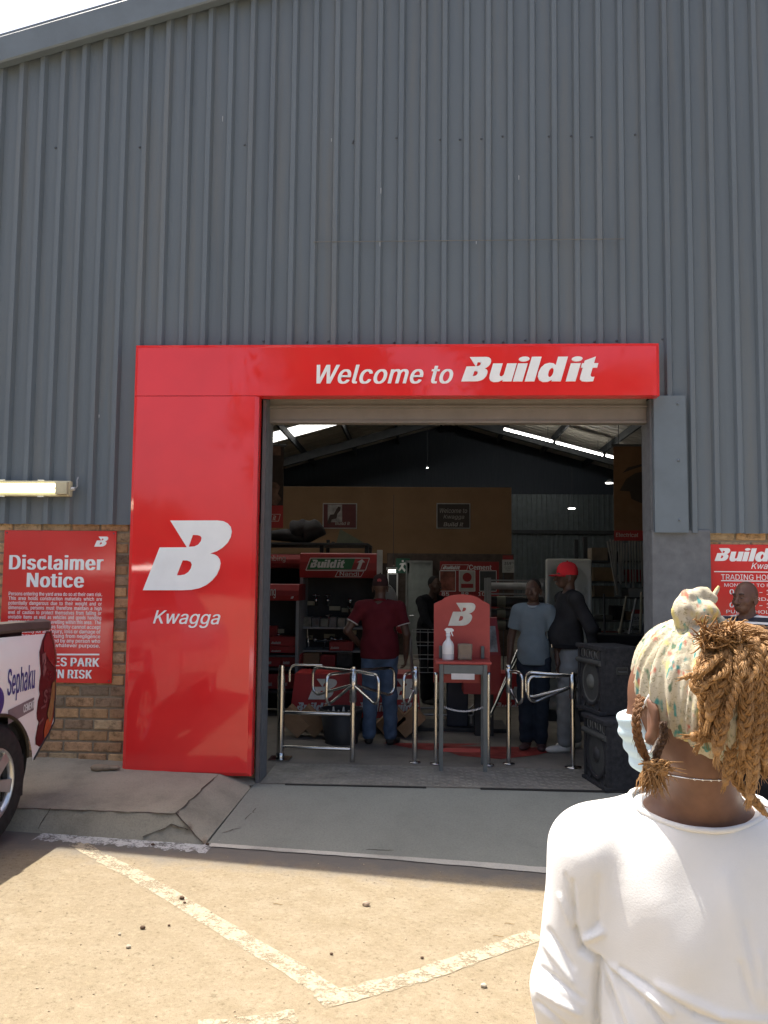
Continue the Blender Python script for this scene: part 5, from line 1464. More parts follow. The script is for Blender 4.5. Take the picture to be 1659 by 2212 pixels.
# rolls of sheet material on a cradle
YR = 5.2
RL_ = empty('roll_stand', tuple(at(1080, 1400, Y=YR)), 'steel cradle carrying the rolls of sheet behind the man in grey', 'stand')
mb = MB()
qa, qb = at(1062, 1300, Y=YR), at(1175, 1300, Y=YR)
for xx in (qa.x - .06, qb.x + .02):
    mb.box((xx, YR - .03, 0), (xx + .05, YR + .03, at(1080, 1248, Y=YR).z)); mb.box((xx, YR + .5, 0), (xx + .05, YR + .56, at(1080, 1248, Y=YR).z))
for yy in (1254, 1283): mb.box((qa.x - .03, YR - .06, at(1100, yy, Y=YR).z - .012), (qb.x + .03, YR - .035, at(1100, yy, Y=YR).z + .012))
mb.build('cradle', M_GREY, RL_)
for k, (yy, rr, rgb, lab) in enumerate(((1266, .05, (.45, .45, .45), 'silver roll on the top rung of the cradle'), (1300, .075, (.05, .05, .05), 'black roll on the second rung of the cradle'), (1326, .07, (.07, .07, .07), 'black roll with a pale label on the third rung of the cradle'), (1350, .07, (.05, .05, .05), 'black roll on the lowest rung of the cradle'))):
    z = at(1110, yy, Y=YR).z
    t = empty('sheet_roll', (qa.x, YR + .1, z), lab, 'roll', 'rolls on the cradle')
    mb = MB(); mb.tube([(qa.x, YR + .1, z), (qb.x, YR + .1, z)], rr, 16); mb.build('roll', mat('roll_%d' % k, rgb, .25), t)
    if k in (1, 2, 3):
        mb = MB(); mb.tube([(qa.x + .08, YR + .1, z), (qa.x + .20, YR + .1, z)], rr + .003, 16); mb.build('sleeve', mat('olive_sleeve', (.2, .2, .15), .6), t)

# bathtub stood on end behind the man in the red cap
YT = 3.0
q = px_rect(1180, 1207, 1279, 1500, YT)
BT = empty('bathtub', (q[0], YT, 0), 'pale bathtub stood on end behind the man in the red cap', 'bathtub')
zb, zt_ = .12, q[3]
W_, H_ = q[1] - q[0], zt_ - zb
cx_, cz_ = (q[0] + q[1]) / 2, (zb + zt_) / 2
def rrect(w_, h_, r_, n=8, top=None):
    pts = []
    rt = top or r_
    for (sx, sz, a0, rr) in ((1, 1, 0, rt), (-1, 1, 90, rt), (-1, -1, 180, r_), (1, -1, 270, r_)):
        for k in range(n + 1):
            an = R(a0 + 90 * k / n)
            pts.append((sx * (w_ / 2 - rr) + rr * math.cos(an), sz * (h_ / 2 - rr) + rr * math.sin(an)))
    return pts
rings = [(W_, H_, .03, .03, 0.0, .035), (W_, H_, .03, .03, 0.0, 0.0), (W_ - .02, H_ - .02, .03, .03, 0, -.012), (W_ * .84, H_ * .92, .09, W_ * .40, 0, -.010), (W_ * .82, H_ * .91, .09, W_ * .40, 0, .02), (W_ * .68, H_ * .80, .09, W_ * .33, .01, .30), (W_ * .56, H_ * .72, .08, W_ * .27, .01, .36)]
vs, fs = [], []
nr = len(rrect(1, 1, .1))
for w_, h_, r1, r2, dz, dy in rings:
    vs += [(cx_ + x, YT + dy, cz_ + z + dz) for x, z in rrect(w_, h_, r1, 8, r2)]
for i in range(len(rings) - 1):
    for k in range(nr):
        fs.append((i * nr + k, i * nr + (k + 1) % nr, (i + 1) * nr + (k + 1) % nr, (i + 1) * nr + k))
fs.append(tuple(range((len(rings) - 1) * nr, len(rings) * nr)))
mb = MB(); mb.add(vs, fs, True); mb.build('tub', mat('cream_acrylic', (.62, .62, .56), .3, var=.05), BT)
ft = MB(); ft.bbox((q[0] - .02, YT - .05, 0), (q[1] + .02, YT + .5, .118), .01); ft.build('stand', M_STEEL, BT)
ot = MB(); ot.ball((cx_ + .1, YT + .17, cz_ + .25), .02, n=8); ot.build('overflow', M_CHROME, BT)

# goods shelves on the right
YS = 4.2
q = px_rect(1262, 1205, 1420, 1520, YS)
GS = empty('goods_shelf', (q[0], YS, 0), 'dark steel goods shelf behind the bathtub on the right of the shop', 'shelf')
lv = [at(1330, y, Y=YS).z for y in (1211, 1256, 1290, 1340, 1385, 1430)]
for xx in (q[0], q[0] + 1.3, q[0] + 2.6):
    mb = MB()
    for yy in (YS, YS + .6): mb.box((xx, yy, 0), (xx + .05, yy + .05, lv[0] + .3))
    mb.build('upright', M_STEEL, GS)
for z in lv:
    mb = MB(); mb.bbox((q[0] - .1, YS - .01, z - .02), (q[0] + 2.6, YS + .62, z), .004); mb.build('shelf_board', M_STEEL, GS)
kinds = [((.28, .18, .09), 'brown carton'), ((.33, .02, .02), 'red carton'), ((.4, .4, .38), 'white carton'), ((.03, .03, .035), 'black carton'), ((.22, .17, .12), 'tan carton')]
SHELF_N = ['topmost shelf', 'second shelf', 'third shelf', 'fourth shelf', 'fifth shelf', 'bottom shelf']
rows = [[(1281, 1316, 28, 4), (1319, 1342, 20, 3)], [(1284, 1330, 30, 0), (1334, 1352, 15, 2), (1354, 1392, 26, 1)], [(1285, 1330, 24, 4), (1360, 1392, 20, 2)], [(1284, 1326, 9, 2), (1330, 1352, 30, 3), (1355, 1368, 18, 0)], [(1282, 1300, 26, 3), (1303, 1345, 18, 1), (1350, 1392, 24, 2)], [(1290, 1330, 24, 0)]]
for z, row, sn in zip(lv, rows, SHELF_N):
    for i, (x0, x1, hpx, k) in enumerate(row):
        p0, p1 = at(x0, 1300, Y=YS), at(x1, 1300, Y=YS)
        mb = MB(); mb.bbox((p0.x, YS + .05, z + .002), (p1.x, YS + .4, z + hpx * (YS + 6.1) / FPX), .008)
        mb.build('stock_carton', mat('stock_colour_%d' % k, kinds[k][0], .7, var=.25), None, kinds[k][1] + ', ' + ['first', 'second', 'third'][i] + ' from the bathtub on the %s of the goods shelf' % sn, 'carton', origin=(p0.x, YS + .05, z))
# bundle of white rods leaning on the shelf
for i in range(14):
    x0 = 1312 + i * 6.0
    lean = rng.uniform(-4, 4) if i > 2 else 22 - i * 6
    p0, p1 = at(x0 + lean, 1285 if i < 3 else 1262 + rng.uniform(-8, 8), Y=YS - .12), at(x0, 1170 + rng.uniform(-6, 4), Y=YS - .2)
    mb = MB(); mb.tube([p0, p1], .011, 6)
    mb.build('rod', mat('pale_rod', (.34, .33, .31), .5), None, 'thin pale rod in the bundle leaning on the goods shelf under the brown banner', 'rod', 'rods leaning on the goods shelf', origin=p0)
# tools in a black bin in front of shelf
p = at(1340, 1440, Y=3.3)
TB = empty('tool_bin', (p.x, 3.3, 0), 'black bin of long handled tools behind the stacked loudspeakers', 'bin')
mb = MB(); mb.bbox((p.x - .32, 3.2, 0), (p.x + .3, 3.6, .95), .02); mb.build('bin', M_BLACKP, TB)
for i in range(6):
    x = p.x - .25 + i * .1
    mb = MB(); mb.tube([(x, 3.4, .6), (x + rng.uniform(-.12, .2), 3.4 + rng.uniform(-.1, .1), 1.25 + rng.uniform(0, .25))], .014, 8)
    mb.build('long_tool', mat('handle_%d' % (i % 3), ((.2, .2, .2), (.05, .05, .06), (.32, .28, .2))[i % 3], .4), None, 'long tool handle standing in the black bin at the right of the shop', 'tool', 'tools in the black bin', origin=(x, 3.4, .6))
# bars with silver poles leaning behind the man in grey
for i, (xa, ya, xb, yb, lab) in enumerate(((1085, 1485, 1118, 1405, 'pale steel bar leaning behind the right turnstile, upper end by the grey shirt'), (1090, 1480, 1122, 1412, 'second steel bar leaning close beside the pale one behind the right turnstile'))):
    p0, p1 = at(xa, ya, Y=1.6), at(xb, yb, Y=1.9)
    mb = MB(); mb.tube([p0 - (p1 - p0) * .9, p1], .014, 8)
    d0 = min(v.z for v in mb.v)
    mb.build('steel_bar', M_STAIN, None, lab, 'bar', origin=p0)
# far lamps under the roof and the lit tubes on the right slope
def tube_lamp(xa, ya, xb, yb, lab):
    p0, p1 = roof_hit(xa, ya, -.66), roof_hit(xb, yb, -.66)
    t = empty('roof_tube', tuple(p0), lab, 'lamp', 'tube lamps under the right roof slope')
    mb = MB(); mb.tube([p0, p1], .028, 8); mb.build('tube', emit('white_tube', (1, .97, .92), 9.0), t)
    mb = MB(); up = Vector((0, 0, .07)); mb.tube([p0 + up, p1 + up], .038, 6); mb.build('housing', M_GREY, t)
    for pp in (p0.lerp(p1, .1), p0.lerp(p1, .9)):
        w_ = MB(); w_.tube([pp + up, pp + Vector((0, 0, .40))], .006, 5); w_.build('hanger', M_STEEL, t)
tube_lamp(1089, 927, 1194, 954, 'long lit tube lamp under the right roof slope, nearest the ridge')
tube_lamp(1201, 956, 1302, 983, 'long lit tube lamp under the right roof slope, middle of three')
tube_lamp(1309, 984, 1328, 989, 'long lit tube lamp under the right roof slope, partly behind the brown banner')
for x, y, Y, lab in ((1316, 1043, 16.0, 'small bright lamp far back just left of the brown banner'), (1235, 1098, 17.0, 'small bright lamp low against the rear sheeting'), (923, 1010, 18.0, 'tiny lamp far up in the dark gable end')):
    p = at(x, y, Y=Y)
    t = empty('far_lamp', tuple(p), lab, 'lamp')
    r_ = .03 if x == 923 else .10
    mb = MB(); mb.lathe([(0, -.02), (r_, -.015), (r_, 0), (0, 0)], 12, Matrix.Translation(p)); mb.build('lens', emit('far_glow', (1, .98, .9), 6.0), t)
    mb = MB(); mb.lathe([(r_ * 1.2, .002), (r_ * .5, .08), (0, .09)], 12, Matrix.Translation(p)); mb.tube([p + Vector((0, 0, .08)), p + Vector((0, 0, 1.2))], .006, 5); mb.build('shade', M_STEEL, t)
# ---------------------------------------------------------------- turnstiles of steel tube at the door line
def post(mb, x, y, h, r=.024, z0=0.0):
    mb.tube([(x, y, z0), (x, y, h)], r, 16)
def px_floor(px, py): return at(px, py, Z=0)
def zat(py, px, Y): return at(px, py, Y=Y).z
def loop_arm(mb, c, ang, zt, zb, L, r=.013):
    """open D shaped arm swung from a post at angle ang"""
    d = Vector((math.cos(ang), math.sin(ang), 0))
    pts = [Vector((c.x, c.y, zt)) + d * .02]
    pts.append(Vector((c.x, c.y, zt + .005)) + d * (L - .07))
    for k in range(7):
        a = R(90 - 15 * k)
        pts.append(Vector((c.x, c.y, zt + .005 - .06)) + d * (L - .07 + .06 * math.cos(a)) + Vector((0, 0, .06 * math.sin(a))))
    zl = zb - .10
    for k in range(6):
        a = R(0 - 20 * k)
        pts.append(Vector((c.x, c.y, zl + .06)) + d * (L - .07 + .06 * math.cos(a)) + Vector((0, 0, .06 * math.sin(a))))
    pts.append(Vector((c.x, c.y, zb)) + d * .03)
    mb.tube(pts, r, 10)
YG = .62
pL, pM = px_floor(605, 1640), px_floor(761, 1646)
YG = (pL.y + pM.y) / 2
TS = empty('turnstile', (pL.x, pL.y, 0), 'steel turnstile frame with two rails and rotating arms beside the red pillar', 'turnstile')
hL, hM = zat(1437, 605, pL.y), zat(1440, 758, pM.y)
mb = MB(); post(mb, pL.x, pL.y, hL, .026); mb.tube([(pL.x, pL.y, .06), (pL.x, pL.y, hL - .09)], .032, 18); mb.build('post', M_STAIN, TS)
mb = MB(); mb.box((pL.x - .09, pL.y - .09, .0045), (pL.x + .09, pL.y + .09, .012), None); mb.lathe([(.035, .012), (.035, .05), (.027, .06)], 16, Matrix.Translation((pL.x, pL.y, 0))); mb.build('base_plate', M_STAIN, TS)
mb = MB(); post(mb, pM.x, pM.y, hM, .023); mb.build('post', M_STAIN, TS)
mb = MB(); mb.lathe([(.024, hM - .30), (.032, hM - .295), (.032, hM - .02), (.026, hM - .015)], 18, Matrix.Translation((pM.x, pM.y, 0))); mb.build('rotor', M_STAIN, TS)
for yy in (1541, 1616):
    mb = MB(); za = zat(yy, 680, YG); mb.tube([(pL.x + .03, pL.y, za), (pM.x - .02, pM.y, za)], .015, 12); mb.build('rail', M_STAIN, TS)
mb = MB()
za = zat(1437, 640, YG)
q0 = Vector((pL.x + .07, pL.y, za - .14))
pts = [q0, q0 + Vector((0, 0, .08))] + [q0 + Vector((.06 - .06 * math.cos(R(15 * k)), 0, .08 + .06 * math.sin(R(15 * k)))) for k in range(1, 7)] + [Vector((pL.x + .35, pL.y, za))]
mb.tube(pts, .010, 10); mb.build('guard_loop', M_STAIN, TS)
for k, an in enumerate((-115, -65 + 8, 38, 150)):
    mb = MB(); loop_arm(mb, Vector((pM.x, pM.y, 0)), R(an), hM - .035, hM - .16, .44); mb.build('arm', M_STAIN, TS)
# other posts
def single(px, ybase, ytop, label, r=.022, stub=0, cat='post'):
    p = px_floor(px, ybase)
    h = zat(ytop, px, p.y)
    t = empty('steel_post', (p.x, p.y, 0), label, cat)
    mb = MB(); post(mb, p.x, p.y, h, r); mb.build('tube', M_STAIN, t)
    mb = MB(); mb.lathe([(0, 0.0045), (.05, .0045), (.05, .010), (r + .002, .014)], 18, Matrix.Translation((p.x, p.y, 0))); mb.build('base_flange', M_STAIN, t)
    mb = MB(); mb.lathe([(r + .002, h - .02), (r + .003, h - .002), (r - .004, h + .004), (0, h + .005)], 16, Matrix.Translation((p.x, p.y, 0))); mb.build('cap', M_STAIN, t)
    if stub:
        mb = MB(); loop_arm(mb, Vector((p.x, p.y, 0)), R(stub), h - .05, h - .20, .20, .013); mb.build('guard_loop', M_STAIN, t)
        mb = MB(); mb.lathe([(r + .001, h - .23), (r + .006, h - .225), (r + .006, h - .03), (r + .001, h - .025)], 16, Matrix.Translation((p.x, p.y, 0))); mb.build('sleeve', M_STAIN, t)
    return t
single(896, 1648, 1440, 'steel post with a small guard loop left of the red stand', .022, -120)
single(941, 1651, 1453, 'thin steel post at the door side leg of the red stand', .016)
single(1055, 1654, 1453, 'thin steel post at the far side leg of the red stand', .016)
single(1099, 1651, 1437, 'steel post with a small guard loop right of the red stand', .020, -60)
p = px_floor(1238, 1659)
h = zat(1452, 1238, p.y)
RT = empty('turnstile', (p.x, p.y, 0), 'steel turnstile post with looped arms beside the loudspeakers', 'turnstile')
mb = MB(); post(mb, p.x, p.y, h, .019); mb.build('post', M_STAIN, RT)
mb = MB(); mb.lathe([(0, .0045), (.07, .0045), (.07, .012), (.02, .016)], 18, Matrix.Translation((p.x, p.y, 0))); mb.build('base_flange', M_STAIN, RT)
mb = MB(); mb.lathe([(.02, h - .22), (.027, h - .215), (.027, h - .02), (.02, h - .012)], 16, Matrix.Translation((p.x, p.y, 0))); mb.build('rotor', M_STAIN, RT)
for an in (-160, 152, 60):
    mb = MB(); loop_arm(mb, Vector((p.x, p.y, 0)), R(an), h - .03, h - .13, .42); mb.build('arm', M_STAIN, RT)

# ---------------------------------------------------------------- red hand cleaning stand
pf = px_floor(998, 1668)
YN = pf.y + .02
ST = empty('sanitiser_stand', (pf.x, YN, 0), 'red arched stand with a white emblem and shelf on four grey legs', 'stand')
M_STANDRED = mat('dull_red_board', (0.36, 0.055, 0.045), .55, var=.08)
bx0, bx1 = at(937, 1400, Y=YN + .3).x, at(1058, 1400, Y=YN + .3).x
zb, zs, za = zat(1475, 998, YN + .3), zat(1305, 998, YN + .3), zat(1285, 998, YN + .3)
lp = [(bx0, zb), (bx1, zb), (bx1, zs)]
cx = (bx0 + bx1) / 2
hw = (bx1 - bx0) / 2
lp += [(bx1 - .02, zs + .012)] + [(cx + (hw - .06) * math.cos(R(a)), zs + .005 + (za - zs) * math.sin(R(a)) ** .9) for a in range(20, 161, 10)] + [(bx0 + .02, zs + .012), (bx0, zs)]
mb = MB(); mb.prism(lp, YN + .3, YN + .318, lambda x, z, d: Vector((x, d, z))); mb.build('back_board', M_STANDRED, ST)
mb = MB(); put_px(mb, LOGO, 968, 1352, 1027, 1302, YN + .3, .003); mb.build('emblem', mat('cream_letter', (.55, .54, .48), .6), ST)
sx0, sx1 = at(941, 1430, Y=YN).x, at(1062, 1430, Y=YN).x
zsh = zat(1430, 998, YN - .02)
mb = MB(); mb.bbox((sx0, YN - .02, zsh - .02), (sx1, YN + .298, zsh), .006); mb.build('shelf', M_STANDRED, ST)
lx0, lx1 = at(953, 1600, Y=YN).x, at(1048, 1600, Y=YN).x
M_LEG = mat('grey_green_leg', (.11, .12, .115), .5)
for x in (lx0, lx1):
    for y, top in ((YN, zsh - .022), (YN + .25, zat(1396, 998, YN + .25))):
        mb = MB()
        if y > YN: mb.bbox((x - .014, YN + .264, 0), (x + .014, YN + .292, zsh - .022), .003); mb.bbox((x - .014, YN + .270, zsh + .002), (x + .014, YN + .298, top), .003)
        else: mb.bbox((x - .016, y - .016, 0), (x + .016, y + .016, top), .003)
        mb.build('leg', M_LEG, ST)
mb = MB(); mb.bbox((lx0 + .018, YN - .012, zsh - .10), (lx1 - .018, YN + .006, zsh - .024), .003); mb.build('apron_rail', M_LEG, ST)
mb = MB(); mb.box((lx0 + .02, YN + .262, .10), (lx1 - .02, YN + .28, .13)); mb.build('foot_rail', M_STANDRED, ST)
q = px_rect(975, 1455, 1025, 1468, YN - .014)
mb = MB(); mb.box((q[0], YN - .016, q[2]), (q[1], YN - .0145, q[3])); mb.build('paper_note', mat('paper', (.55, .52, .5), .8), ST)
# chain between the legs
chn = MB()
n = 26
for i in range(n):
    u = (i + .5) / n
    x = lx0 + .018 + (lx1 - lx0 - .036) * u
    zc0 = zat(1528, 998, YN)
    z = zc0 - .035 * (1 - (2 * u - 1) ** 2)
    an = math.pi * (i % 2) / 2
    ring = [Vector((x + .011 * math.cos(t_ * math.pi / 4), YN + .02 + .006 * math.sin(t_ * math.pi / 4) * math.cos(an), z + .006 * math.sin(t_ * math.pi / 4) * math.sin(an))) for t_ in range(9)]
    chn.tube(ring, .0022, 5, False)
chn.build('chain', M_CHROME, ST)
# spray bottle
pb = at(968, 1424, Y=YN + .13)
SB = empty('spray_bottle', (pb.x, YN + .13, zsh), 'white trigger spray bottle on the shelf of the red stand', 'spray bottle')
m, n_, l_, b_ = nodes('milky_bottle')
b_.inputs['Base Color'].default_value = (.72, .72, .70, 1); b_.inputs['Roughness'].default_value = .35
b_.inputs['Subsurface Weight'].default_value = .3; b_.inputs['Subsurface Radius'].default_value = (.02, .02, .02)
MT = Matrix.Translation((pb.x, YN + .13, zsh))
mb = MB(); mb.lathe([(0, 0.001), (.044, .001), (.048, .008), (.048, .115), (.046, .13), (.036, .15), (.022, .165), (.016, .18), (.016, .195), (0, .195)], 24, MT); mb.build('bottle', m, SB)
mb = MB(); mb.lathe([(.0485, .012), (.0488, .05), (.0485, .052)], 24, MT); mb.build('liquid_band', mat('liquid_band', (.5, .5, .49), .4), SB)
tr = MB()
tr.lathe([(.019, .196), (.019, .215), (.012, .222), (0, .222)], 16, MT)
def tp_(x, z, d): return Vector((pb.x + x, YN + .13 + d, zsh + z))
tr.prism([(-.018, .222), (.012, .222), (.02, .235), (.044, .238), (.046, .25), (.03, .262), (-.012, .264), (-.03, .252), (-.03, .244), (-.02, .24)], -.012, .012, tp_)
tr.prism([(.02, .236), (.032, .238), (.034, .222), (.042, .198), (.038, .196), (.026, .215)], -.006, .006, tp_)
tr.build('trigger_head', mat('white_plastic', (.75, .75, .74), .4), SB)
pb = at(1004, 1424, Y=YN + .16)
mb = MB()
bm = bmesh.new(); bmesh.ops.create_cube(bm, size=1); bmesh.ops.subdivide_edges(bm, edges=bm.edges[:], cuts=6, use_grid_fill=True)
for v in bm.verts:
    c = v.co.copy()
    v.co = Vector((pb.x + c.x * .115, YN + .16 + c.y * .07, zsh + .002 + (c.z + .5) * .13)) + noise.noise_vector(c * 3) * .006 * (1 if c.z > -.45 else 0)
bm.verts.index_update()
mb.add([v.co.copy() for v in bm.verts], [[v.index for v in f.verts] for f in bm.faces], True); bm.free()
mb.build('sponge_block', mat('dun_sponge', (.23, .18, .13), .9, bmp=.5, bscale=40), None, 'dun coloured sponge block on the shelf of the red stand', 'sponge', origin=(pb.x, YN + .16, zsh))

# ---------------------------------------------------------------- two stacked loudspeakers
M_CARP = mat('black_carpet', (.018, .019, .022), .9, var=.3, scale=30, bmp=.4, bscale=200)
M_BAFF = mat('grey_baffle', (.045, .048, .046), .7, var=.2)
def speaker(M, W, D, H, label, cone_rgb):
    o = M @ Vector((0, 0, 0))
    t = empty('loudspeaker', tuple(o), label, 'loudspeaker')
    mb = MB(); mb.bbox((0, .012, 0), (W, D, H), .012, M); mb.build('cabinet', M_CARP, t)
    mb = MB(); mb.box((.03, .004, .03), (W - .03, .0115, H - .03), M); mb.build('baffle', M_BAFF, t)
    for x in (0, W - .03):
        pass
    for x0, x1 in ((-.004, .03), (W - .03, W + .004)):
        mb = MB(); mb.bbox((x0, -.012, .03), (x1, .02, H - .03), .005, M); mb.build('edge_strip', M_CARP, t)
    mb = MB(); mb.bbox((-.01, -.03, H - .03), (W + .01, .03, H + .004), .008, M); mb.build('top_strip', M_CARP, t)
    mb = MB(); mb.bbox((-.01, -.03, 0), (W + .01, .03, .03), .008, M); mb.build('bottom_strip', M_CARP, t)
    mb = MB(); mb.tube([M @ Vector((.0, -.012, H * .755)), M @ Vector((W, -.012, H * .755))], .022, 12); mb.build('divider_bar', M_BAFF, t)
    for k in range(4):
        x = W * (.17 + .22 * k)
        mb = MB(); mb.lathe([(.036, 0), (.034, .004), (.012, -.02), (0, -.022)], 16, M @ Matrix.Translation((x, .004, H * .865)) @ Matrix.Rotation(R(90), 4, 'X'))
        mb.build('tweeter', mat('horn_silver', (.28, .28, .27), .35, .6), t)
    Mc = M @ Matrix.Translation((W / 2, .003, H * .45)) @ Matrix.Rotation(R(90), 4, 'X')
    mb = MB(); mb.lathe([(.19, -.001), (.19, .010), (.165, .010), (.16, .002)], 36, Mc); mb.build('surround', M_CARP, t)
    mb = MB(); mb.lathe([(.16, .002), (.13, -.004), (.06, -.0045), (.055, .012), (.03, .022), (0, .025)], 32, Mc); mb.build('cone', mat('cone_' + label[:5], cone_rgb, .6), t)
    for x in (W * .2, W * .80):
        mb = MB(); mb.lathe([(.045, .002), (.045, .009), (.036, .009), (.034, .002), (0, .001)], 20, M @ Matrix.Translation((x, .003, H * .13)) @ Matrix.Rotation(R(90), 4, 'X')); mb.build('port', M_CARP, t)
    mb = MB(); mb.bbox((W * .42, -.001, H * .09), (W * .60, .004, H * .135), .002, M); mb.build('badge', mat('badge_copper', (.30, .20, .16), .4, .5), t)
    # side handle
    mb = MB()
    x = W + .001
    for (y0, y1, z0, z1) in ((D * .36, D * .66, H * .69, H * .70), (D * .36, D * .66, H * .60, H * .61), (D * .36, D * .38, H * .61, H * .69), (D * .64, D * .66, H * .61, H * .69)):
        mb.box((x, y0, z0), (x + .006, y1, z1), M)
    mb.build('handle_frame', M_BAFF, t)
    mb = MB(); mb.box((x - .002, D * .38, H * .61), (x + .0015, D * .64, H * .69), M); mb.build('handle_recess', mat('dark_rubber', (.015, .015, .015)), t)
    mb = MB(); mb.tube([M @ Vector((x + .008, D * .40, H * .63)), M @ Vector((x + .008, D * .62, H * .63))], .009, 8); mb.build('handle_grip', M_BAFF, t)
    return t
# the grilles look left: the front is strongly foreshortened, the broad side faces the lot
Wl, an, Dl = .44, R(-80), .315
c1 = px_floor(1314, 1711)
ex = Vector((math.cos(an), math.sin(an), 0))
c0 = c1 - ex * Wl
Hl = zat(1560, 1318, c1.y)
ML = Matrix.Translation((c0.x, c0.y, 0)) @ Matrix.Rotation(an, 4, 'Z')
speaker(ML, Wl, Dl, Hl, 'lower of two stacked black loudspeakers at the right of the doorway', (.025, .026, .028))
zu = Hl + .005
c2 = at(1304, 1548, Z=zu) + Vector((0, .03, 0))
an2 = an + R(2)
c0 = c2 - Vector((math.cos(an2), math.sin(an2), 0)) * Wl
Hu = at(1304, 1398, Y=c2.y).z - zu
MU = Matrix.Translation((c0.x, c0.y, zu)) @ Matrix.Rotation(an2, 4, 'Z')
speaker(MU, Wl, Dl, Hu, 'upper of two stacked black loudspeakers at the right of the doorway', (.10, .105, .095))

# ---------------------------------------------------------------- litter on the ground
def stone(p, s, rgb, lab, name='stone', cat='stone', flat=.7):
    bm = bmesh.new(); bmesh.ops.create_icosphere(bm, subdivisions=2, radius=1)
    sd = Vector((p.x * 7, p.y * 5, 3))
    vs = []
    for v in bm.verts:
        c = v.co * (1 + .25 * noise.noise(v.co * 1.5 + sd))
        vs.append(Vector((c.x * s, c.y * s * .8, max(c.z, -.6) * s * flat)))
    zm = min(v.z for v in vs)
    bm.verts.index_update()
    mb = MB(); mb.add([Vector((p.x, p.y, p.z - zm)) + v for v in vs], [[v.index for v in f.verts] for f in bm.faces], False); bm.free()
    mb.build(name, mat('stone_%02d%02d%02d' % tuple(int(c * 99) for c in rgb), rgb, .9), None, lab, cat, 'stones on the ground', origin=p)
DK, PL = (.09, .055, .035), (.42, .37, .29)
for x, y, s, rgb, lab in ((393, 1942, .014, DK, 'dark stone lying on the long parking line'), (399, 1951, .008, DK, 'small dark chip touching the stone on the long parking line'), (308, 2006, .013, DK, 'dark stone on open ground below the long parking line'),
                          (365, 2000, .007, DK, 'tiny dark chip between the stone and the long parking line'), (277, 2047, .012, PL, 'pale stone lowest on the ground left of the lines'), (258, 2019, .008, PL, 'small pale chip above the lowest pale stone'),
                          (791, 1956, .020, (.34, .26, .19), 'largest stone alone between the shadow edge and the painted corner'), (716, 2062, .008, DK, 'dark chip inside the painted corner'), (912, 2070, .008, DK, 'dark chip at the edge of the short parking line'),
                          (1045, 2132, .014, PL, 'pale yellow stone near the white sleeve at the bottom'), (474, 1799 + 20, .010, (.30, .28, .25), 'pale pebble on the apron beside the broken kerb'), (448, 1825, .012, DK, 'brown pebble at the foot of the broken kerb corner'), (330, 1826, .012, DK, 'brown pebble on the white kerb line'),
                          (905, 1812, .006, DK, 'small dark pebble on the grey apron')):
    stone(gat(x, y, .002), s, rgb, lab)
gr2 = random.Random(21)
deb = MB()
for i in range(260):
    x, y = gr2.uniform(0, 1250), 1850 + 350 * gr2.random()
    p = gat(x, y, .001)
    s = gr2.uniform(.0015, .005)
    deb.ball(p + Vector((0, 0, s * .3)), (s, s * gr2.uniform(.6, 1.2), s * .6), None, 5, False)
deb.build('gravel', mat('grit_stone', (.33, .265, .185), .95, var=.5, scale=30), kind='stuff')
p = at(212, 1658, Z=.13)
bm = MB()
for k in range(3): bm.ball((p.x + .05 * k, p.y + .01 * k, .128), (.06, .035, .028 - .005 * k), None, 10)
bm.build('rag', mat('dusty_rag', (.22, .17, .12), .95, bmp=.6, bscale=30), None, 'dusty crumpled rag on the pavement against the brick wall', 'rag', origin=(p.x, p.y, .11))
p = at(239, 1661, Z=.105)
stone(Vector((p.x, p.y, .105)), .013, (.6, .6, .62), 'white stone on the pavement beside the crumpled rag')
d = ray(1030, 1795)
nr = (A1 - A0).cross(A3 - A0)
p = CAM + d * ((A0 - CAM).dot(nr) / d.dot(nr))
lf = MB()
pts = [(0, 0), (.03, .012), (.06, .014), (.09, .005), (.06, .004), (.03, -.004)]
lf.add([p + Vector((x, y * .6, .004 + .012 * math.sin(x * 30))) for x, y in pts], [(0, 1, 5), (1, 2, 4, 5), (2, 3, 4)])
lf.build('leaf', mat('dry_leaf', (.16, .13, .04), .8), None, 'dry curled leaf lying on the grey apron', 'leaf', origin=p)
for x, y, lab in ((1150, 1995 - 0, 'thin dry twig near the end of the short parking line'), (640 + 10, 1953 + 0, 'thin curled twig above the painted corner'), (1125, 2020 + 2, 'curled straw by the end of the short parking line')):
    p = gat(x - 60, y, .004)
    tw = MB(); tw.tube([p + Vector((.01 * k, .006 * math.sin(k * 1.1), .001)) for k in range(6)], .0016, 5)
    tw.build('twig', mat('dry_twig', (.25, .17, .08), .9), None, lab, 'twig', origin=p)
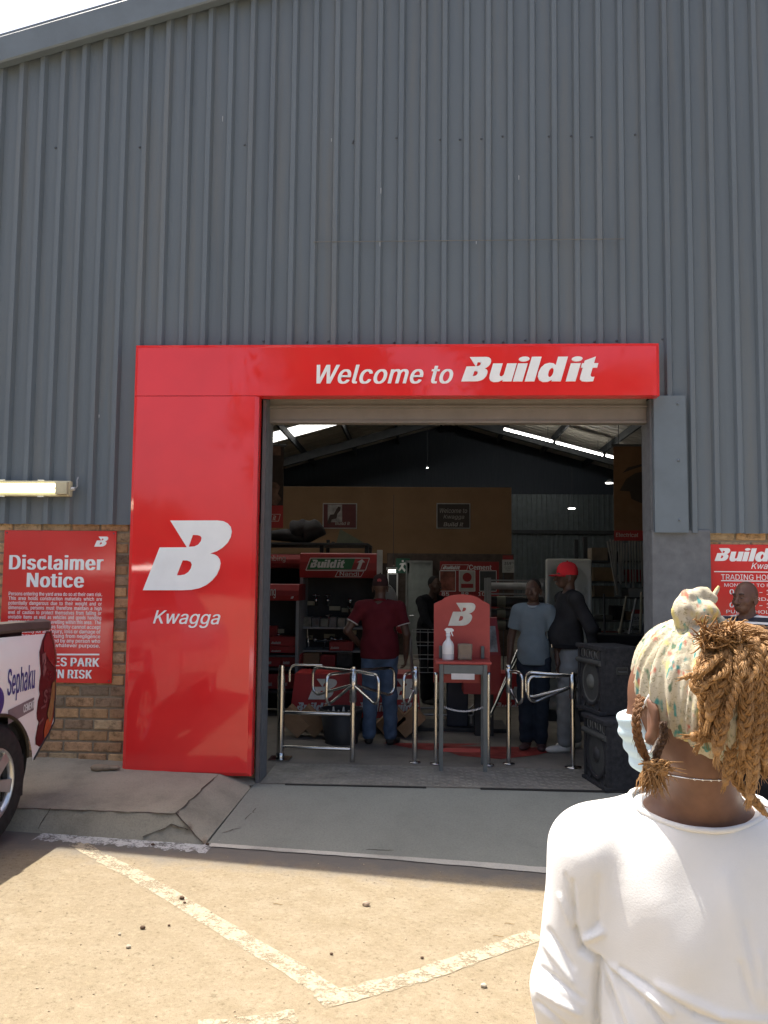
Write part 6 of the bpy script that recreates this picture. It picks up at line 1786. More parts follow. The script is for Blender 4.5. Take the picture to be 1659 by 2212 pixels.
# ---------------------------------------------------------------- smooth bodies: blended round shapes polygonised as one surface
def fnet(prims, lo, hi, h, post=None):
    lo = np.array(lo, float); hi = np.array(hi, float)
    n = np.ceil((hi - lo) / h).astype(int) + 1
    ax = [(lo[i] + h * np.arange(n[i])).astype(np.float32) for i in range(3)]
    F = np.full(n, 0.25, np.float32)
    for p in prims:
        kind, op, k = p[0], p[1], p[2]
        if kind == 'c':
            a, b, ra, rb = np.array(p[3], float), np.array(p[4], float), p[5], p[6]
            m = max(ra, rb)
            bl, bh = np.minimum(a, b) - m, np.maximum(a, b) + m
        else:
            c, r, M = np.array(p[3], float), np.array(p[4], float), p[5]
            ext = r if M is None else np.abs(M) @ r
            bl, bh = c - ext, c + ext
        pad = k + 3 * h + .01
        i0 = np.clip(np.floor((bl - pad - lo) / h).astype(int), 0, n)
        i1 = np.clip(np.ceil((bh + pad - lo) / h).astype(int) + 1, 0, n)
        if np.any(i1 <= i0): continue
        s = tuple(slice(u, v) for u, v in zip(i0, i1))
        X = ax[0][s[0]][:, None, None]; Y = ax[1][s[1]][None, :, None]; Z = ax[2][s[2]][None, None, :]
        if kind == 'c':
            d = b - a
            L2 = max(float(d @ d), 1e-9)
            t = np.clip(((X - a[0]) * d[0] + (Y - a[1]) * d[1] + (Z - a[2]) * d[2]) / L2, 0, 1)
            D = np.sqrt((X - a[0] - t * d[0]) ** 2 + (Y - a[1] - t * d[1]) ** 2 + (Z - a[2] - t * d[2]) ** 2) - (ra + (rb - ra) * t)
        else:
            x, y, z = X - c[0], Y - c[1], Z - c[2]
            if M is not None:
                x, y, z = (M[0, 0] * x + M[1, 0] * y + M[2, 0] * z, M[0, 1] * x + M[1, 1] * y + M[2, 1] * z, M[0, 2] * x + M[1, 2] * y + M[2, 2] * z)
            k0 = np.sqrt((x / r[0]) ** 2 + (y / r[1]) ** 2 + (z / r[2]) ** 2)
            k1 = np.sqrt((x / r[0] ** 2) ** 2 + (y / r[1] ** 2) ** 2 + (z / r[2] ** 2) ** 2)
            D = k0 * (k0 - 1) / np.maximum(k1, 1e-6)
        D = D.astype(np.float32)
        G = F[s]
        if op == '-': G, D = -G, D
        if k > 0:
            hh = np.maximum(k - np.abs(G - D), 0) / k
            N = np.minimum(G, D) - hh * hh * k * .25
        else:
            N = np.minimum(G, D)
        F[s] = -N if op == '-' else N
    if post:
        X = ax[0][:, None, None]; Y = ax[1][None, :, None]; Z = ax[2][None, None, :]
        F = post(F, X, Y, Z).astype(np.float32)
    for i in range(3):
        for e in (0, -1):
            sl_ = [slice(None)] * 3; sl_[i] = e
            F[tuple(sl_)] = np.maximum(F[tuple(sl_)], 0.01)
    return nets(F, lo, h)

def nets(F, lo, h):
    S = F < 0
    c = np.zeros(tuple(np.array(F.shape) - 1), np.uint8)
    sh = [(i, j, k) for i in (0, 1) for j in (0, 1) for k in (0, 1)]
    def V(A, o): return A[o[0]:A.shape[0] - 1 + o[0], o[1]:A.shape[1] - 1 + o[1], o[2]:A.shape[2] - 1 + o[2]]
    for o in sh: c += V(S, o)
    mask = (c > 0) & (c < 8)
    I = np.argwhere(mask)
    vals = {o: F[I[:, 0] + o[0], I[:, 1] + o[1], I[:, 2] + o[2]] for o in sh}
    acc = np.zeros((len(I), 3)); cnt = np.zeros(len(I))
    for a in sh:
        for d in range(3):
            if a[d]: continue
            b = list(a); b[d] = 1; b = tuple(b)
            fa, fb = vals[a], vals[b]
            m = (fa < 0) != (fb < 0)
            t = fa[m] / (fa[m] - fb[m])
            p = np.tile(np.array(a, float), (m.sum(), 1)); p[:, d] = t
            acc[m] += p; cnt[m] += 1
    P = lo + h * (I + acc / cnt[:, None])
    idx = np.full(mask.shape, -1, np.int64); idx[tuple(I.T)] = np.arange(len(I))
    quads = []
    for d in range(3):
        e1, e2 = (d + 1) % 3, (d + 2) % 3
        A = S.take(range(0, S.shape[d] - 1), d); B = S.take(range(1, S.shape[d]), d)
        E = np.argwhere(A != B)
        E = E[(E[:, e1] > 0) & (E[:, e2] > 0) & (E[:, e1] < S.shape[e1] - 1) & (E[:, e2] < S.shape[e2] - 1)]
        q = []
        for o1, o2 in ((1, 1), (0, 1), (0, 0), (1, 0)):
            G = E.copy(); G[:, e1] -= o1; G[:, e2] -= o2
            q.append(idx[tuple(G.T)])
        q = np.stack(q, 1)
        fl = ~A[tuple(E.T)]
        q[fl] = q[fl][:, ::-1]
        quads.append(q)
    Q = np.concatenate(quads)
    return P, Q[(Q >= 0).all(1)]

def np_obj(name, PQ, mat_, parent=None, smooth_it=1):
    P, Q = PQ
    for _ in range(smooth_it):
        acc = np.zeros_like(P); cnt = np.zeros(len(P))
        for a, b in ((0, 1), (1, 2), (2, 3), (3, 0)):
            np.add.at(acc, Q[:, a], P[Q[:, b]]); np.add.at(cnt, Q[:, a], 1)
            np.add.at(acc, Q[:, b], P[Q[:, a]]); np.add.at(cnt, Q[:, b], 1)
        P = P * .5 + .5 * acc / np.maximum(cnt, 1)[:, None]
    me = bpy.data.meshes.new(name)
    me.vertices.add(len(P)); me.vertices.foreach_set('co', P.astype(np.float32).ravel())
    me.loops.add(Q.size); me.loops.foreach_set('vertex_index', Q.astype(np.int32).ravel())
    me.polygons.add(len(Q)); me.polygons.foreach_set('loop_start', np.arange(0, Q.size, 4, dtype=np.int32))
    me.polygons.foreach_set('use_smooth', np.ones(len(Q), bool))
    me.update(calc_edges=True); me.validate()
    return mesh_obj(name, me, mat_, parent)

def rot3(ax, deg): return np.array(Matrix.Rotation(R(deg), 3, ax))
def xf(prims, M, T):
    """move primitives by rotation M and offset T"""
    out = []
    for p in prims:
        if p[0] == 'c': out.append((*p[:3], M @ np.array(p[3]) + T, M @ np.array(p[4]) + T, p[5], p[6]))
        else: out.append((*p[:3], M @ np.array(p[3]) + T, p[4], M if p[5] is None else M @ p[5]))
    return out

def head_prims(s=1.0, lean=0.0):
    """head in its own frame, cranium centre at the origin, face towards -y"""
    P = [('e', '+', .02, (0, .008, .012), (.074, .094, .098), None), ('e', '+', .025, (0, -.042, -.035), (.060, .056, .082), None),
         ('e', '+', .025, (0, -.056, -.088), (.044, .040, .034), None), ('c', '+', .012, (0, -.098, -.012), (0, -.118, -.048), .009, .014),
         ('e', '+', .008, (.016, -.106, -.052), (.010, .012, .009), None), ('e', '+', .008, (-.016, -.106, -.052), (.010, .012, .009), None),
         ('c', '+', .015, (-.036, -.086, .008), (.036, -.086, .008), .011, .011),
         ('e', '-', .012, (.032, -.099, -.013), (.017, .013, .011), None), ('e', '-', .012, (-.032, -.099, -.013), (.017, .013, .011), None),
         ('e', '+', .004, (.032, -.086, -.014), (.0125, .0125, .0115), None), ('e', '+', .004, (-.032, -.086, -.014), (.0125, .0125, .0115), None),
         ('e', '+', .02, (.044, -.066, -.044), (.022, .020, .020), None), ('e', '+', .02, (-.044, -.066, -.044), (.022, .020, .020), None),
         ('e', '+', .006, (0, -.100, -.074), (.025, .012, .0075), None), ('e', '+', .006, (0, -.098, -.086), (.021, .012, .0085), None)]
    for sx in (1, -1):
        Rr = rot3('Z', -sx * 22) @ rot3('X', -10)
        P += [('e', '+', .006, (sx * .079, .006, -.030), (.007, .020, .033), Rr), ('e', '-', .005, (sx * .087, .000, -.028), (.007, .010, .017), Rr),
              ('c', '+', .004, (sx * .083, .018, -.040), (sx * .084, .006, -.001), .006, .0065), ('e', '+', .005, (sx * .080, -.004, -.058), (.007, .010, .011), Rr)]
    return [(p[0], p[1], p[2] * s, np.array(p[3]) * s, np.array(p[4]) * s, p[5] * s, p[6] * s) if p[0] == 'c' else (p[0], p[1], p[2] * s, np.array(p[3]) * s, np.array(p[4]) * s, p[5]) for p in P]

def hand_prims(wr, el, inw, fw, curl=.5, s=1.0):
    """palm, four bent fingers and a thumb; inw: towards the body, fw: towards the thumb side"""
    wr, el = np.array(wr), np.array(el)
    d = wr - el; d /= np.linalg.norm(d)
    n = np.array(inw, float); n -= d * (n @ d); n /= np.linalg.norm(n)
    f = np.array(fw, float); f -= d * (f @ d) + n * (f @ n); f /= np.linalg.norm(f)
    P = []
    kn = []
    for q, ln in zip((.030, .010, -.011, -.030), (.085, .090, .086, .078)):
        k_ = wr + d * ln * s + f * q * s
        kn.append(k_)
        P.append(('c', '+', .012, wr + d * .01 + f * q * .45 * s, k_, .018 * s, .0115 * s))
    for k_, ln, q in zip(kn, (.070, .078, .073, .058), (.006, .002, -.002, -.007)):
        a, ang = k_, 0.15
        r0 = .0088 * s
        for seg, fr in enumerate((.45, .31, .24)):
            ang += curl * (.55 if seg == 0 else .75)
            v = d * math.cos(ang) + n * math.sin(ang) + f * q * 8 * .02
            b = a + v * ln * fr * s
            P.append(('c', '+', .004, a, b, r0, r0 * .90)); r0 *= .90
            a = b
    t0 = wr + d * .025 * s + f * .028 * s
    t1 = t0 + (d * .65 + f * .65 + n * .25) * .038 * s
    t2 = t1 + (d * .85 + f * .15 + n * .35) * .030 * s
    P += [('c', '+', .01, t0, t1, .014 * s, .0105 * s), ('c', '+', .004, t1, t2, .0105 * s, .0085 * s)]
    return P

def wob(amp, fx, fy, fz, ph=0.0):
    def f(F, X, Y, Z):
        return F + amp * (np.sin(fx * X + 1.7 * np.sin(.6 * fz * Z + ph) + ph) * np.sin(fz * Z + 1.3 * np.sin(.5 * fx * X + fy * Y) + ph) )
    return f

def skin_mat(name, rgb):
    if name in MATS: return MATS[name]
    m, n, l, b = nodes(name)
    co = obj_coord(n)
    t = noise_tex(n, l, co, 30, 5, .6)
    l.new(ramp(n, l, t, [(0.3, tuple(c * .82 for c in rgb)), (0.7, tuple(c * 1.15 for c in rgb))]), b.inputs['Base Color'])
    b.inputs['Roughness'].default_value = .5
    b.inputs['Specular IOR Level'].default_value = .4
    b.inputs['Subsurface Weight'].default_value = .12
    b.inputs['Subsurface Radius'].default_value = (.012, .005, .003)
    bump(n, l, b, noise_tex(n, l, co, 260, 3, .6), .12, .002)
    MATS[name] = m
    return m

def cloth_mat(name, rgb, var=.15, weave=420, bmp=.25):
    return mat(name, rgb, .9, 0, var, 7, bmp, weave, .15)

def person(loc, heading, H, label, skin, shirt, trousers, shoe, pose, bulk=1.0, hem=.90, sleeve=.55, head_turn=0, hvox=.0065, shirt_amp=.004, collar=None, hair=None, cuffs=None, stoop=0.0, belly=0.0):
    """standing figure facing -y before turning; pose gives elbow and wrist for each arm (L is +x) and foot spots"""
    s = H / 1.75
    t = empty('person', loc, label, 'person', None, heading)
    S = np.array((s, s, s))
    def v(p): return np.array(p, float) * s
    fy = -.35 * stoop; dz = -.05 * stoop
    Hc = np.array((0, -.005 + fy, 1.64 + dz))
    hd = xf(head_prims(1.0), rot3('Z', head_turn) @ rot3('X', -8 * stoop), Hc)
    neck = [('c', '+', .03, (0, .02 + fy * .7, 1.44 + dz), (0, .012 + fy, 1.56 + dz), .058 * bulk ** .5, .053)]
    tors = [('e', '+', .05, (0, .005 + fy * .5, 1.28 + dz * .5), (.158 * bulk, .108 * bulk, .20), None), ('e', '+', .05, (0, -.004 - belly + fy * .2, 1.08), (.148 * bulk, .112 * bulk + belly, .17), None),
            ('c', '+', .04, (.05, .02 + fy * .6, 1.445 + dz), (.165 * bulk, .015 + fy * .5, 1.415 + dz), .048, .058), ('c', '+', .04, (-.05, .02 + fy * .6, 1.445 + dz), (-.165 * bulk, .015 + fy * .5, 1.415 + dz), .048, .058)]
    hip = [('e', '+', .05, (0, .012, .94), (.152 * bulk, .115 * bulk, .12), None)]
    arms, sleeves, hands = [], [], []
    for sd, sx in (('L', 1), ('R', -1)):
        sh = np.array((sx * .178 * bulk, .015 + fy * .5, 1.405 + dz))
        el, wr = np.array(pose[sd][0], float), np.array(pose[sd][1], float)
        arms += [('c', '+', .02, sh, el, .052, .040), ('c', '+', .015, el, wr, .040, .027)]
        sl_ = sh + (el - sh) * min(1, sleeve)
        sleeves.append(('c', '+', .03, sh, sl_, .066, .064))
        if sleeve > 1: sleeves.append(('c', '+', .02, el, el + (wr - el) * (sleeve - 1), .056, .044))
        hands += hand_prims(wr, el, pose[sd][2], pose[sd][3], pose.get('curl', .45))
    legs, tr = [], []
    feet = []
    for sx, ft in ((1, pose['feet'][0]), (-1, pose['feet'][1])):
        hp = np.array((sx * .085, .01, .90)); an_ = np.array((ft[0], ft[1], .085)); kn = (hp + an_) / 2 + np.array((0, -.03, .02))
        legs += [('c', '+', .03, hp, kn, .082, .056), ('c', '+', .02, kn, an_, .054, .037)]
        tr += [('c', '+', .04, hp, kn, .100 * bulk ** .5, .082), ('c', '+', .03, kn, an_ + np.array((0, .0, .02)), .080, .070)]
        feet.append((an_, ft[2]))
    def sc(ps):
        return [(p[0], p[1], p[2] * s, np.array(p[3]) * s, np.array(p[4]) * s, p[5] * s, p[6] * s) if p[0] == 'c' else (p[0], p[1], p[2] * s, np.array(p[3]) * s, np.array(p[4]) * s, p[5]) for p in ps]
    lo, hi = v((-.52, -.55, 0)), v((.52, .42, 1.85))
    np_obj('body', fnet(sc(tors + neck + hip + legs + arms + hands + hd), lo, hi, hvox), skin, t, 1)
    def infl(ps, d): return [(p[0], p[1], p[2], p[3], p[4], p[5] + d, p[6] + d) if p[0] == 'c' else (p[0], p[1], p[2], p[3], tuple(np.array(p[4]) + d), p[5]) for p in ps]
    shp = infl(tors, .014) + sleeves + infl([('e', '+', .05, (0, .0, .97), (.166 * bulk, .130 * bulk, .26), None)], .014)
    cut = [(sl_[1]) for sl_ in ()]
    def post(F, X, Y, Z):
        F = wob(shirt_amp, 38, 20, 24, heading)(F, X, Y, Z)
        F = np.maximum(F, hem * s - Z)
        nk = np.sqrt(X ** 2 + (Y - (.015 + fy * .75) * s) ** 2) - .072 * s
        F = np.maximum(F, np.minimum(-nk, 1e9) * (Z > (1.40 + dz) * s) + (-9) * (Z <= (1.40 + dz) * s))
        for sx, sd in ((1, 'L'), (-1, 'R')):
            sh = np.array((sx * .178 * bulk, .015 + fy * .5, 1.405 + dz)); el = np.array(pose[sd][0], float); wr = np.array(pose[sd][1], float)
            if sleeve <= 1:
                dv = (el - sh) / np.linalg.norm(el - sh); pc = (sh + (el - sh) * sleeve) * s
            else:
                dv = (wr - el) / np.linalg.norm(wr - el); pc = (el + (wr - el) * (sleeve - 1)) * s
            pd = (X - pc[0]) * dv[0] + (Y - pc[1]) * dv[1] + (Z - pc[2]) * dv[2]
            rr = np.sqrt((X - pc[0]) ** 2 + (Y - pc[1]) ** 2 + (Z - pc[2]) ** 2)
            F = np.where(rr < .125 * s, np.maximum(F, pd), F)
        return F
    np_obj('shirt', fnet(sc(shp), lo, hi, hvox, post), shirt, t, 1)
    def post2(F, X, Y, Z):
        F = wob(.006, 22, 14, 34, heading + 1)(F, X, Y, Z)
        return np.maximum(np.maximum(F, Z - .97 * s), .045 * s - Z)
    np_obj('trousers', fnet(sc(infl(hip, .004) + tr), lo, hi, hvox, post2), trousers, t, 1)
    for an_, yaw in feet:
        M = rot3('Z', yaw)
        P = xf([('e', '+', .02, (0, .01, -.045), (.042, .055, .045), None), ('e', '+', .03, (0, -.09, -.058), (.045, .10, .035), None), ('c', '+', .02, (0, .0, .02), (0, -.0, -.03), .044, .046)], M, an_)
        np_obj('shoe', fnet(sc(P), (an_ + np.array((-.25, -.28, -.1))) * s, (an_ + np.array((.25, .2, .12))) * s, .006, lambda F, X, Y, Z: np.maximum(F, .002 - Z)), shoe, t, 1)
    if collar:
        mb = MB()
        ring = [Vector((.068 * math.cos(a_), .015 + fy * .75 + .070 * math.sin(a_), 1.478 + dz + .022 * math.sin(a_))) * s for a_ in [2 * math.pi * k / 20 for k in range(21)]]
        mb.tube(ring, .013 * s, 8, False)
        mb.build('collar', collar, None, origin=(0, 0, 0)).parent = t
        if cuffs:
            for sx, sd in ((1, 'L'), (-1, 'R')):
                sh = Vector((sx * .178 * bulk, .015 + fy * .5, 1.405 + dz)); el = Vector(pose[sd][0])
                dv = (el - sh).normalized(); pc = (sh + (el - sh) * sleeve)
                u_ = dv.orthogonal().normalized(); w_ = dv.cross(u_)
                mb = MB(); mb.tube([(pc + (u_ * math.cos(a_) + w_ * math.sin(a_)) * .0645) * s for a_ in [2 * math.pi * k / 18 for k in range(19)]], .006 * s, 6, False)
                mb.build('cuff', cuffs, None, origin=(0, 0, 0)).parent = t
    Hm = Matrix.Translation(Vector(Hc * s)) @ Matrix.Rotation(R(head_turn), 4, 'Z') @ Matrix.Scale(s, 4)
    if hair:
        Pp = xf([('e', '+', .01, (0, .018, .022), (.0775, .092, .096), None)], rot3('Z', head_turn), Hc)
        fd = rot3('Z', head_turn) @ np.array((0, -1, 0))
        def ph(F, X, Y, Z):
            x, y, z = X / s - Hc[0], Y / s - Hc[1], Z / s - Hc[2]
            fw_ = x * fd[0] + y * fd[1]
            return np.maximum(F, (fw_ * .75 + .005) - (z + .01))
        np_obj('hair', fnet(sc(Pp), (Hc - .16) * s, (Hc + .16) * s, .005, ph), hair, t, 1)
    return t, Hm, s

def cap(t, Hm, m_, brim=True):
    mb = MB()
    prof = [(.090, -.012), (.092, .02), (.086, .06), (.066, .095), (.035, .112), (0, .117)]
    n = 24
    vs, fs = [], []
    for r_, z_ in prof:
        for k in range(n):
            a = 2 * math.pi * k / n
            vs.append(Hm @ Vector((r_ * .92 * math.cos(a), r_ * 1.12 * math.sin(a) + .004, z_ + .012)))
    for i in range(len(prof) - 1):
        for k in range(n): fs.append((i * n + k, i * n + (k + 1) % n, (i + 1) * n + (k + 1) % n, (i + 1) * n + k))
    mb.add(vs, fs, True)
    mb.ball(Hm @ Vector((0, .004, .130)), .008, n=8)
    o = mb.build('cap', m_, None, origin=(0, 0, 0)); o.parent = t
    if brim:
        mb = MB()
        top, bot = [], []
        for i in range(5):
            for k in range(13):
                a = R(-160 + 140 * k / 12)
                rr = .085 + .075 * i / 4 * (.35 + .65 * math.sin(math.pi * k / 12) ** .7)
                p = Vector((rr * .95 * math.cos(a), rr * 1.12 * math.sin(a), .008 - .012 * i / 4 - .012 * abs(math.cos(a)) ** 2))
                top.append(Hm @ p); bot.append(Hm @ (p - Vector((0, 0, .005))))
        q = [(i * 13 + k, i * 13 + k + 1, (i + 1) * 13 + k + 1, (i + 1) * 13 + k) for i in range(4) for k in range(12)]
        mb.add(top, q, True); mb.add(bot, [tuple(reversed(f)) for f in q], True)
        o = mb.build('cap_brim', m_, None, origin=(0, 0, 0), fix=False); o.parent = t
SKD = skin_mat('deep_brown_skin', (.085, .045, .03))
SKM = skin_mat('brown_skin', (.10, .047, .029))
DENIM = cloth_mat('blue_denim', (.07, .105, .17), .3)
DKCL = cloth_mat('near_black_cloth', (.016, .016, .018), .25)
def hang(sx, w=.0): return ((sx * (.235 + w), .03, 1.13), (sx * (.25 + w), -.02, .88), (-sx, 0, 0), (0, -1, 0))
# man in the dark red polo, seen from behind
p = px_floor(818, 1607)
Hh = zat(1243, 815, p.y)
t, Hm, s = person((p.x, p.y, 0), R(176), Hh, 'person in a dark red polo shirt, jeans and dark cap seen from behind', SKD, cloth_mat('dark_red_knit', (.10, .013, .018), .12), DENIM, mat('dark_boot', (.025, .022, .02), .7),
       {'L': ((.335, .07, 1.17), (.215, -.14, .99), (-.5, -.2, -.6), (0, -1, .3)), 'R': ((-.285, .03, 1.14), (-.27, -.07, .90), (1, 0, 0), (0, -1, 0)), 'feet': ((.105, .0, 12), (-.125, .01, -22)), 'curl': .6},
       bulk=1.16, hem=.885, sleeve=.62, collar=cloth_mat('dark_red_collar', (.12, .01, .014)), cuffs=mat('white_cuff', (.5, .48, .46), .8))
cap(t, Hm, cloth_mat('dark_cap_cloth', (.035, .018, .018)), True)
mb = MB(); mb.ball(Hm @ Vector((0, .100, .055)), (.022 * s, .004, .022 * s), None, 14); o = mb.build('cap_badge', mat('cap_badge_red', (.25, .03, .03)), None, origin=(0, 0, 0)); o.parent = t
# man in the grey blue polo facing out
p = px_floor(1153, 1617)
Hh = zat(1250, 1155, p.y)
t, Hm, s = person((p.x, p.y, 0), R(-14), Hh, 'person in a pale grey blue polo shirt facing out behind the right turnstile', SKD, cloth_mat('grey_blue_knit', (.16, .20, .225), .1), cloth_mat('dark_navy_denim', (.02, .028, .042), .2), mat('maroon_shoe', (.07, .035, .035), .6),
       {'L': hang(1), 'R': hang(-1), 'feet': ((.075, .0, 8), (-.075, .0, -10))}, bulk=.92, hem=.86, sleeve=.66, head_turn=-8, collar=cloth_mat('pale_collar', (.30, .34, .37)), hair=mat('black_hair', (.012, .011, .011), .9, bmp=.8, bscale=250))
# man in the red cap, side on
p = px_floor(1228, 1620)
Hh = zat(1217, 1222, p.y)
t, Hm, s = person((p.x, p.y, 0), R(-78), Hh, 'person in a red cap and black shirt standing side on by the bathtub', SKD, cloth_mat('charcoal_shirt', (.028, .028, .03), .2), cloth_mat('stone_grey_denim', (.20, .21, .21), .2), mat('white_trainer', (.62, .60, .55), .6),
       {'L': ((.26, .12, 1.15), (.17, .17, .92), (-.5, .2, 0), (0, -1, 0)), 'R': ((-.27, .10, 1.15), (-.16, .16, .95), (.5, .2, 0), (0, -1, 0)), 'feet': ((.09, -.07, 0), (-.09, .10, 0))},
       bulk=1.0, hem=.965, sleeve=1.6, head_turn=-6, belly=.03)
cap(t, Hm, cloth_mat('red_cap_cloth', (.62, .03, .04)), True)
mb = MB()
ring = [Vector((.182 * math.cos(a_), -.008 + .152 * math.sin(a_), .972)) * s for a_ in [2 * math.pi * k / 30 for k in range(31)]]
for dz_ in (-.012, 0, .012): mb.tube([q + Vector((0, 0, dz_)) for q in ring], .008, 6, False)
mb.build('belt', DKCL, None, origin=(0, 0, 0)).parent = t
mb = MB(); mb.bbox((-.025, -.172 * s, .955 * s), (.025, -.158 * s, .992 * s), .003); mb.build('buckle', M_CHROME, None, origin=(0, 0, 0)).parent = t
# person in black with the trolley, deep in the hall
p = Vector((at(925, 1400, Y=4.2).x, 4.2, 0))
t, Hm, s = person((p.x, p.y, 0), R(40), 1.62, 'person in black bending over a trolley behind the red stand', SKD, DKCL, DKCL, mat('dark_boot', (.025, .022, .02)),
       {'L': ((.26, -.25, 1.12), (.22, -.42, .98), (-1, 0, -.3), (0, -.3, 1)), 'R': ((-.26, -.25, 1.12), (-.22, -.42, .98), (1, 0, -.3), (0, -.3, 1)), 'feet': ((.09, .05, 0), (-.09, -.05, 0)), 'curl': .9},
       bulk=1.0, hem=.86, sleeve=1.85, stoop=.35, hair=mat('black_hair', (.012, .011, .011)))
# shopping trolley
p = Vector((at(950, 1500, Y=2.6).x, 2.6, 0))
TY = empty('trolley', tuple(p), 'wire shopping trolley with red handle ends behind the third steel post', 'trolley')
M_WIRE = mat('dull_wire', (.30, .30, .30), .35, .9)
x0, x1, y0, y1 = p.x - .30, p.x + .38, 2.35, 2.85
mb = MB()
zt, zb = 1.0, .58
for z in (zt, .86, .72, zb):
    k = .5 + .5 * (z - zb) / (zt - zb) * .3 + .2
    mb.tube([(x0, y0, z), (x1, y0 + .03, z), (x1, y1 - .03, z), (x0, y1, z), (x0, y0, z)], .004, 5)
for i in range(9):
    x = x0 + (x1 - x0) * i / 8
    mb.tube([(x, y0, zt), (x, y0 + .02, zb), (x, y1 - .02, zb), (x, y1, zt)], .0025, 5)
mb.build('basket', M_WIRE, TY)
mb = MB()
for yy in (y0 + .03, y1 - .03):
    mb.tube([(x0 - .12, yy, 1.02), (x0 - .02, yy, .9), (x0 + .02, yy, .3), (x0 + .05, yy, .14), (x1 - .05, yy, .14), (x1 + .02, yy, .2)], .012, 7)
mb.build('frame', M_WIRE, TY)
mb = MB(); mb.tube([(x0 - .12, y0 + .02, 1.02), (x0 - .12, y1 - .02, 1.02)], .012, 8); mb.build('handle', M_WIRE, TY)
for yy in (y0 + .02, y1 - .02):
    mb = MB(); mb.ball((x0 - .11, yy, 1.03), (.06, .045, .05), None, 10); mb.build('handle_end', M_MAROON, TY)
for x in (x0 + .06, x1 - .06):
    for yy in (y0 + .03, y1 - .03):
        mb = MB(); mb.tube([(x, yy - .012, .062), (x, yy + .012, .062)], .06, 16); mb.build('wheel', mat('grey_castor', (.10, .10, .10), .5), TY)
        mb = MB(); mb.box((x - .012, yy - .02, .062), (x + .012, yy + .02, .14)); mb.build('fork', M_WIRE, TY)
# brooms with silver bristles of tools in the trolley stay unseen; man in stripes by the hours board
def apron_z(x, y):
    t_ = (y - A3.y) / (A1.y - A3.y)
    return (0 * (1 - t_)) + t_ * gz(x)
Xm, Ym = at(1612, 1300, Y=-.42).x, -.42
zg = apron_z(Xm, Ym)
Hh = at(1612, 1256, Y=Ym).z - zg
def stripes():
    m, n, l, b = nodes('navy_white_stripes')
    sx = n.new('ShaderNodeSeparateXYZ'); l.new(obj_coord(n), sx.inputs[0])
    mm = mk(n, 'ShaderNodeMath', operation='MULTIPLY'); l.new(sx.outputs['Z'], mm.inputs[0]); mm.inputs[1].default_value = 22.0
    fr = mk(n, 'ShaderNodeMath', operation='FRACT'); l.new(mm.outputs[0], fr.inputs[0])
    st = ramp(n, l, fr.outputs[0], [(0.0, (.012, .014, .026)), (.66, (.012, .014, .026)), (.70, (.6, .6, .6)), (.96, (.6, .6, .6))])
    l.new(st, b.inputs['Base Color']); b.inputs['Roughness'].default_value = .9
    return m
t, Hm, s = person((Xm, Ym, zg), R(-52), Hh, 'person with a shaved head in a navy and white striped shirt before the hours board', SKM, stripes(), DKCL, mat('black_white_trainer', (.05, .05, .05), .6),
       {'L': hang(1), 'R': hang(-1), 'feet': ((.10, -.03, 10), (-.10, .02, -12))}, bulk=1.08, hem=.88, sleeve=.68, head_turn=-4, hvox=.0055, collar=mat('white_tipped_collar', (.03, .03, .045), .9))
for sx in (1, -1):
    mb = MB(); mb.ball(Hm @ Vector((sx * .032, -.0935, -.0145)), (.0085 * s, .006 * s, .0045 * s), Hm.to_3x3().normalized(), 8); o = mb.build('eye', mat('eye_dark', (.03, .02, .018), .25), None, origin=(0, 0, 0)); o.parent = t
    mb = MB()
    mb.tube([Hm @ Vector((sx * (.014 + .036 * k / 4), -.100 + .010 * (k / 4) ** 2, .012 + .006 * math.sin(math.pi * (.2 + .6 * k / 4)))) for k in range(5)], .0035 * s, 6)
    o = mb.build('eyebrow', mat('black_hair', (.012, .011, .011)), None, origin=(0, 0, 0)); o.parent = t
    for an_ in ((.10, -.03, 10) if sx > 0 else (-.10, .02, -12),):
        sh = MB()
        M = Matrix.Rotation(R(an_[2]), 4, 'Z'); M.translation = Vector((an_[0], an_[1], 0))
        sh.add([M @ Vector((.05 * math.cos(a_) * 1.02, -.06 + .135 * math.sin(a_), z_)) * s for z_ in (.003, .028) for a_ in [2 * math.pi * k / 24 for k in range(24)]], [(k, (k + 1) % 24, 24 + (k + 1) % 24, 24 + k) for k in range(24)], True)
        for k in range(4): sh.tube([M @ Vector((-.025, -.045 - .022 * k, .095 - .011 * k)) * s, M @ Vector((.025, -.045 - .022 * k, .095 - .011 * k)) * s], .004, 5)
        o = sh.build('shoe_trim', mat('white_trim', (.6, .59, .55), .6), None, origin=(0, 0, 0)); o.parent = t
# ---------------------------------------------------------------- woman in front, seen from behind
DW = 1.31
C7 = at(1515, 1725, D=DW)
gw = gz(C7.x)
aw = R(10)
ef, er = np.array((math.sin(aw), math.cos(aw), 0)), np.array((math.cos(aw), -math.sin(aw), 0))
BASE = np.array((C7.x, C7.y, gw))
def T3(x, y, z):                       # right, forward, world height; relative to her base
    p = er * x + ef * y
    return np.array((p[0], p[1], z - gw))
WO = empty('person', tuple(BASE), 'person in a white top with patterned headscarf and golden braids seen from behind', 'person')
HS = 1.05
HCw = at(1488, 1506, D=1.30)
Hc = np.array(HCw) - BASE
th = R(207)
HM = np.array(Matrix.Rotation(th, 3, 'Z')) @ rot3('X', 3)
_hp = head_prims(HS)
del _hp[6]
_hp.insert(3, ('e', '+', .03, np.array((0, -.046, .008)) * HS, np.array((.058, .046, .058)) * HS, None))
hdp = xf(_hp, HM, Hc)
zC = C7.z
neck = [('c', '+', .03, T3(0, .035, zC - .03), Hc + HM @ np.array((0, .022, -.085)), .064, .056)]
SHL, SHR = T3(-.178, .025, zC - .105), T3(.178, .025, zC - .105)
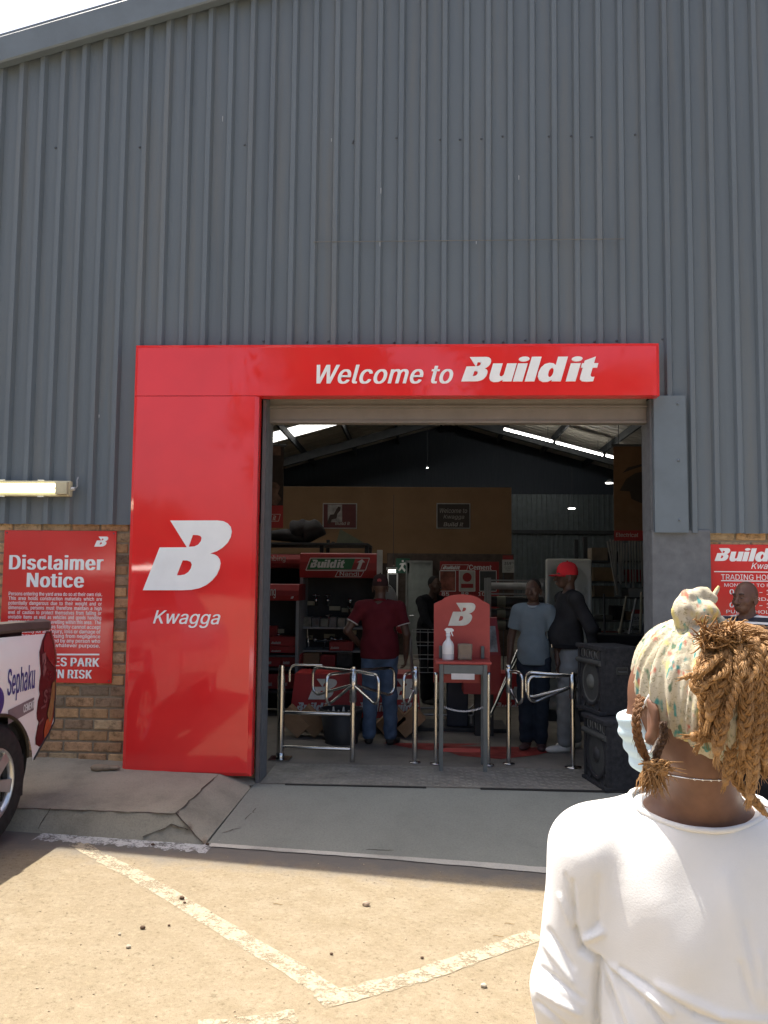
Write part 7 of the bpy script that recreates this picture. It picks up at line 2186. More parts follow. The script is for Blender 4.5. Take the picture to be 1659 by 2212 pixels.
tors = [('c', '+', .05, T3(-.03, .035, zC - .065), T3(-.165, .03, zC - .098), .052, .054), ('c', '+', .05, T3(.03, .035, zC - .065), T3(.165, .03, zC - .098), .052, .054),
        ('e', '+', .06, T3(0, .03, zC - .18), (.172, .105, .17), rot3('Z', -10)), ('e', '+', .06, T3(0, .04, zC - .36), (.172, .118, .20), rot3('Z', -10)),
        ('e', '+', .06, T3(0, .04, zC - .58), (.188, .138, .17), rot3('Z', -10))]
ELL, ELR = T3(-.215, .03, zC - .34), T3(.215, .03, zC - .34)
WRL, WRR = T3(-.222, .13, zC - .56), T3(.225, .16, zC - .55)
arms = []
for s_, e_, w_ in ((SHL, ELL, WRL), (SHR, ELR, WRR)):
    arms += [('c', '+', .03, s_, e_, .056, .046), ('c', '+', .02, e_, w_, .046, .028)]
hands = hand_prims(WRL, ELL, er, ef * .6 + np.array((0, 0, .3)), .5, .95) + hand_prims(WRR, ELR, -er, ef * .6 + np.array((0, 0, .3)), .5, .95)
legs, ltr = [], []
for sx in (-1, 1):
    hp, kn, an_ = T3(sx * .09, .04, gw + .86), T3(sx * .095, .06, gw + .47), T3(sx * .10, .03, gw + .085)
    legs += [('c', '+', .04, hp, kn, .088, .058), ('c', '+', .03, kn, an_, .056, .038)]
    ltr += [('c', '+', .05, hp, kn, .105, .080), ('c', '+', .03, kn, an_, .078, .062)]
SKW = skin_mat('warm_brown_skin', (.165, .082, .050))
def grow(ps, d): return [(p[0], p[1], p[2], p[3], p[4], p[5] + d, p[6] + d) if p[0] == 'c' else (p[0], p[1], p[2], p[3], tuple(np.array(p[4]) + d), p[5]) for p in ps]
np_obj('body', fnet(hdp + neck + grow(tors[:2], -.003) + grow(tors[2:], -.020) + grow(arms[0::2], -.014) + grow(arms[1::2], -.004) + hands + legs, (-.45, -.32, 0), (.45, .38, 1.85), .0055), SKW, WO, 1)

# white top with gathered folds
WHT = cloth_mat('white_jersey', (.75, .745, .725), .03, 350, .14)
NK = np.array(at(1512, 1684, D=1.285)) - BASE
NR = (.156, .16, .073)
slv = []
for s_, e_, w_ in ((SHL, ELL, WRL), (SHR, ELR, WRR)):
    slv += [('c', '+', .045, s_, e_, .063, .057), ('c', '+', .03, e_, w_, .057, .043)]
def post_top(F, X, Y, Z):
    F = F + .0022 * np.sin(26 * X + 9 * Z) * np.sin(17 * Z - 14 * X + 2) + .0014 * np.sin(60 * X - 33 * Z + 1)
    D = np.sqrt(((X - NK[0]) / NR[0]) ** 2 + ((Y - NK[1]) / NR[1]) ** 2 + ((Z - NK[2]) / NR[2]) ** 2)
    F = np.maximum(F, (1 - D) * .07)
    F = np.maximum(F, (zC - .66 - gw) - Z)
    for w_, e_ in ((WRL, ELL), (WRR, ELR)):
        dv = (w_ - e_) / np.linalg.norm(w_ - e_); pc = e_ + (w_ - e_) * .93
        rr = np.sqrt((X - pc[0]) ** 2 + (Y - pc[1]) ** 2 + (Z - pc[2]) ** 2)
        F = np.where(rr < .10, np.maximum(F, (X - pc[0]) * dv[0] + (Y - pc[1]) * dv[1] + (Z - pc[2]) * dv[2]), F)
    return F
P, Q = fnet(grow(tors, .013) + slv, (-.45, -.3, zC - .70 - gw), (.45, .35, zC + .06 - gw), .0036, post_top)
# folds of the cloth: grooves and ridges along lines worn into the back and sleeve
FOLDS = [(1236, 1905, 1243, 2010, 7, -.007), (1243, 2010, 1256, 2050, 8, -.012), (1256, 2050, 1292, 2074, 9, -.012), (1292, 2074, 1288, 2240, 9, -.016),
         (1296, 2080, 1348, 2235, 6, -.009), (1316, 2085, 1372, 2235, 8, .006), (1300, 2078, 1400, 2170, 6, -.007), (1400, 2170, 1450, 2235, 6, -.007), (1330, 2090, 1450, 2190, 9, .006), (1340, 2090, 1500, 2190, 6, -.006), (1500, 2190, 1600, 2225, 7, -.006),
         (1420, 2130, 1560, 2195, 14, .005), (1560, 2195, 1659, 2205, 12, .004), (1262, 2030, 1300, 2015, 10, .008), (1275, 2012, 1292, 1990, 8, -.004), (1290, 1990, 1292, 1900, 12, -.004),
         (1222, 1890, 1238, 1965, 5, -.004), (1210, 1935, 1230, 1990, 7, .004), (1186, 2010, 1240, 2090, 7, -.005), (1178, 2040, 1235, 2120, 9, .004), (1170, 2090, 1260, 2160, 7, -.005), (1164, 2140, 1250, 2190, 9, .005), (1160, 2165, 1235, 2230, 7, -.006), (1195, 2110, 1200, 2160, 6, -.003),
         (1570, 1900, 1612, 2090, 22, .0035), (1612, 2000, 1640, 2120, 12, -.003), (1600, 2080, 1625, 2170, 10, -.004), (1640, 2060, 1650, 2160, 10, .003), (1430, 1960, 1480, 2080, 40, .004), (1340, 1800, 1330, 1900, 30, -.003), (1355, 1752, 1420, 1760, 6, -.003), (1345, 1757, 1385, 1770, 6, -.004)]
W3 = P + BASE
v3 = W3 - np.array(CAM)
zz = v3 @ np.array(_f)
pxs = CXP + FPX * (v3 @ np.array(_r)) / zz
pys = CYP - FPX * (v3 @ np.array(_u)) / zz
nrm = np.zeros_like(P)
fn = np.cross(P[Q[:, 2]] - P[Q[:, 0]], P[Q[:, 3]] - P[Q[:, 1]])
for a in range(4): np.add.at(nrm, Q[:, a], fn)
nrm /= np.linalg.norm(nrm, axis=1)[:, None] + 1e-12
if (nrm * (P - P.mean(0))).sum() < 0: nrm = -nrm
face = np.clip(-(nrm * v3).sum(1) / np.linalg.norm(v3, axis=1), 0, 1)
disp = np.zeros(len(P))
for x0, y0, x1, y1, wd, dp in FOLDS:
    wd = wd * (.72 if wd < 15 else 1.0)
    d = np.array((x1 - x0, y1 - y0), float); L2 = d @ d
    t = np.clip(((pxs - x0) * d[0] + (pys - y0) * d[1]) / L2, 0, 1)
    q = np.hypot(pxs - x0 - t * d[0], pys - y0 - t * d[1])
    disp += 1.25 * dp * np.exp(-(q / wd) ** 2) * (1 - .35 * np.abs(2 * t - 1) ** 3)
P = P + nrm * (disp * np.clip(face * 2.5, 0, 1))[:, None]
np_obj('white_top', (P, Q), WHT, WO, 1)
# neckline band
rim = []
for k in range(41):
    a = 2 * math.pi * k / 40
    rim.append(a)
TOPM = WO.children[-1].data
from mathutils.bvhtree import BVHTree
bv = BVHTree.FromPolygons([v.co for v in TOPM.vertices], [tuple(p.vertices) for p in TOPM.polygons])
PU, QU = fnet(grow(tors, .013) + slv, (-.45, -.3, zC - .40 - gw), (.45, .35, zC + .06 - gw), .006)
bu = BVHTree.FromPolygons([tuple(v) for v in PU], [tuple(int(i) for i in q) for q in QU])
nsg = 1.0
def outside(p):
    h_ = bu.ray_cast(p, Vector((0.01, 0.02, 1)))
    n_ = 0
    q_ = p.copy()
    while h_[0] is not None and n_ < 8:
        n_ += 1
        q_ = h_[0] + Vector((0, 0, 1e-4)); h_ = bu.ray_cast(q_, Vector((0.01, 0.02, 1)))
    return n_ % 2 == 0
ring = []
for k in range(48):
    a = 2 * math.pi * k / 48
    last = None
    for j in range(90):
        b = R(-85 + 2 * j)
        p = Vector((NK[0] + NR[0] * math.cos(a) * math.cos(b), NK[1] + NR[1] * math.sin(a) * math.cos(b), NK[2] + NR[2] * math.sin(b)))
        if outside(p) and j > 0:
            last = p
            break
    ring.append(last or p)
for _ in range(3): ring = [(ring[k - 1] + ring[k] * 2 + ring[(k + 1) % 48]) / 4 for k in range(48)]
ring = [(ring[k - 1] + ring[k] * 2 + ring[(k + 1) % 48]) / 4 for k in range(48)]
mb = MB(); mb.tube(ring + [ring[0]], .0048, 7, False); mb.build('neckband', WHT, None, origin=(0, 0, 0)).parent = WO
def post_tr(F, X, Y, Z): return np.maximum(np.maximum(wob(.005, 22, 14, 34)(F, X, Y, Z), Z - (zC - .56 - gw)), .05 - Z)
np_obj('trousers', fnet(grow([tors[-1]], .006) + ltr, (-.35, -.25, 0), (.35, .3, 1.0), .009, post_tr), cloth_mat('dark_navy_denim', (.02, .028, .042)), WO, 1)
for sx in (-1, 1):
    an_ = T3(sx * .10, .03, gw + .085)
    Pp = xf([('e', '+', .02, (0, .01, -.045), (.040, .05, .042), None), ('e', '+', .03, (0, -.085, -.058), (.042, .095, .034), None), ('c', '+', .02, (0, .0, .02), (0, -.0, -.03), .042, .044)], rot3('Z', 170 + sx * -6), an_)
    np_obj('shoe', fnet(Pp, an_ + np.array((-.25, -.28, -.1)), an_ + np.array((.25, .28, .12)), .007, lambda F, X, Y, Z: np.maximum(F, .002 - Z)), mat('black_white_trainer', (.05, .05, .05)), WO, 1)

# ---- headscarf
def scarf_mat():
    m, n, l, b = nodes('printed_scarf')
    co = obj_coord(n)
    base = ramp(n, l, noise_tex(n, l, co, 14, 3, .5), [(0.3, (.40, .355, .26)), (0.7, (.52, .48, .375))])
    c = mix(n, l, ramp(n, l, noise_tex(n, l, co, 190, 3, .75), [(0.55, 0.0), (0.64, .75)]), base, (.20, .19, .11))
    for sc_, ofs, col, lo_, hi_ in ((52, (0, 0, 0), (.07, .24, .23), .63, .71), (56, (3, 1, 5), (.44, .17, .12), .64, .72), (40, (7, 2, 1), (.58, .50, .20), .60, .74), (66, (1, 9, 4), (.11, .17, .11), .66, .75)):
        mp = n.new('ShaderNodeMapping'); mp.inputs['Location'].default_value = ofs; mp.inputs['Scale'].default_value = (1.5, 1.5, .7); l.new(co, mp.inputs[0])
        c = mix(n, l, ramp(n, l, noise_tex(n, l, mp.outputs[0], sc_, 1, .4), [(lo_, 0.0), (hi_, 1.0)]), c, col)
    l.new(c, b.inputs['Base Color'])
    b.inputs['Roughness'].default_value = .9
    b.inputs['Specular IOR Level'].default_value = .15
    bump(n, l, b, noise_tex(n, l, co, 300, 2, .6), .2, .003)
    return m
SCARF = scarf_mat()
HMi = HM.T
sp_ = xf([('e', '+', .02, (0, .012, .018), (.086, .108, .110), None), ('e', '+', .03, (-.01, .07, -.02), (.074, .060, .080), None)], HM, Hc)
kn_ = np.array(at(1506, 1316, D=1.285)) - BASE
def pxp(x, y, D): return np.array(at(x, y, D=D)) - BASE
knot = [('c', '+', .003, pxp(1478, 1343, 1.27), pxp(1474, 1318, 1.27), .016, .016), ('c', '+', .0025, pxp(1474, 1318, 1.27), pxp(1484, 1296, 1.28), .016, .015), ('c', '+', .0025, pxp(1484, 1296, 1.28), pxp(1508, 1284, 1.285), .015, .012), ('c', '+', .002, pxp(1508, 1284, 1.285), pxp(1524, 1279, 1.29), .012, .008),
        ('c', '+', .0015, pxp(1524, 1290, 1.285), pxp(1536, 1296, 1.285), .011, .010), ('e', '+', .002, pxp(1514, 1322, 1.275), (.027, .026, .018), None), ('c', '+', .0015, pxp(1494, 1334, 1.265), pxp(1540, 1328, 1.27), .013, .011), ('c', '+', .0015, pxp(1500, 1312, 1.268), pxp(1534, 1310, 1.275), .012, .010), ('c', '+', .004, pxp(1480, 1346, 1.28), pxp(1550, 1348, 1.285), .016, .014)]
def post_sc(F, X, Y, Z):
    x, y, z = X - Hc[0], Y - Hc[1], Z - Hc[2]
    u = HMi[0, 0] * x + HMi[0, 1] * y + HMi[0, 2] * z
    v = HMi[1, 0] * x + HMi[1, 1] * y + HMi[1, 2] * z
    w_ = HMi[2, 0] * x + HMi[2, 1] * y + HMi[2, 2] * z
    kx, ky, kz = kn_ - Hc
    ang = np.arctan2(v - .03, u + .01)
    rad = np.sqrt((x - kx) ** 2 + (y - ky) ** 2 + (z - kz) ** 2)
    wgt = np.clip((rad - .03) / .05, 0, 1)
    a2 = ang + 1.6 * (rad - .1)
    F = F + wgt * (.0036 * np.sin(13 * a2 + 2.0 * np.sin(3 * a2)) + .0026 * np.sin(31 * a2 + 3 * np.sin(5 * a2 + 20 * rad)) + .0012 * np.sin(67 * a2 + 30 * rad))
    F = F + (1 - wgt) * .0015 * np.sin(220 * z + 160 * x)
    cutp = -(w_ + .024 + .85 * v) * .76
    return np.maximum(F, np.where(rad < .055, -1, cutp))
np_obj('headscarf', fnet(sp_ + knot, Hc - .17, Hc + .20, .0032, post_sc), SCARF, WO, 1)
mb = MB(); mb.tube([pxp(1534, 1294, 1.285), pxp(1544, 1282, 1.288), pxp(1549, 1274, 1.29), pxp(1553, 1266, 1.29)], [.005, .004, .0035, .002], 7); mb.build('scarf_end', SCARF, None, origin=(0, 0, 0)).parent = WO

# ---- hair
M_HAIRB = mat('dark_brown_hair', (.030, .017, .010), .8, var=.4, scale=60, bmp=.8, bscale=200)
def braid_mat():
    m, n, l, b = nodes('golden_braid')
    co = obj_coord(n)
    t = noise_tex(n, l, co, 9, 4, .6)
    f = noise_tex(n, l, co, 420, 3, .7)
    c = ramp(n, l, t, [(0.3, (.25, .125, .042)), (0.55, (.36, .195, .070)), (0.75, (.47, .275, .115))])
    c = mix(n, l, .7, c, ramp(n, l, f, [(0.3, .45), (0.5, 1.0), (0.75, 1.25)]), 'MULTIPLY')
    l.new(c, b.inputs['Base Color'])
    b.inputs['Roughness'].default_value = .5
    b.inputs['Specular IOR Level'].default_value = .4
    bump(n, l, b, f, .5, .003)
    return m
M_BRAID = braid_mat()
hp = xf([('e', '+', .02, (-.045, .06, .0), (.066, .070, .098), None), ('e', '+', .02, (-.03, .03, .07), (.06, .06, .045), None)], HM, Hc)
np_obj('hair', fnet(hp, Hc - .17, Hc + .17, .005, lambda F, X, Y, Z: F + .002 * np.sin(150 * X) * np.sin(150 * Z + 90 * Y)), M_HAIRB, WO, 1)
def spline(pts, n):
    out = []
    m = len(pts)
    for i in range(m - 1):
        p0, p1, p2, p3 = pts[max(i - 1, 0)], pts[i], pts[i + 1], pts[min(i + 2, m - 1)]
        for k in range(n):
            t = k / n
            out.append(.5 * ((2 * p1) + (p2 - p0) * t + (2 * p0 - 5 * p1 + 4 * p2 - p3) * t * t + (3 * p1 - p0 - 3 * p2 + p3) * t ** 3))
    out.append(pts[-1])
    return out
hr = random.Random(5)
def braid(px_pts, r, mat_=None, twist=False, tail=True):
    pts = [Vector(tuple(pxp(*p))) for p in px_pts]
    path = spline(pts, 14)
    L = [0]
    for a, b in zip(path[:-1], path[1:]): L.append(L[-1] + (b - a).length)
    tot = L[-1]
    step = r * .42
    n = max(8, int(tot / step))
    res, j = [], 0
    for i in range(n + 1):
        d = tot * i / n
        while j < len(L) - 2 and L[j + 1] < d: j += 1
        t = (d - L[j]) / max(L[j + 1] - L[j], 1e-9)
        res.append(path[j].lerp(path[j + 1], t))
    mb = MB()
    vd = (Vector(tuple(BASE)) + res[n // 2] - CAM).normalized()
    ph = hr.uniform(0, 6)
    per = r * (4.6 if not twist else 3.4)
    for s_ in range(3 if not twist else 2):
        st, rs = [], []
        for i, p in enumerate(res):
            tg = (res[min(i + 1, n)] - res[max(i - 1, 0)]).normalized()
            sd = tg.cross(vd)
            if sd.length < .1: sd = tg.orthogonal()
            sd.normalize(); nn = sd.cross(tg)
            d = tot * i / n
            a = 2 * math.pi * d / per + ph + s_ * 2 * math.pi / (3 if not twist else 2)
            taper = (1.0 if i < n * .8 else 1 - .35 * (i / n - .8) / .2)
            if twist: q = p + (sd * math.cos(a) + nn * math.sin(a)) * r * .48 * taper
            else: q = p + (sd * math.sin(a) * .62 + nn * math.sin(2 * a) * .34) * r * taper
            st.append(q); rs.append(r * (.50 if not twist else .56) * taper)
        nf = 7
        for f_ in range(nf):
            fp = []
            for i, p in enumerate(st):
                tg = (st[min(i + 1, n)] - st[max(i - 1, 0)]).normalized()
                e1 = tg.cross(vd)
                if e1.length < .1: e1 = tg.orthogonal()
                e1.normalize(); e2 = e1.cross(tg)
                an_ = 2 * math.pi * f_ / nf + i * .10 + .25 * math.sin(i * .9 + f_ * 2)
                fp.append(p + (e1 * math.cos(an_) + e2 * math.sin(an_)) * rs[i] * .70)
            mb.tube(fp, [q * .36 for q in rs], 4)
        mb.tube(st, [q * .72 for q in rs], 5)
    if tail:
        e = res[-1]; tg = (res[-1] - res[-3]).normalized()
        mb.ball(e + tg * r * .2, (r * .62, r * .62, r * .8), None, 10)
        for k in range(16):
            w_ = Vector((hr.uniform(-1, 1), hr.uniform(-1, 1), hr.uniform(-1, 1))) * .22
            mb.tube([e + tg * r * .3 + w_ * r, e + tg * r * 1.3 + w_ * r * 1.6, e + tg * r * hr.uniform(1.8, 2.6) + w_ * r * 2.4], [r * .16, r * .12, r * .03], 4)
    for k in range(int(tot / .0035)):     # stray hairs
        i_ = hr.randrange(2, n - 1); p = res[i_]; tg = (res[i_ + 1] - res[i_ - 1]).normalized()
        w_ = Vector((hr.uniform(-1, 1), hr.uniform(-1, 1), hr.uniform(-1, 1)))
        w_ = (w_ - tg * w_.dot(tg)).normalized()
        mb.tube([p + w_ * r * .8, p + w_ * r * 1.25 + tg * r * .8, p + w_ * r * hr.uniform(1.2, 1.9) + tg * r * 1.9], [.0006, .0005, .0002], 3, False)
    o = mb.build('braid', mat_ or M_BRAID, None, origin=(0, 0, 0)); o.parent = WO
    return o
S = 1.175
BR = [  # frame positions with camera depth
    ([(1548, 1372, 1.235), (1572, 1402, 1.195), (1548, 1422, 1.175), (1520, 1448, 1.165), (1484, 1462, 1.16)], .0075, True),
    ([(1560, 1385, 1.22), (1574, 1420, 1.18), (1567, 1450, 1.165), (1545, 1464, 1.16)], .0070, True),
    ([(1520, 1368, 1.25), (1528, 1405, 1.20), (1512, 1440, 1.18), (1500, 1490, 1.17), (1522, 1482, 1.165)], .0095, False),
    ([(1575, 1430, 1.18), (1556, 1470, 1.175), (1542, 1510, 1.17), (1534, 1545, 1.168)], .0125, False),
    ([(1590, 1420, 1.18), (1580, 1470, 1.172), (1570, 1520, 1.17), (1556, 1570, 1.168), (1549, 1618, 1.168)], .0130, False),
    ([(1592, 1452, 1.165), (1590, 1490, 1.158), (1578, 1520, 1.155), (1572, 1545, 1.155)], .0075, True),
    ([(1600, 1400, 1.19), (1606, 1450, 1.172), (1612, 1510, 1.168), (1609, 1565, 1.168), (1605, 1605, 1.168)], .0125, False),
    ([(1612, 1395, 1.19), (1628, 1450, 1.175), (1636, 1510, 1.17), (1633, 1570, 1.17), (1624, 1615, 1.172), (1626, 1668, 1.175), (1620, 1716, 1.18)], .0115, False),
    ([(1586, 1560, 1.185), (1582, 1600, 1.185), (1576, 1645, 1.187), (1568, 1686, 1.19)], .0100, False),
    ([(1604, 1600, 1.182), (1605, 1630, 1.184), (1600, 1668, 1.187)], .0105, False),
    ([(1560, 1640, 1.21), (1585, 1680, 1.205), (1615, 1715, 1.20), (1648, 1752, 1.195)], .0085, False),
    ([(1560, 1430, 1.19), (1552, 1500, 1.182), (1558, 1560, 1.18), (1540, 1590, 1.185), (1500, 1592, 1.19)], .0110, False),
    ([(1625, 1385, 1.20), (1648, 1420, 1.18), (1658, 1470, 1.172), (1655, 1530, 1.172), (1640, 1585, 1.175)], .0120, False),
    ([(1640, 1380, 1.21), (1672, 1420, 1.19), (1682, 1490, 1.18), (1676, 1570, 1.18), (1660, 1640, 1.185)], .0120, False),
    ([(1600, 1362, 1.23), (1650, 1378, 1.21), (1690, 1420, 1.20), (1702, 1500, 1.20), (1690, 1600, 1.20)], .0115, False),
    ([(1570, 1356, 1.25), (1625, 1360, 1.22), (1668, 1382, 1.20), (1690, 1430, 1.195), (1668, 1470, 1.185)], .0100, True),
    ([(1556, 1352, 1.26), (1600, 1352, 1.235), (1640, 1366, 1.21), (1664, 1400, 1.19), (1645, 1440, 1.175)], .0085, True),
    ([(1570, 1372, 1.23), (1610, 1378, 1.20), (1634, 1402, 1.18), (1638, 1440, 1.168), (1622, 1465, 1.162)], .0080, True),
    ([(1580, 1390, 1.20), (1596, 1408, 1.18), (1598, 1440, 1.165), (1594, 1470, 1.162)], .0105, False),
    ([(1620, 1560, 1.185), (1650, 1612, 1.185), (1652, 1655, 1.187)], .0095, False),
    ([(1545, 1400, 1.21), (1534, 1450, 1.19), (1520, 1500, 1.182), (1524, 1560, 1.182), (1512, 1600, 1.188)], .0105, False),
    ([(1640, 1480, 1.175), (1648, 1540, 1.172), (1644, 1590, 1.174), (1650, 1640, 1.178)], .0110, False),
]
for pts, r, tw in BR: braid(pts, r * .86, None, tw)
# the long front braid before the ear, its end tied, and a thin dark one behind the ear
braid([(1384, 1505, 1.245), (1377, 1535, 1.225), (1374, 1565, 1.218), (1380, 1600, 1.218), (1392, 1630, 1.225), (1402, 1648, 1.225)], .0068, mat('brown_braid', (.17, .075, .025), .5, var=.35, scale=40, bmp=.5, bscale=400), False, False)
braid([(1432, 1560, 1.215), (1434, 1590, 1.215), (1422, 1620, 1.218), (1414, 1645, 1.22)], .0060, mat('brown_braid_dark', (.06, .03, .015), .6, var=.35, scale=40, bmp=.5, bscale=400), False, False)
mb = MB()
c0 = Vector(tuple(pxp(1405, 1655, 1.215)))
mb.ball(c0, (.011, .008, .008), None, 12); mb.ball(c0 + Vector((.016, -.004, -.006)), (.010, .008, .009), None, 12)
for k in range(60):
    a0 = c0 + Vector((hr.uniform(-.012, .026), hr.uniform(-.010, .006), hr.uniform(-.012, .008)))
    dv = Vector((hr.uniform(-1, 1), hr.uniform(-.6, .2), hr.uniform(-.6, .6))) * .010
    mb.tube([a0 - dv, a0 + Vector((0, -.004, .004)), a0 + dv], [.0012, .0016, .0006], 4)
for k in range(150):
    a0 = c0 + Vector((hr.uniform(-.010, .014), hr.uniform(-.007, .006), hr.uniform(-.01, .0)))
    e = a0 + Vector((hr.uniform(-.018, .018), hr.uniform(-.012, .008), -hr.uniform(.015, .042)))
    if k % 7 == 0: e = a0 + Vector((hr.uniform(.015, .045), -.004, hr.uniform(-.02, .01)))
    mb.tube([a0, a0.lerp(e, .5) + Vector((hr.uniform(-.006, .006), 0, .004)), e], [.0015, .0012, .0004], 4)
mb.build('braid_end', M_BRAID, None, origin=(0, 0, 0)).parent = WO
# fuzzy gathered roots at the crown
mb = MB()
for k in range(420):
    a0 = Vector(tuple(pxp(hr.uniform(1512, 1604), hr.uniform(1356, 1402), hr.uniform(1.19, 1.225))))
    dv = Vector((hr.uniform(-1, 1), -.35 + hr.uniform(-.5, .3), hr.uniform(-.7, .7))).normalized()
    s1 = Vector((hr.uniform(-1, 1), hr.uniform(-1, .2), hr.uniform(-.6, 1))) * .008
    mb.tube([a0, a0 + dv * .008 + s1 * .6, a0 + dv * .016 + s1, a0 + dv * .022 + s1 * .3], [.0014, .0014, .0010, .0004], 4)
for k in range(14):
    mb.ball(pxp(hr.uniform(1520, 1600), hr.uniform(1362, 1400), hr.uniform(1.20, 1.215)), (hr.uniform(.008, .014), .009, hr.uniform(.006, .010)), None, 8)
mb.build('braid_roots', M_BRAID, None, origin=(0, 0, 0)).parent = WO
# flyaway end at the right
mb = MB()
for k in range(22):
    a0 = Vector(tuple(pxp(1632, 1662 + hr.uniform(-6, 6), 1.19)))
    e = Vector(tuple(pxp(1658 + hr.uniform(-12, 16), 1668 + hr.uniform(-8, 26), 1.19 + hr.uniform(-.01, .01))))
    mb.tube([a0, a0.lerp(e, .5) + Vector((0, 0, .003)), e], [.0016, .001, .0003], 4)
mb.build('braid_tassel', M_BRAID, None, origin=(0, 0, 0)).parent = WO

# ---- face mask with its straps, ear ring, neck chain
MKM = cloth_mat('pale_blue_mask', (.52, .66, .72), .08, 300, .2)
def post_mk(F, X, Y, Z):
    x, y, z = X - Hc[0], Y - Hc[1], Z - Hc[2]
    u = HMi[0, 0] * x + HMi[0, 1] * y + HMi[0, 2] * z
    v = HMi[1, 0] * x + HMi[1, 1] * y + HMi[1, 2] * z
    w_ = HMi[2, 0] * x + HMi[2, 1] * y + HMi[2, 2] * z
    F = F + .0022 * np.sin(230 * w_ + 12 * u)
    F = np.maximum(F, v + .030 + .25 * (w_ + .06))
    F = np.maximum(F, np.maximum(w_ + .030, -.140 - w_))
    return F
mkp = [(p[0], p[1], .02, p[3], p[4], p[5] + .006, p[6] + .006) if p[0] == 'c' else (p[0], p[1], .02, p[3], tuple(np.array(p[4]) + .006), p[5]) for p in hdp[:16] if p[1] == '+']
np_obj('face_mask', fnet(mkp + xf([('e', '+', .02, (0, -.098, -.060), (.043, .037, .054), None), ('e', '+', .02, (0, -.07, -.11), (.05, .05, .03), None), ('e', '+', .02, (.03, -.085, -.05), (.035, .03, .045), None), ('e', '+', .02, (-.03, -.085, -.05), (.035, .03, .045), None)], HM, Hc), Hc - .19, Hc + .19, .004, post_mk), MKM, WO, 2)
def hl(x, y, z): return Vector(tuple(Hc + HM @ (np.array((x, y, z)) * HS)))
for sx in (1, -1):
    mb = MB()
    mb.tube([hl(sx * .062, -.045, -.028), hl(sx * .074, -.020, -.012), hl(sx * .079, .000, .006), hl(sx * .080, .014, .002)], .0024, 6)
    mb.tube([hl(sx * .056, -.035, -.085), hl(sx * .068, -.014, -.078), hl(sx * .075, .004, -.066), hl(sx * .077, .012, -.055)], .0024, 6)
    mb.build('mask_strap', mat('white_elastic', (.75, .76, .78), .8), None, origin=(0, 0, 0)).parent = WO
mb = MB(); cc = hl(.086, -.002, -.066); mb.tube([cc + Vector((.006 * math.cos(a), .006 * math.sin(a) * .6, .009 * math.sin(a) - .004)) for a in [2 * math.pi * k / 14 for k in range(15)]], .0009, 5, False); mb.build('ear_ring', M_CHROME, None, origin=(0, 0, 0)).parent = WO
# chain lies round the neck: follow the skin at that height
BODYM = [c for c in WO.children if c.name.startswith('body')][0].data
bvb = BVHTree.FromPolygons([v.co for v in BODYM.vertices], [tuple(p.vertices) for p in BODYM.polygons])
nc = Vector(tuple(T3(0, .04, zC + .02)))
ring = []
for k in range(72):
    a = 2 * math.pi * k / 72
    dirv = Vector((math.cos(a), math.sin(a), 0))
    o_ = nc + Vector((0, 0, .012 - .02 * math.sin(a)))
    h_ = bvb.ray_cast(o_ + dirv * .3, -dirv)
    if h_[0] is not None: ring.append(h_[0] + dirv * .0012)
mb = MB(); mb.tube(ring + [ring[0]], .0011, 5, False)
for k in range(50, 57): mb.ball(ring[k], .0022, n=6)
mb.build('necklace', mat('silver_chain', (.75, .74, .72), .2, 1.0), None, origin=(0, 0, 0)).parent = WO
# small crescent mark on the nape
# ---------------------------------------------------------------- white pickup parked tail to the wall
az = R(2)
ax_, nv = Vector((math.sin(az), math.cos(az), 0)), Vector((math.cos(az), -math.sin(az), 0))   # towards the tail, out of the seen side
Wc = at(-27, 1838, Z=-.08) + nv * .04
PK = empty('pickup_truck', tuple(Wc), 'white pickup with a maroon tail wrap and black bed rail parked beside the notice board', 'pickup')
def pw(u, v, z): return Wc + ax_ * u + nv * v + Vector((0, 0, z))
M_WPAINT = mat('white_car_paint', (.82, .82, .80), .22, 0, .02, spec=.5, coat=.5)
M_RUB = mat('tyre_rubber', (.018, .018, .018), .75, var=.3, scale=20)
M_BTRIM = mat('black_trim', (.025, .023, .022), .5)
HUB, RT_, RA, KU = .0, .372, .405, 1.18
def profile(u):
    """how far the side panel stands out at height z"""
    return u
def side_pt(u, z, off=0.0):
    # the panel curves in towards the bed rail and a little towards the sill
    v = -.02 - .06 * max(0, (z - .95) / .31) ** 2 - .03 * max(0, (.75 - z) / .4) ** 2
    # tail corner wraps round
    if u > TC: v -= .15 * ((u - TC) / .2) ** 2
    return pw(u, v + off, z)
TC = .68
def remap(u, z):
    """slide a point of the flat side drawing along the view onto the curved panel"""
    u = u * KU
    tx, ty, _ = proj(pw(u, 0, z))
    a, b = u, z
    for _ in range(12):
        x0, y0, _d = proj(side_pt(a, b)); x1, y1, _d = proj(side_pt(a + .01, b)); x2, y2, _d = proj(side_pt(a, b + .01))
        J = np.array(((x1 - x0, x2 - x0), (y1 - y0, y2 - y0))) / .01
        try: st = np.linalg.solve(J, np.array((tx - x0, ty - y0)))
        except Exception: break
        st = np.clip(st, -.05, .05)
        a += st[0]; b += st[1]
    return a, b
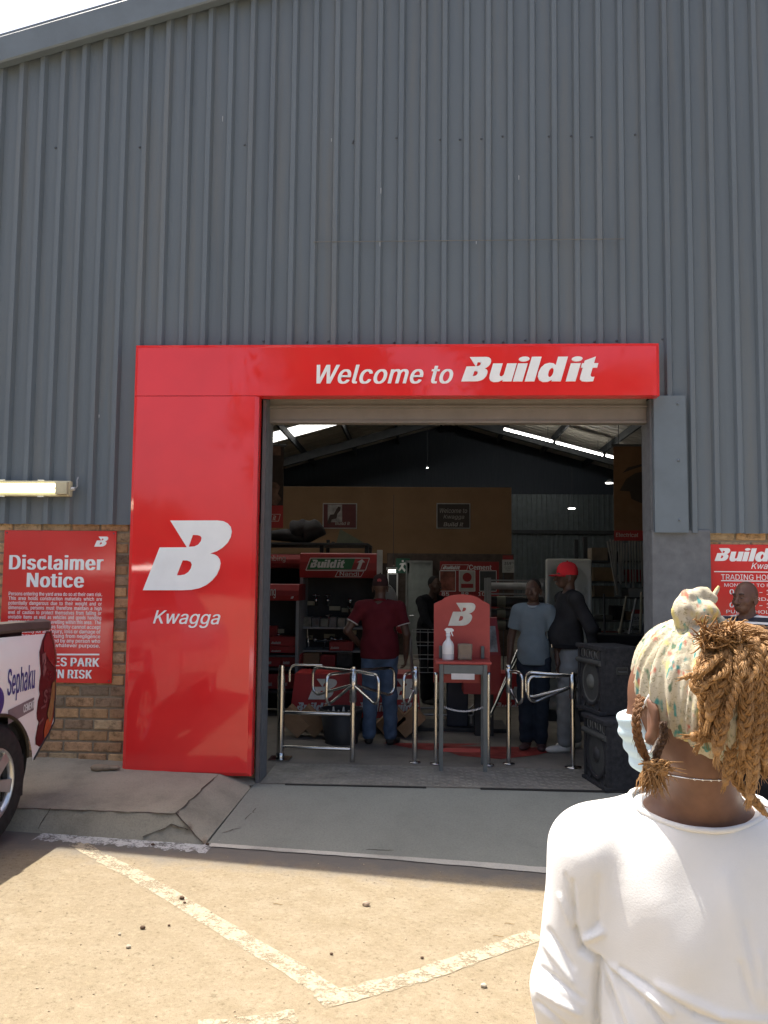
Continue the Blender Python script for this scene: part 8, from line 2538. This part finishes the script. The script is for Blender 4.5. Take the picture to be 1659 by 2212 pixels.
def side_poly(mb, loop, off, nu=26, nz=26, thick=0.0):
    """fill a (u, z) polygon with a fine grid laid on the curved side"""
    bm = bmesh.new()
    loop = [remap(x, y) if x > -.5 else (x, y) for x, y in loop]
    f = bm.faces.new([bm.verts.new((x, y, 0)) for x, y in loop])
    us = [min(p[0] for p in loop) + (max(p[0] for p in loop) - min(p[0] for p in loop)) * k / nu for k in range(1, nu)]
    zs = [min(p[1] for p in loop) + (max(p[1] for p in loop) - min(p[1] for p in loop)) * k / nz for k in range(1, nz)]
    for x in us: bmesh.ops.bisect_plane(bm, geom=bm.verts[:] + bm.edges[:] + bm.faces[:], plane_co=(x, 0, 0), plane_no=(1, 0, 0))
    for y in zs: bmesh.ops.bisect_plane(bm, geom=bm.verts[:] + bm.edges[:] + bm.faces[:], plane_co=(0, y, 0), plane_no=(0, 1, 0))
    bm.verts.index_update()
    vs = [side_pt(v.co.x, v.co.y, off) for v in bm.verts]
    mb.add(vs, [[v.index for v in f_.verts] for f_ in bm.faces], True)
    bm.free()
arch = [((HUB + RA * math.cos(R(a))) / KU, RT_ + RA * math.sin(R(a))) for a in range(8, 173, 8)]
bed = [(-1.25, .42)] + [(-1.25, 1.25), (.575, 1.25), (.60, 1.13), (.605, 1.0), (.585, .80), (.56, .64), (.50, .575), (.43, .515), (.345, .44)] + arch + [(-.42, .40)]
mb = MB(); side_poly(mb, bed, 0.0, 40, 30)
mb.build('bed_side', M_WPAINT, PK)
# maroon wrap over the tail corner with a wavy edge
wr = [(.425, 1.248), (.385, 1.19), (.360, 1.12), (.372, 1.045), (.386, .975), (.374, .93), (.373, .875), (.384, .845), (.366, .805), (.358, .73), (.364, .69), (.385, .665), (.372, .64), (.355, .57), (.360, .53), (.405, .505),
      (.45, .535), (.52, .595), (.548, .66), (.572, .80), (.588, 1.0), (.585, 1.13), (.565, 1.2), (.545, 1.248)]
mb = MB(); side_poly(mb, wr, .003, 22, 22); mb.build('tail_wrap', mat('maroon_wrap', (.050, .009, .013), .3, coat=.3), PK)
mb = MB(); side_poly(mb, [(.425, 1.235), (.40, 1.18), (.405, 1.12), (.47, 1.05), (.53, 1.0), (.560, 1.02), (.558, 1.15), (.52, 1.235)], .006, 14, 12); mb.build('tail_light', mat('tail_red', (.15, .014, .015), .15, coat=.5), PK)
mb = MB(); side_poly(mb, [(.44, .60), (.46, .66), (.53, .70), (.535, .64), (.49, .575), (.45, .55)], .006, 8, 8); mb.build('orange_reflection', mat('orange_reflection_tint', (.35, .09, .03), .15, coat=.5), PK)  # orange reflection on the tail corner, painted as a patch
mb = MB(); side_poly(mb, [(.47, .70), (.50, .80), (.515, .90), (.55, .91), (.545, .80), (.53, .68), (.50, .64)], .007, 8, 8); mb.build('light_insert', mat('olive_lens', (.20, .15, .06), .15, coat=.5), PK)
def side_shape(shape, u0, u1, z0, z1, off, mb, slant=0.0):
    vs, fs = shape
    xa, xb = min(v[0] for v in vs), max(v[0] for v in vs); ya, yb = min(v[1] for v in vs), max(v[1] for v in vs)
    out = []
    for v in vs:
        u = u0 + (u1 - u0) * (v[0] - xa) / (xb - xa); z = z0 + (z1 - z0) * (v[1] - ya) / (yb - ya) + slant * (u - u0)
        u, z = remap(u, z)
        out.append(side_pt(u, z, off + v[2] * .3))
    mb.add(out, fs)
mb = MB()
side_shape(text_mesh('S', .03), .425, .465, .78, .865, .0065, mb); side_shape(text_mesh('Sephaku', .01), .475, .53, .835, .87, .0065, mb); side_shape(text_mesh('CEMENT', .01), .475, .525, .80, .822, .0065, mb)
for q in ([(.385, 1.10), (.43, 1.11), (.42, 1.07), (.395, 1.03)], [(.43, 1.10), (.435, 1.05), (.41, 1.0), (.405, 1.02)], [(.40, .99), (.425, 1.03), (.44, 1.0), (.415, .95)], [(.40, .76), (.45, .77), (.45, .755), (.40, .745)], [(.38, .66), (.43, .69), (.43, .675), (.385, .645)]):
    side_poly(mb, q, .0065, 3, 3)
mb.build('wrap_marks', mat('pale_maroon_mark', (.20, .09, .09), .4), PK)
# lettering on the side: word, roundel and grey band
mb = MB(); side_shape(text_mesh('Sephaku', .022), .055, .325, .845, 1.045, .003, mb, .02); mb.build('lettering', mat('blue_violet_letter', (.055, .06, .22), .4), PK)
mb = MB(); side_poly(mb, ell(-.075, .865, .105, .105, 30), .003, 10, 10); mb.build('roundel', mat('violet_disc', (.05, .045, .20), .4), PK)
mb = MB(); side_poly(mb, [(.075, .715), (.325, .755), (.325, .835), (.07, .80)], .003, 10, 4); mb.build('grey_band', mat('mauve_grey_band', (.20, .165, .175), .4), PK)
mb = MB(); side_shape(text_mesh('CEMENT', .02), .215, .322, .757, .806, .006, mb, .12); mb.build('band_lettering', M_WHITE, PK)
# black rail cap and roll bar foot
mb = MB()
sec = [(-.075, 1.252), (-.065, 1.27), (-.075, 1.312), (-.105, 1.322), (-.16, 1.318), (-.165, 1.252)]
us_ = [-1.25, -.6, 0, .3, .68, .78, .85]
vs = []
for u in us_:
    sh = (-.15 * ((u - TC) / .2) ** 2 if u > TC else 0)
    vs += [pw(u, v + sh, z - (.01 if u > .5 else 0)) for v, z in sec]
m = len(sec)
mb.add(vs, [(i * m + k, i * m + (k + 1) % m, (i + 1) * m + (k + 1) % m, (i + 1) * m + k) for i in range(len(us_) - 1) for k in range(m)] + [tuple(range(m)), tuple(range((len(us_) - 1) * m, len(us_) * m))])
mb.build('rail_cap', mat('worn_rail_cap', (.075, .066, .058), .45), PK)
mb = MB(); mb.tube([pw(-.02, -.16, 1.31), pw(-.10, -.18, 1.45), pw(-.55, -.3, 1.62)], .035, 10); mb.build('roll_bar', M_BTRIM, PK)
mb = MB(); mb.bbox((-.03, -.05, 0), (.05, .02, .10), .008, Matrix.Translation(pw(.0, -.13, 1.275)) @ Matrix.Rotation(-az, 4, 'Z')); mb.build('rail_bracket', M_BTRIM, PK)
# far side, bed floor, tailgate, tail panel, bumper
mb = MB()
def qd(*pts): mb.add([pw(*p) for p in pts], [tuple(range(len(pts)))])
qd((-1.25, -1.72, .42), (.78, -1.72, .55), (.78, -1.72, 1.25), (-1.25, -1.72, 1.25))
qd((-1.25, -.2, .82), (.5, -.2, .82), (.5, -1.6, .82), (-1.25, -1.6, .82))
qd((-1.25, -.15, 1.25), (-1.25, -.15, .82), (.48, -.15, .82), (.48, -.15, 1.25)); qd((-1.25, -1.6, 1.25), (-1.25, -1.6, .82), (.5, -1.6, .82), (.5, -1.6, 1.25))
mb.build('bed', M_BTRIM, PK, fix=False)
mb = MB(); mb.bbox((0, -1.40, .0), (.07, 0, .46), .02, Matrix.Translation(pw(.80, -.20, .74)) @ Matrix.Rotation(-az, 4, 'Z')); mb.build('tailgate', mat('red_tailgate', (.20, .018, .02), .25, coat=.4), PK)
mb = MB(); mb.bbox((-.13, -1.55, 0), (.08, 0, .14), .03, Matrix.Translation(pw(.74, -.14, .56)) @ Matrix.Rotation(-az, 4, 'Z')); mb.build('bumper', M_BTRIM, PK)
MU_ = lambda M, x, y, z: None
mb = MB()
pts = [side_pt(*remap(u, z), .0) for u, z in ((.35, .44), (.43, .513), (.50, .573), (.56, .638), (.58, .73))]
mb.tube(pts, .009, 7); mb.build('edge_trim', M_BTRIM, PK)
# wheels, arches
def wheel(u, v, name='wheel'):
    c = pw(u, v, RT_)
    Mw = Matrix.Translation(c) @ Matrix(((nv.x, ax_.x, 0, 0), (nv.y, ax_.y, 0, 0), (0, 0, 1, 0), (0, 0, 0, 1))) @ Matrix.Rotation(R(90), 4, 'Y')
    s = 1 if v > -.8 else -1
    w = empty(name, (0, 0, 0)); w.parent = PK
    w.location = (0, 0, 0)
    w2 = MB(); w2.lathe([(.215, s * .0), (.30, s * .012), (.335, -s * .01), (RT_, -s * .05), (RT_, -s * .20), (.31, -s * .24), (.2, -s * .23)], 40, Mw); w2.build('tyre', M_RUB, w, fix=False)
    w2 = MB(); w2.lathe([(.218, -s * .002), (.205, -s * .0), (.195, -s * .03), (.19, -s * .14), (0, -s * .15)], 36, Mw)
    for k in range(6):
        a = 2 * math.pi * k / 6 + .3
        Ms = Mw @ Matrix.Rotation(a, 4, 'Z')
        w2.add([Ms @ Vector(p) for p in ((.03, -.028, -s * .02), (.2, -.04, -s * .008), (.2, .04, -s * .008), (.03, .028, -s * .02), (.03, -.028, -s * .06), (.2, -.04, -s * .05), (.2, .04, -s * .05), (.03, .028, -s * .06))],
               [(0, 1, 2, 3), (0, 4, 5, 1), (2, 6, 7, 3), (1, 5, 6, 2), (0, 3, 7, 4)])
    w2.lathe([(0, -s * .012), (.045, -s * .014), (.05, -s * .05)], 18, Mw)
    w2.build('rim', mat('alloy_grey', (.62, .62, .61), .3, .85), w, fix=False)
for u, v in ((HUB, -.012), (HUB, -1.69), (-3.05, -.05), (-3.05, -1.66)): wheel(u, v)
mb = MB()
rim_ = [(HUB + RA * math.cos(R(a)), RT_ + RA * math.sin(R(a))) for a in range(-20, 201, 10)]
mb.add([side_pt(u, z, .0) for u, z in rim_] + [pw(u, -.42, z) for u, z in rim_], [(k, k + 1, len(rim_) + k + 1, len(rim_) + k) for k in range(len(rim_) - 1)], True)
mb.add([pw(u, -.42, z) for u, z in rim_], [tuple(range(len(rim_)))])
mb.build('wheel_arch', M_BTRIM, PK, fix=False)
mb = MB(); mb.tube([side_pt(HUB + RA * math.cos(R(a)), RT_ + RA * math.sin(R(a)), .004) for a in range(12, 169, 6)], .012, 7); mb.build('arch_trim', mat('olive_black_trim', (.04, .032, .02), .5), PK)
mb = MB(); mb.bbox((0, -.24, 0), (.012, .0, .26), .004, Matrix.Translation(pw(HUB + .385, -.06, .22)) @ Matrix.Rotation(-az, 4, 'Z')); mb.build('mud_flap', M_RUB, PK)
# cab and bonnet, nose to the lot
mb = MB()
secs = [(-1.27, .40, 1.25, 0), (-1.30, .40, 1.25, .0), (-2.9, .40, 1.08, .0), (-3.9, .42, .98, .02), (-4.35, .45, .86, .10)]
loops = []
for u, z0, z1, inn in secs:
    loops.append([pw(u, -.02 - inn, z0), pw(u, -.0 - inn, .75), pw(u, -.04 - inn, z1 - .06), pw(u, -.12 - inn, z1), pw(u, -1.62 + inn, z1), pw(u, -1.70 + inn, z1 - .06), pw(u, -1.74 + inn, .75), pw(u, -1.72 + inn, z0)])
vs = [p for l_ in loops for p in l_]
mb.add(vs, [(i * 8 + k, i * 8 + (k + 1) % 8, (i + 1) * 8 + (k + 1) % 8, (i + 1) * 8 + k) for i in range(len(secs) - 1) for k in range(8)] + [tuple(range(8)), tuple(range(8 * len(secs) - 8, 8 * len(secs)))], True)
mb.build('cab_body', M_WPAINT, PK)
mb = MB()
lo_ = [(-1.33, -.08), (-2.95, -.10), (-2.95, -1.64), (-1.33, -1.66)]; hi_ = [(-1.45, -.26), (-2.25, -.26), (-2.25, -1.48), (-1.45, -1.48)]
mb.add([pw(u, v, 1.12 if u < -2 else 1.24) for u, v in lo_] + [pw(u, v, 1.72) for u, v in hi_], [(0, 1, 5, 4), (1, 2, 6, 5), (2, 3, 7, 6), (3, 0, 4, 7)])
mb.build('window', mat('dark_car_glass', (.02, .025, .025), .05, spec=.6), PK)
mb = MB(); mb.add([pw(u, v, 1.722) for u, v in hi_] + [pw(u + (.05 if u > -2 else -.05) * -1, v * .98 - .01, 1.78) for u, v in hi_], [(4, 5, 6, 7), (0, 1, 5, 4), (1, 2, 6, 5), (2, 3, 7, 6), (3, 0, 4, 7)]); mb.build('cab_roof', M_WPAINT, PK)

# ---------------------------------------------------------------- white car at the right, only its front corner shows
cx0, yN = 1.52, -2.05
gcar = gz(2.3)
CR = empty('parked_car', (2.35, -4.0, gcar), 'sunlit white car at the right edge, its front corner beyond the golden braids', 'car')
secs = [(yN, .30, .62, .24), (yN - .06, .26, .74, .12), (yN - .25, .24, .84, .03), (yN - .6, .24, .92, .0), (yN - 1.15, .24, .99, .0), (yN - 2.6, .24, 1.0, .0), (yN - 3.9, .28, 1.0, .03), (yN - 4.1, .4, .9, .12)]
loops = []
for y, z0, z1, inn in secs:
    a_, b_ = cx0 + inn, cx0 + 1.70 - inn
    loops.append([(a_ + .05, y, z0), (a_, y, z0 + .12), (a_ - .0, y, z0 + (z1 - z0) * .6), (a_ + .04, y, z1 - .08), (a_ + .13, y, z1 - .015), (a_ + .3, y, z1 + .012), (b_ - .3, y, z1 + .012), (b_ - .13, y, z1 - .015), (b_ - .04, y, z1 - .08), (b_, y, z0 + (z1 - z0) * .6), (b_, y, z0 + .12), (b_ - .05, y, z0)])
mb = MB(); m = 12
mb.add([(x, y, z + gcar) for l_ in loops for x, y, z in l_], [(i * m + k, i * m + (k + 1) % m, (i + 1) * m + (k + 1) % m, (i + 1) * m + k) for i in range(len(secs) - 1) for k in range(m)] + [tuple(range(m)), tuple(range(m * len(secs) - m, m * len(secs)))], True)
mb.build('body', M_WPAINT, CR)
mb = MB()
for x in (cx0 + .22, cx0 + 1.48): mb.tube([(x, yN - .3, gcar + .868), (x, yN - 1.1, gcar + .992)], .0025, 4)
mb.build('bonnet_gap', M_BTRIM, CR)
mb = MB()
lo_ = [(cx0 + .06, yN - 1.15), (cx0 + 1.64, yN - 1.15), (cx0 + 1.64, yN - 3.9), (cx0 + .06, yN - 3.9)]; hi_ = [(cx0 + .24, yN - 1.85), (cx0 + 1.46, yN - 1.85), (cx0 + 1.42, yN - 3.3), (cx0 + .28, yN - 3.3)]
mb.add([(x, y, gcar + .985) for x, y in lo_] + [(x, y, gcar + 1.42) for x, y in hi_], [(0, 1, 5, 4), (1, 2, 6, 5), (2, 3, 7, 6), (3, 0, 4, 7)])
mb.build('window', mat('dark_car_glass', (.02, .025, .025)), CR)
mb = MB(); mb.add([(x, y, gcar + 1.422) for x, y in hi_] + [(x * .96 + 2.37 * .04, y * .98 - .05, gcar + 1.47) for x, y in hi_], [(4, 5, 6, 7), (0, 1, 5, 4), (1, 2, 6, 5), (2, 3, 7, 6), (3, 0, 4, 7)], True); mb.build('roof', M_WPAINT, CR)
for x, sx in ((cx0 + .22, -1), (cx0 + 1.48, 1)):
    mb = MB(); mb.ball((x, yN - .06, gcar + .62), (.15, .08, .075), None, 14); mb.build('headlight', mat('lamp_glass', (.5, .52, .54), .05, spec=.6), CR)
for y in (yN - .75, yN - 3.25):
    for x, sx in ((cx0 + .02, -1), (cx0 + 1.68, 1)):
        w = empty('wheel', (0, 0, 0)); w.parent = CR
        Mw = Matrix.Translation((x, y, gcar + .30)) @ Matrix.Rotation(R(90), 4, 'Y')
        mb = MB(); mb.lathe([(.19, sx * .01), (.27, sx * .02), (.30, -sx * .02), (.30, -sx * .17), (.2, -sx * .18)], 32, Mw); mb.build('tyre', M_RUB, w, fix=False)
        mb = MB(); mb.lathe([(.19, sx * .012), (.17, -sx * .01), (.05, sx * .0), (0, sx * .005)], 28, Mw); mb.build('rim', mat('alloy_grey', (.62, .62, .61)), w, fix=False)
mb = MB(); mb.bbox((cx0 + .35, yN - .03, gcar + .36), (cx0 + 1.35, yN + .012, gcar + .54), .01); mb.build('grille', M_BTRIM, CR)

# ---------------------------------------------------------------- trees behind the photographer, seen as soft shapes in the red gloss
tr_ = random.Random(11)
M_BARK = mat('grey_bark', (.10, .075, .05), .95, bmp=.6, bscale=20)
M_LEAF = mat('dull_leaf', (.055, .085, .03), .8, var=.4, scale=2)
def tree(x, y, h, rad, label, seed):
    q = random.Random(seed)
    t = empty('tree', (x, y, gz(x)), label, 'tree', 'trees behind the lot')
    z0 = gz(x)
    mb = MB()
    mb.tube([(x, y, z0 - .1), (x + .1, y, z0 + h * .25), (x - .05, y + .1, z0 + h * .5), (x, y, z0 + h * .8)], [.22, .17, .13, .05], 10)
    tips = []
    for k in range(9):
        a = q.uniform(0, 6.28); b = q.uniform(.35, .75)
        s_ = Vector((x, y, z0 + h * b)); e = s_ + Vector((math.cos(a) * rad * q.uniform(.5, .9), math.sin(a) * rad * q.uniform(.5, .9), h * q.uniform(.12, .28)))
        mb.tube([s_, s_.lerp(e, .5) + Vector((0, 0, .15)), e], [.08, .05, .02], 7); tips += [e, s_.lerp(e, .6)]
    mb.build('trunk', M_BARK, t)
    mb = MB()
    cl = tips + [Vector((x + q.uniform(-.5, .5) * rad, y + q.uniform(-.5, .5) * rad, z0 + h * q.uniform(.65, 1.0))) for _ in range(12)]
    for c in cl:
        cr_ = q.uniform(.5, 1.0)
        for _ in range(230):
            d = Vector((q.gauss(0, .5), q.gauss(0, .5), q.gauss(0, .38))) * cr_
            p = c + d; n = Vector((q.uniform(-1, 1), q.uniform(-1, 1), q.uniform(-.2, 1))).normalized(); u = n.orthogonal().normalized() * .13; v = n.cross(u).normalized() * .06
            mb.quad(p - u, p - v, p + u, p + v)
    mb.build('crown', M_LEAF, t, fix=False)
tree(-3.2, -15.6, 9.0, 3.0, 'broad tree across the lot, reflected at the corner of the red surround', 3)
tree(3.4, -16.5, 9.5, 3.6, 'taller tree across the lot, reflected in the lintel of the red surround', 4)
tree(-10.5, -24, 4.2, 2.0, 'low tree across the lot, farthest to the left of the camera', 5)
bpy.context.view_layer.update()
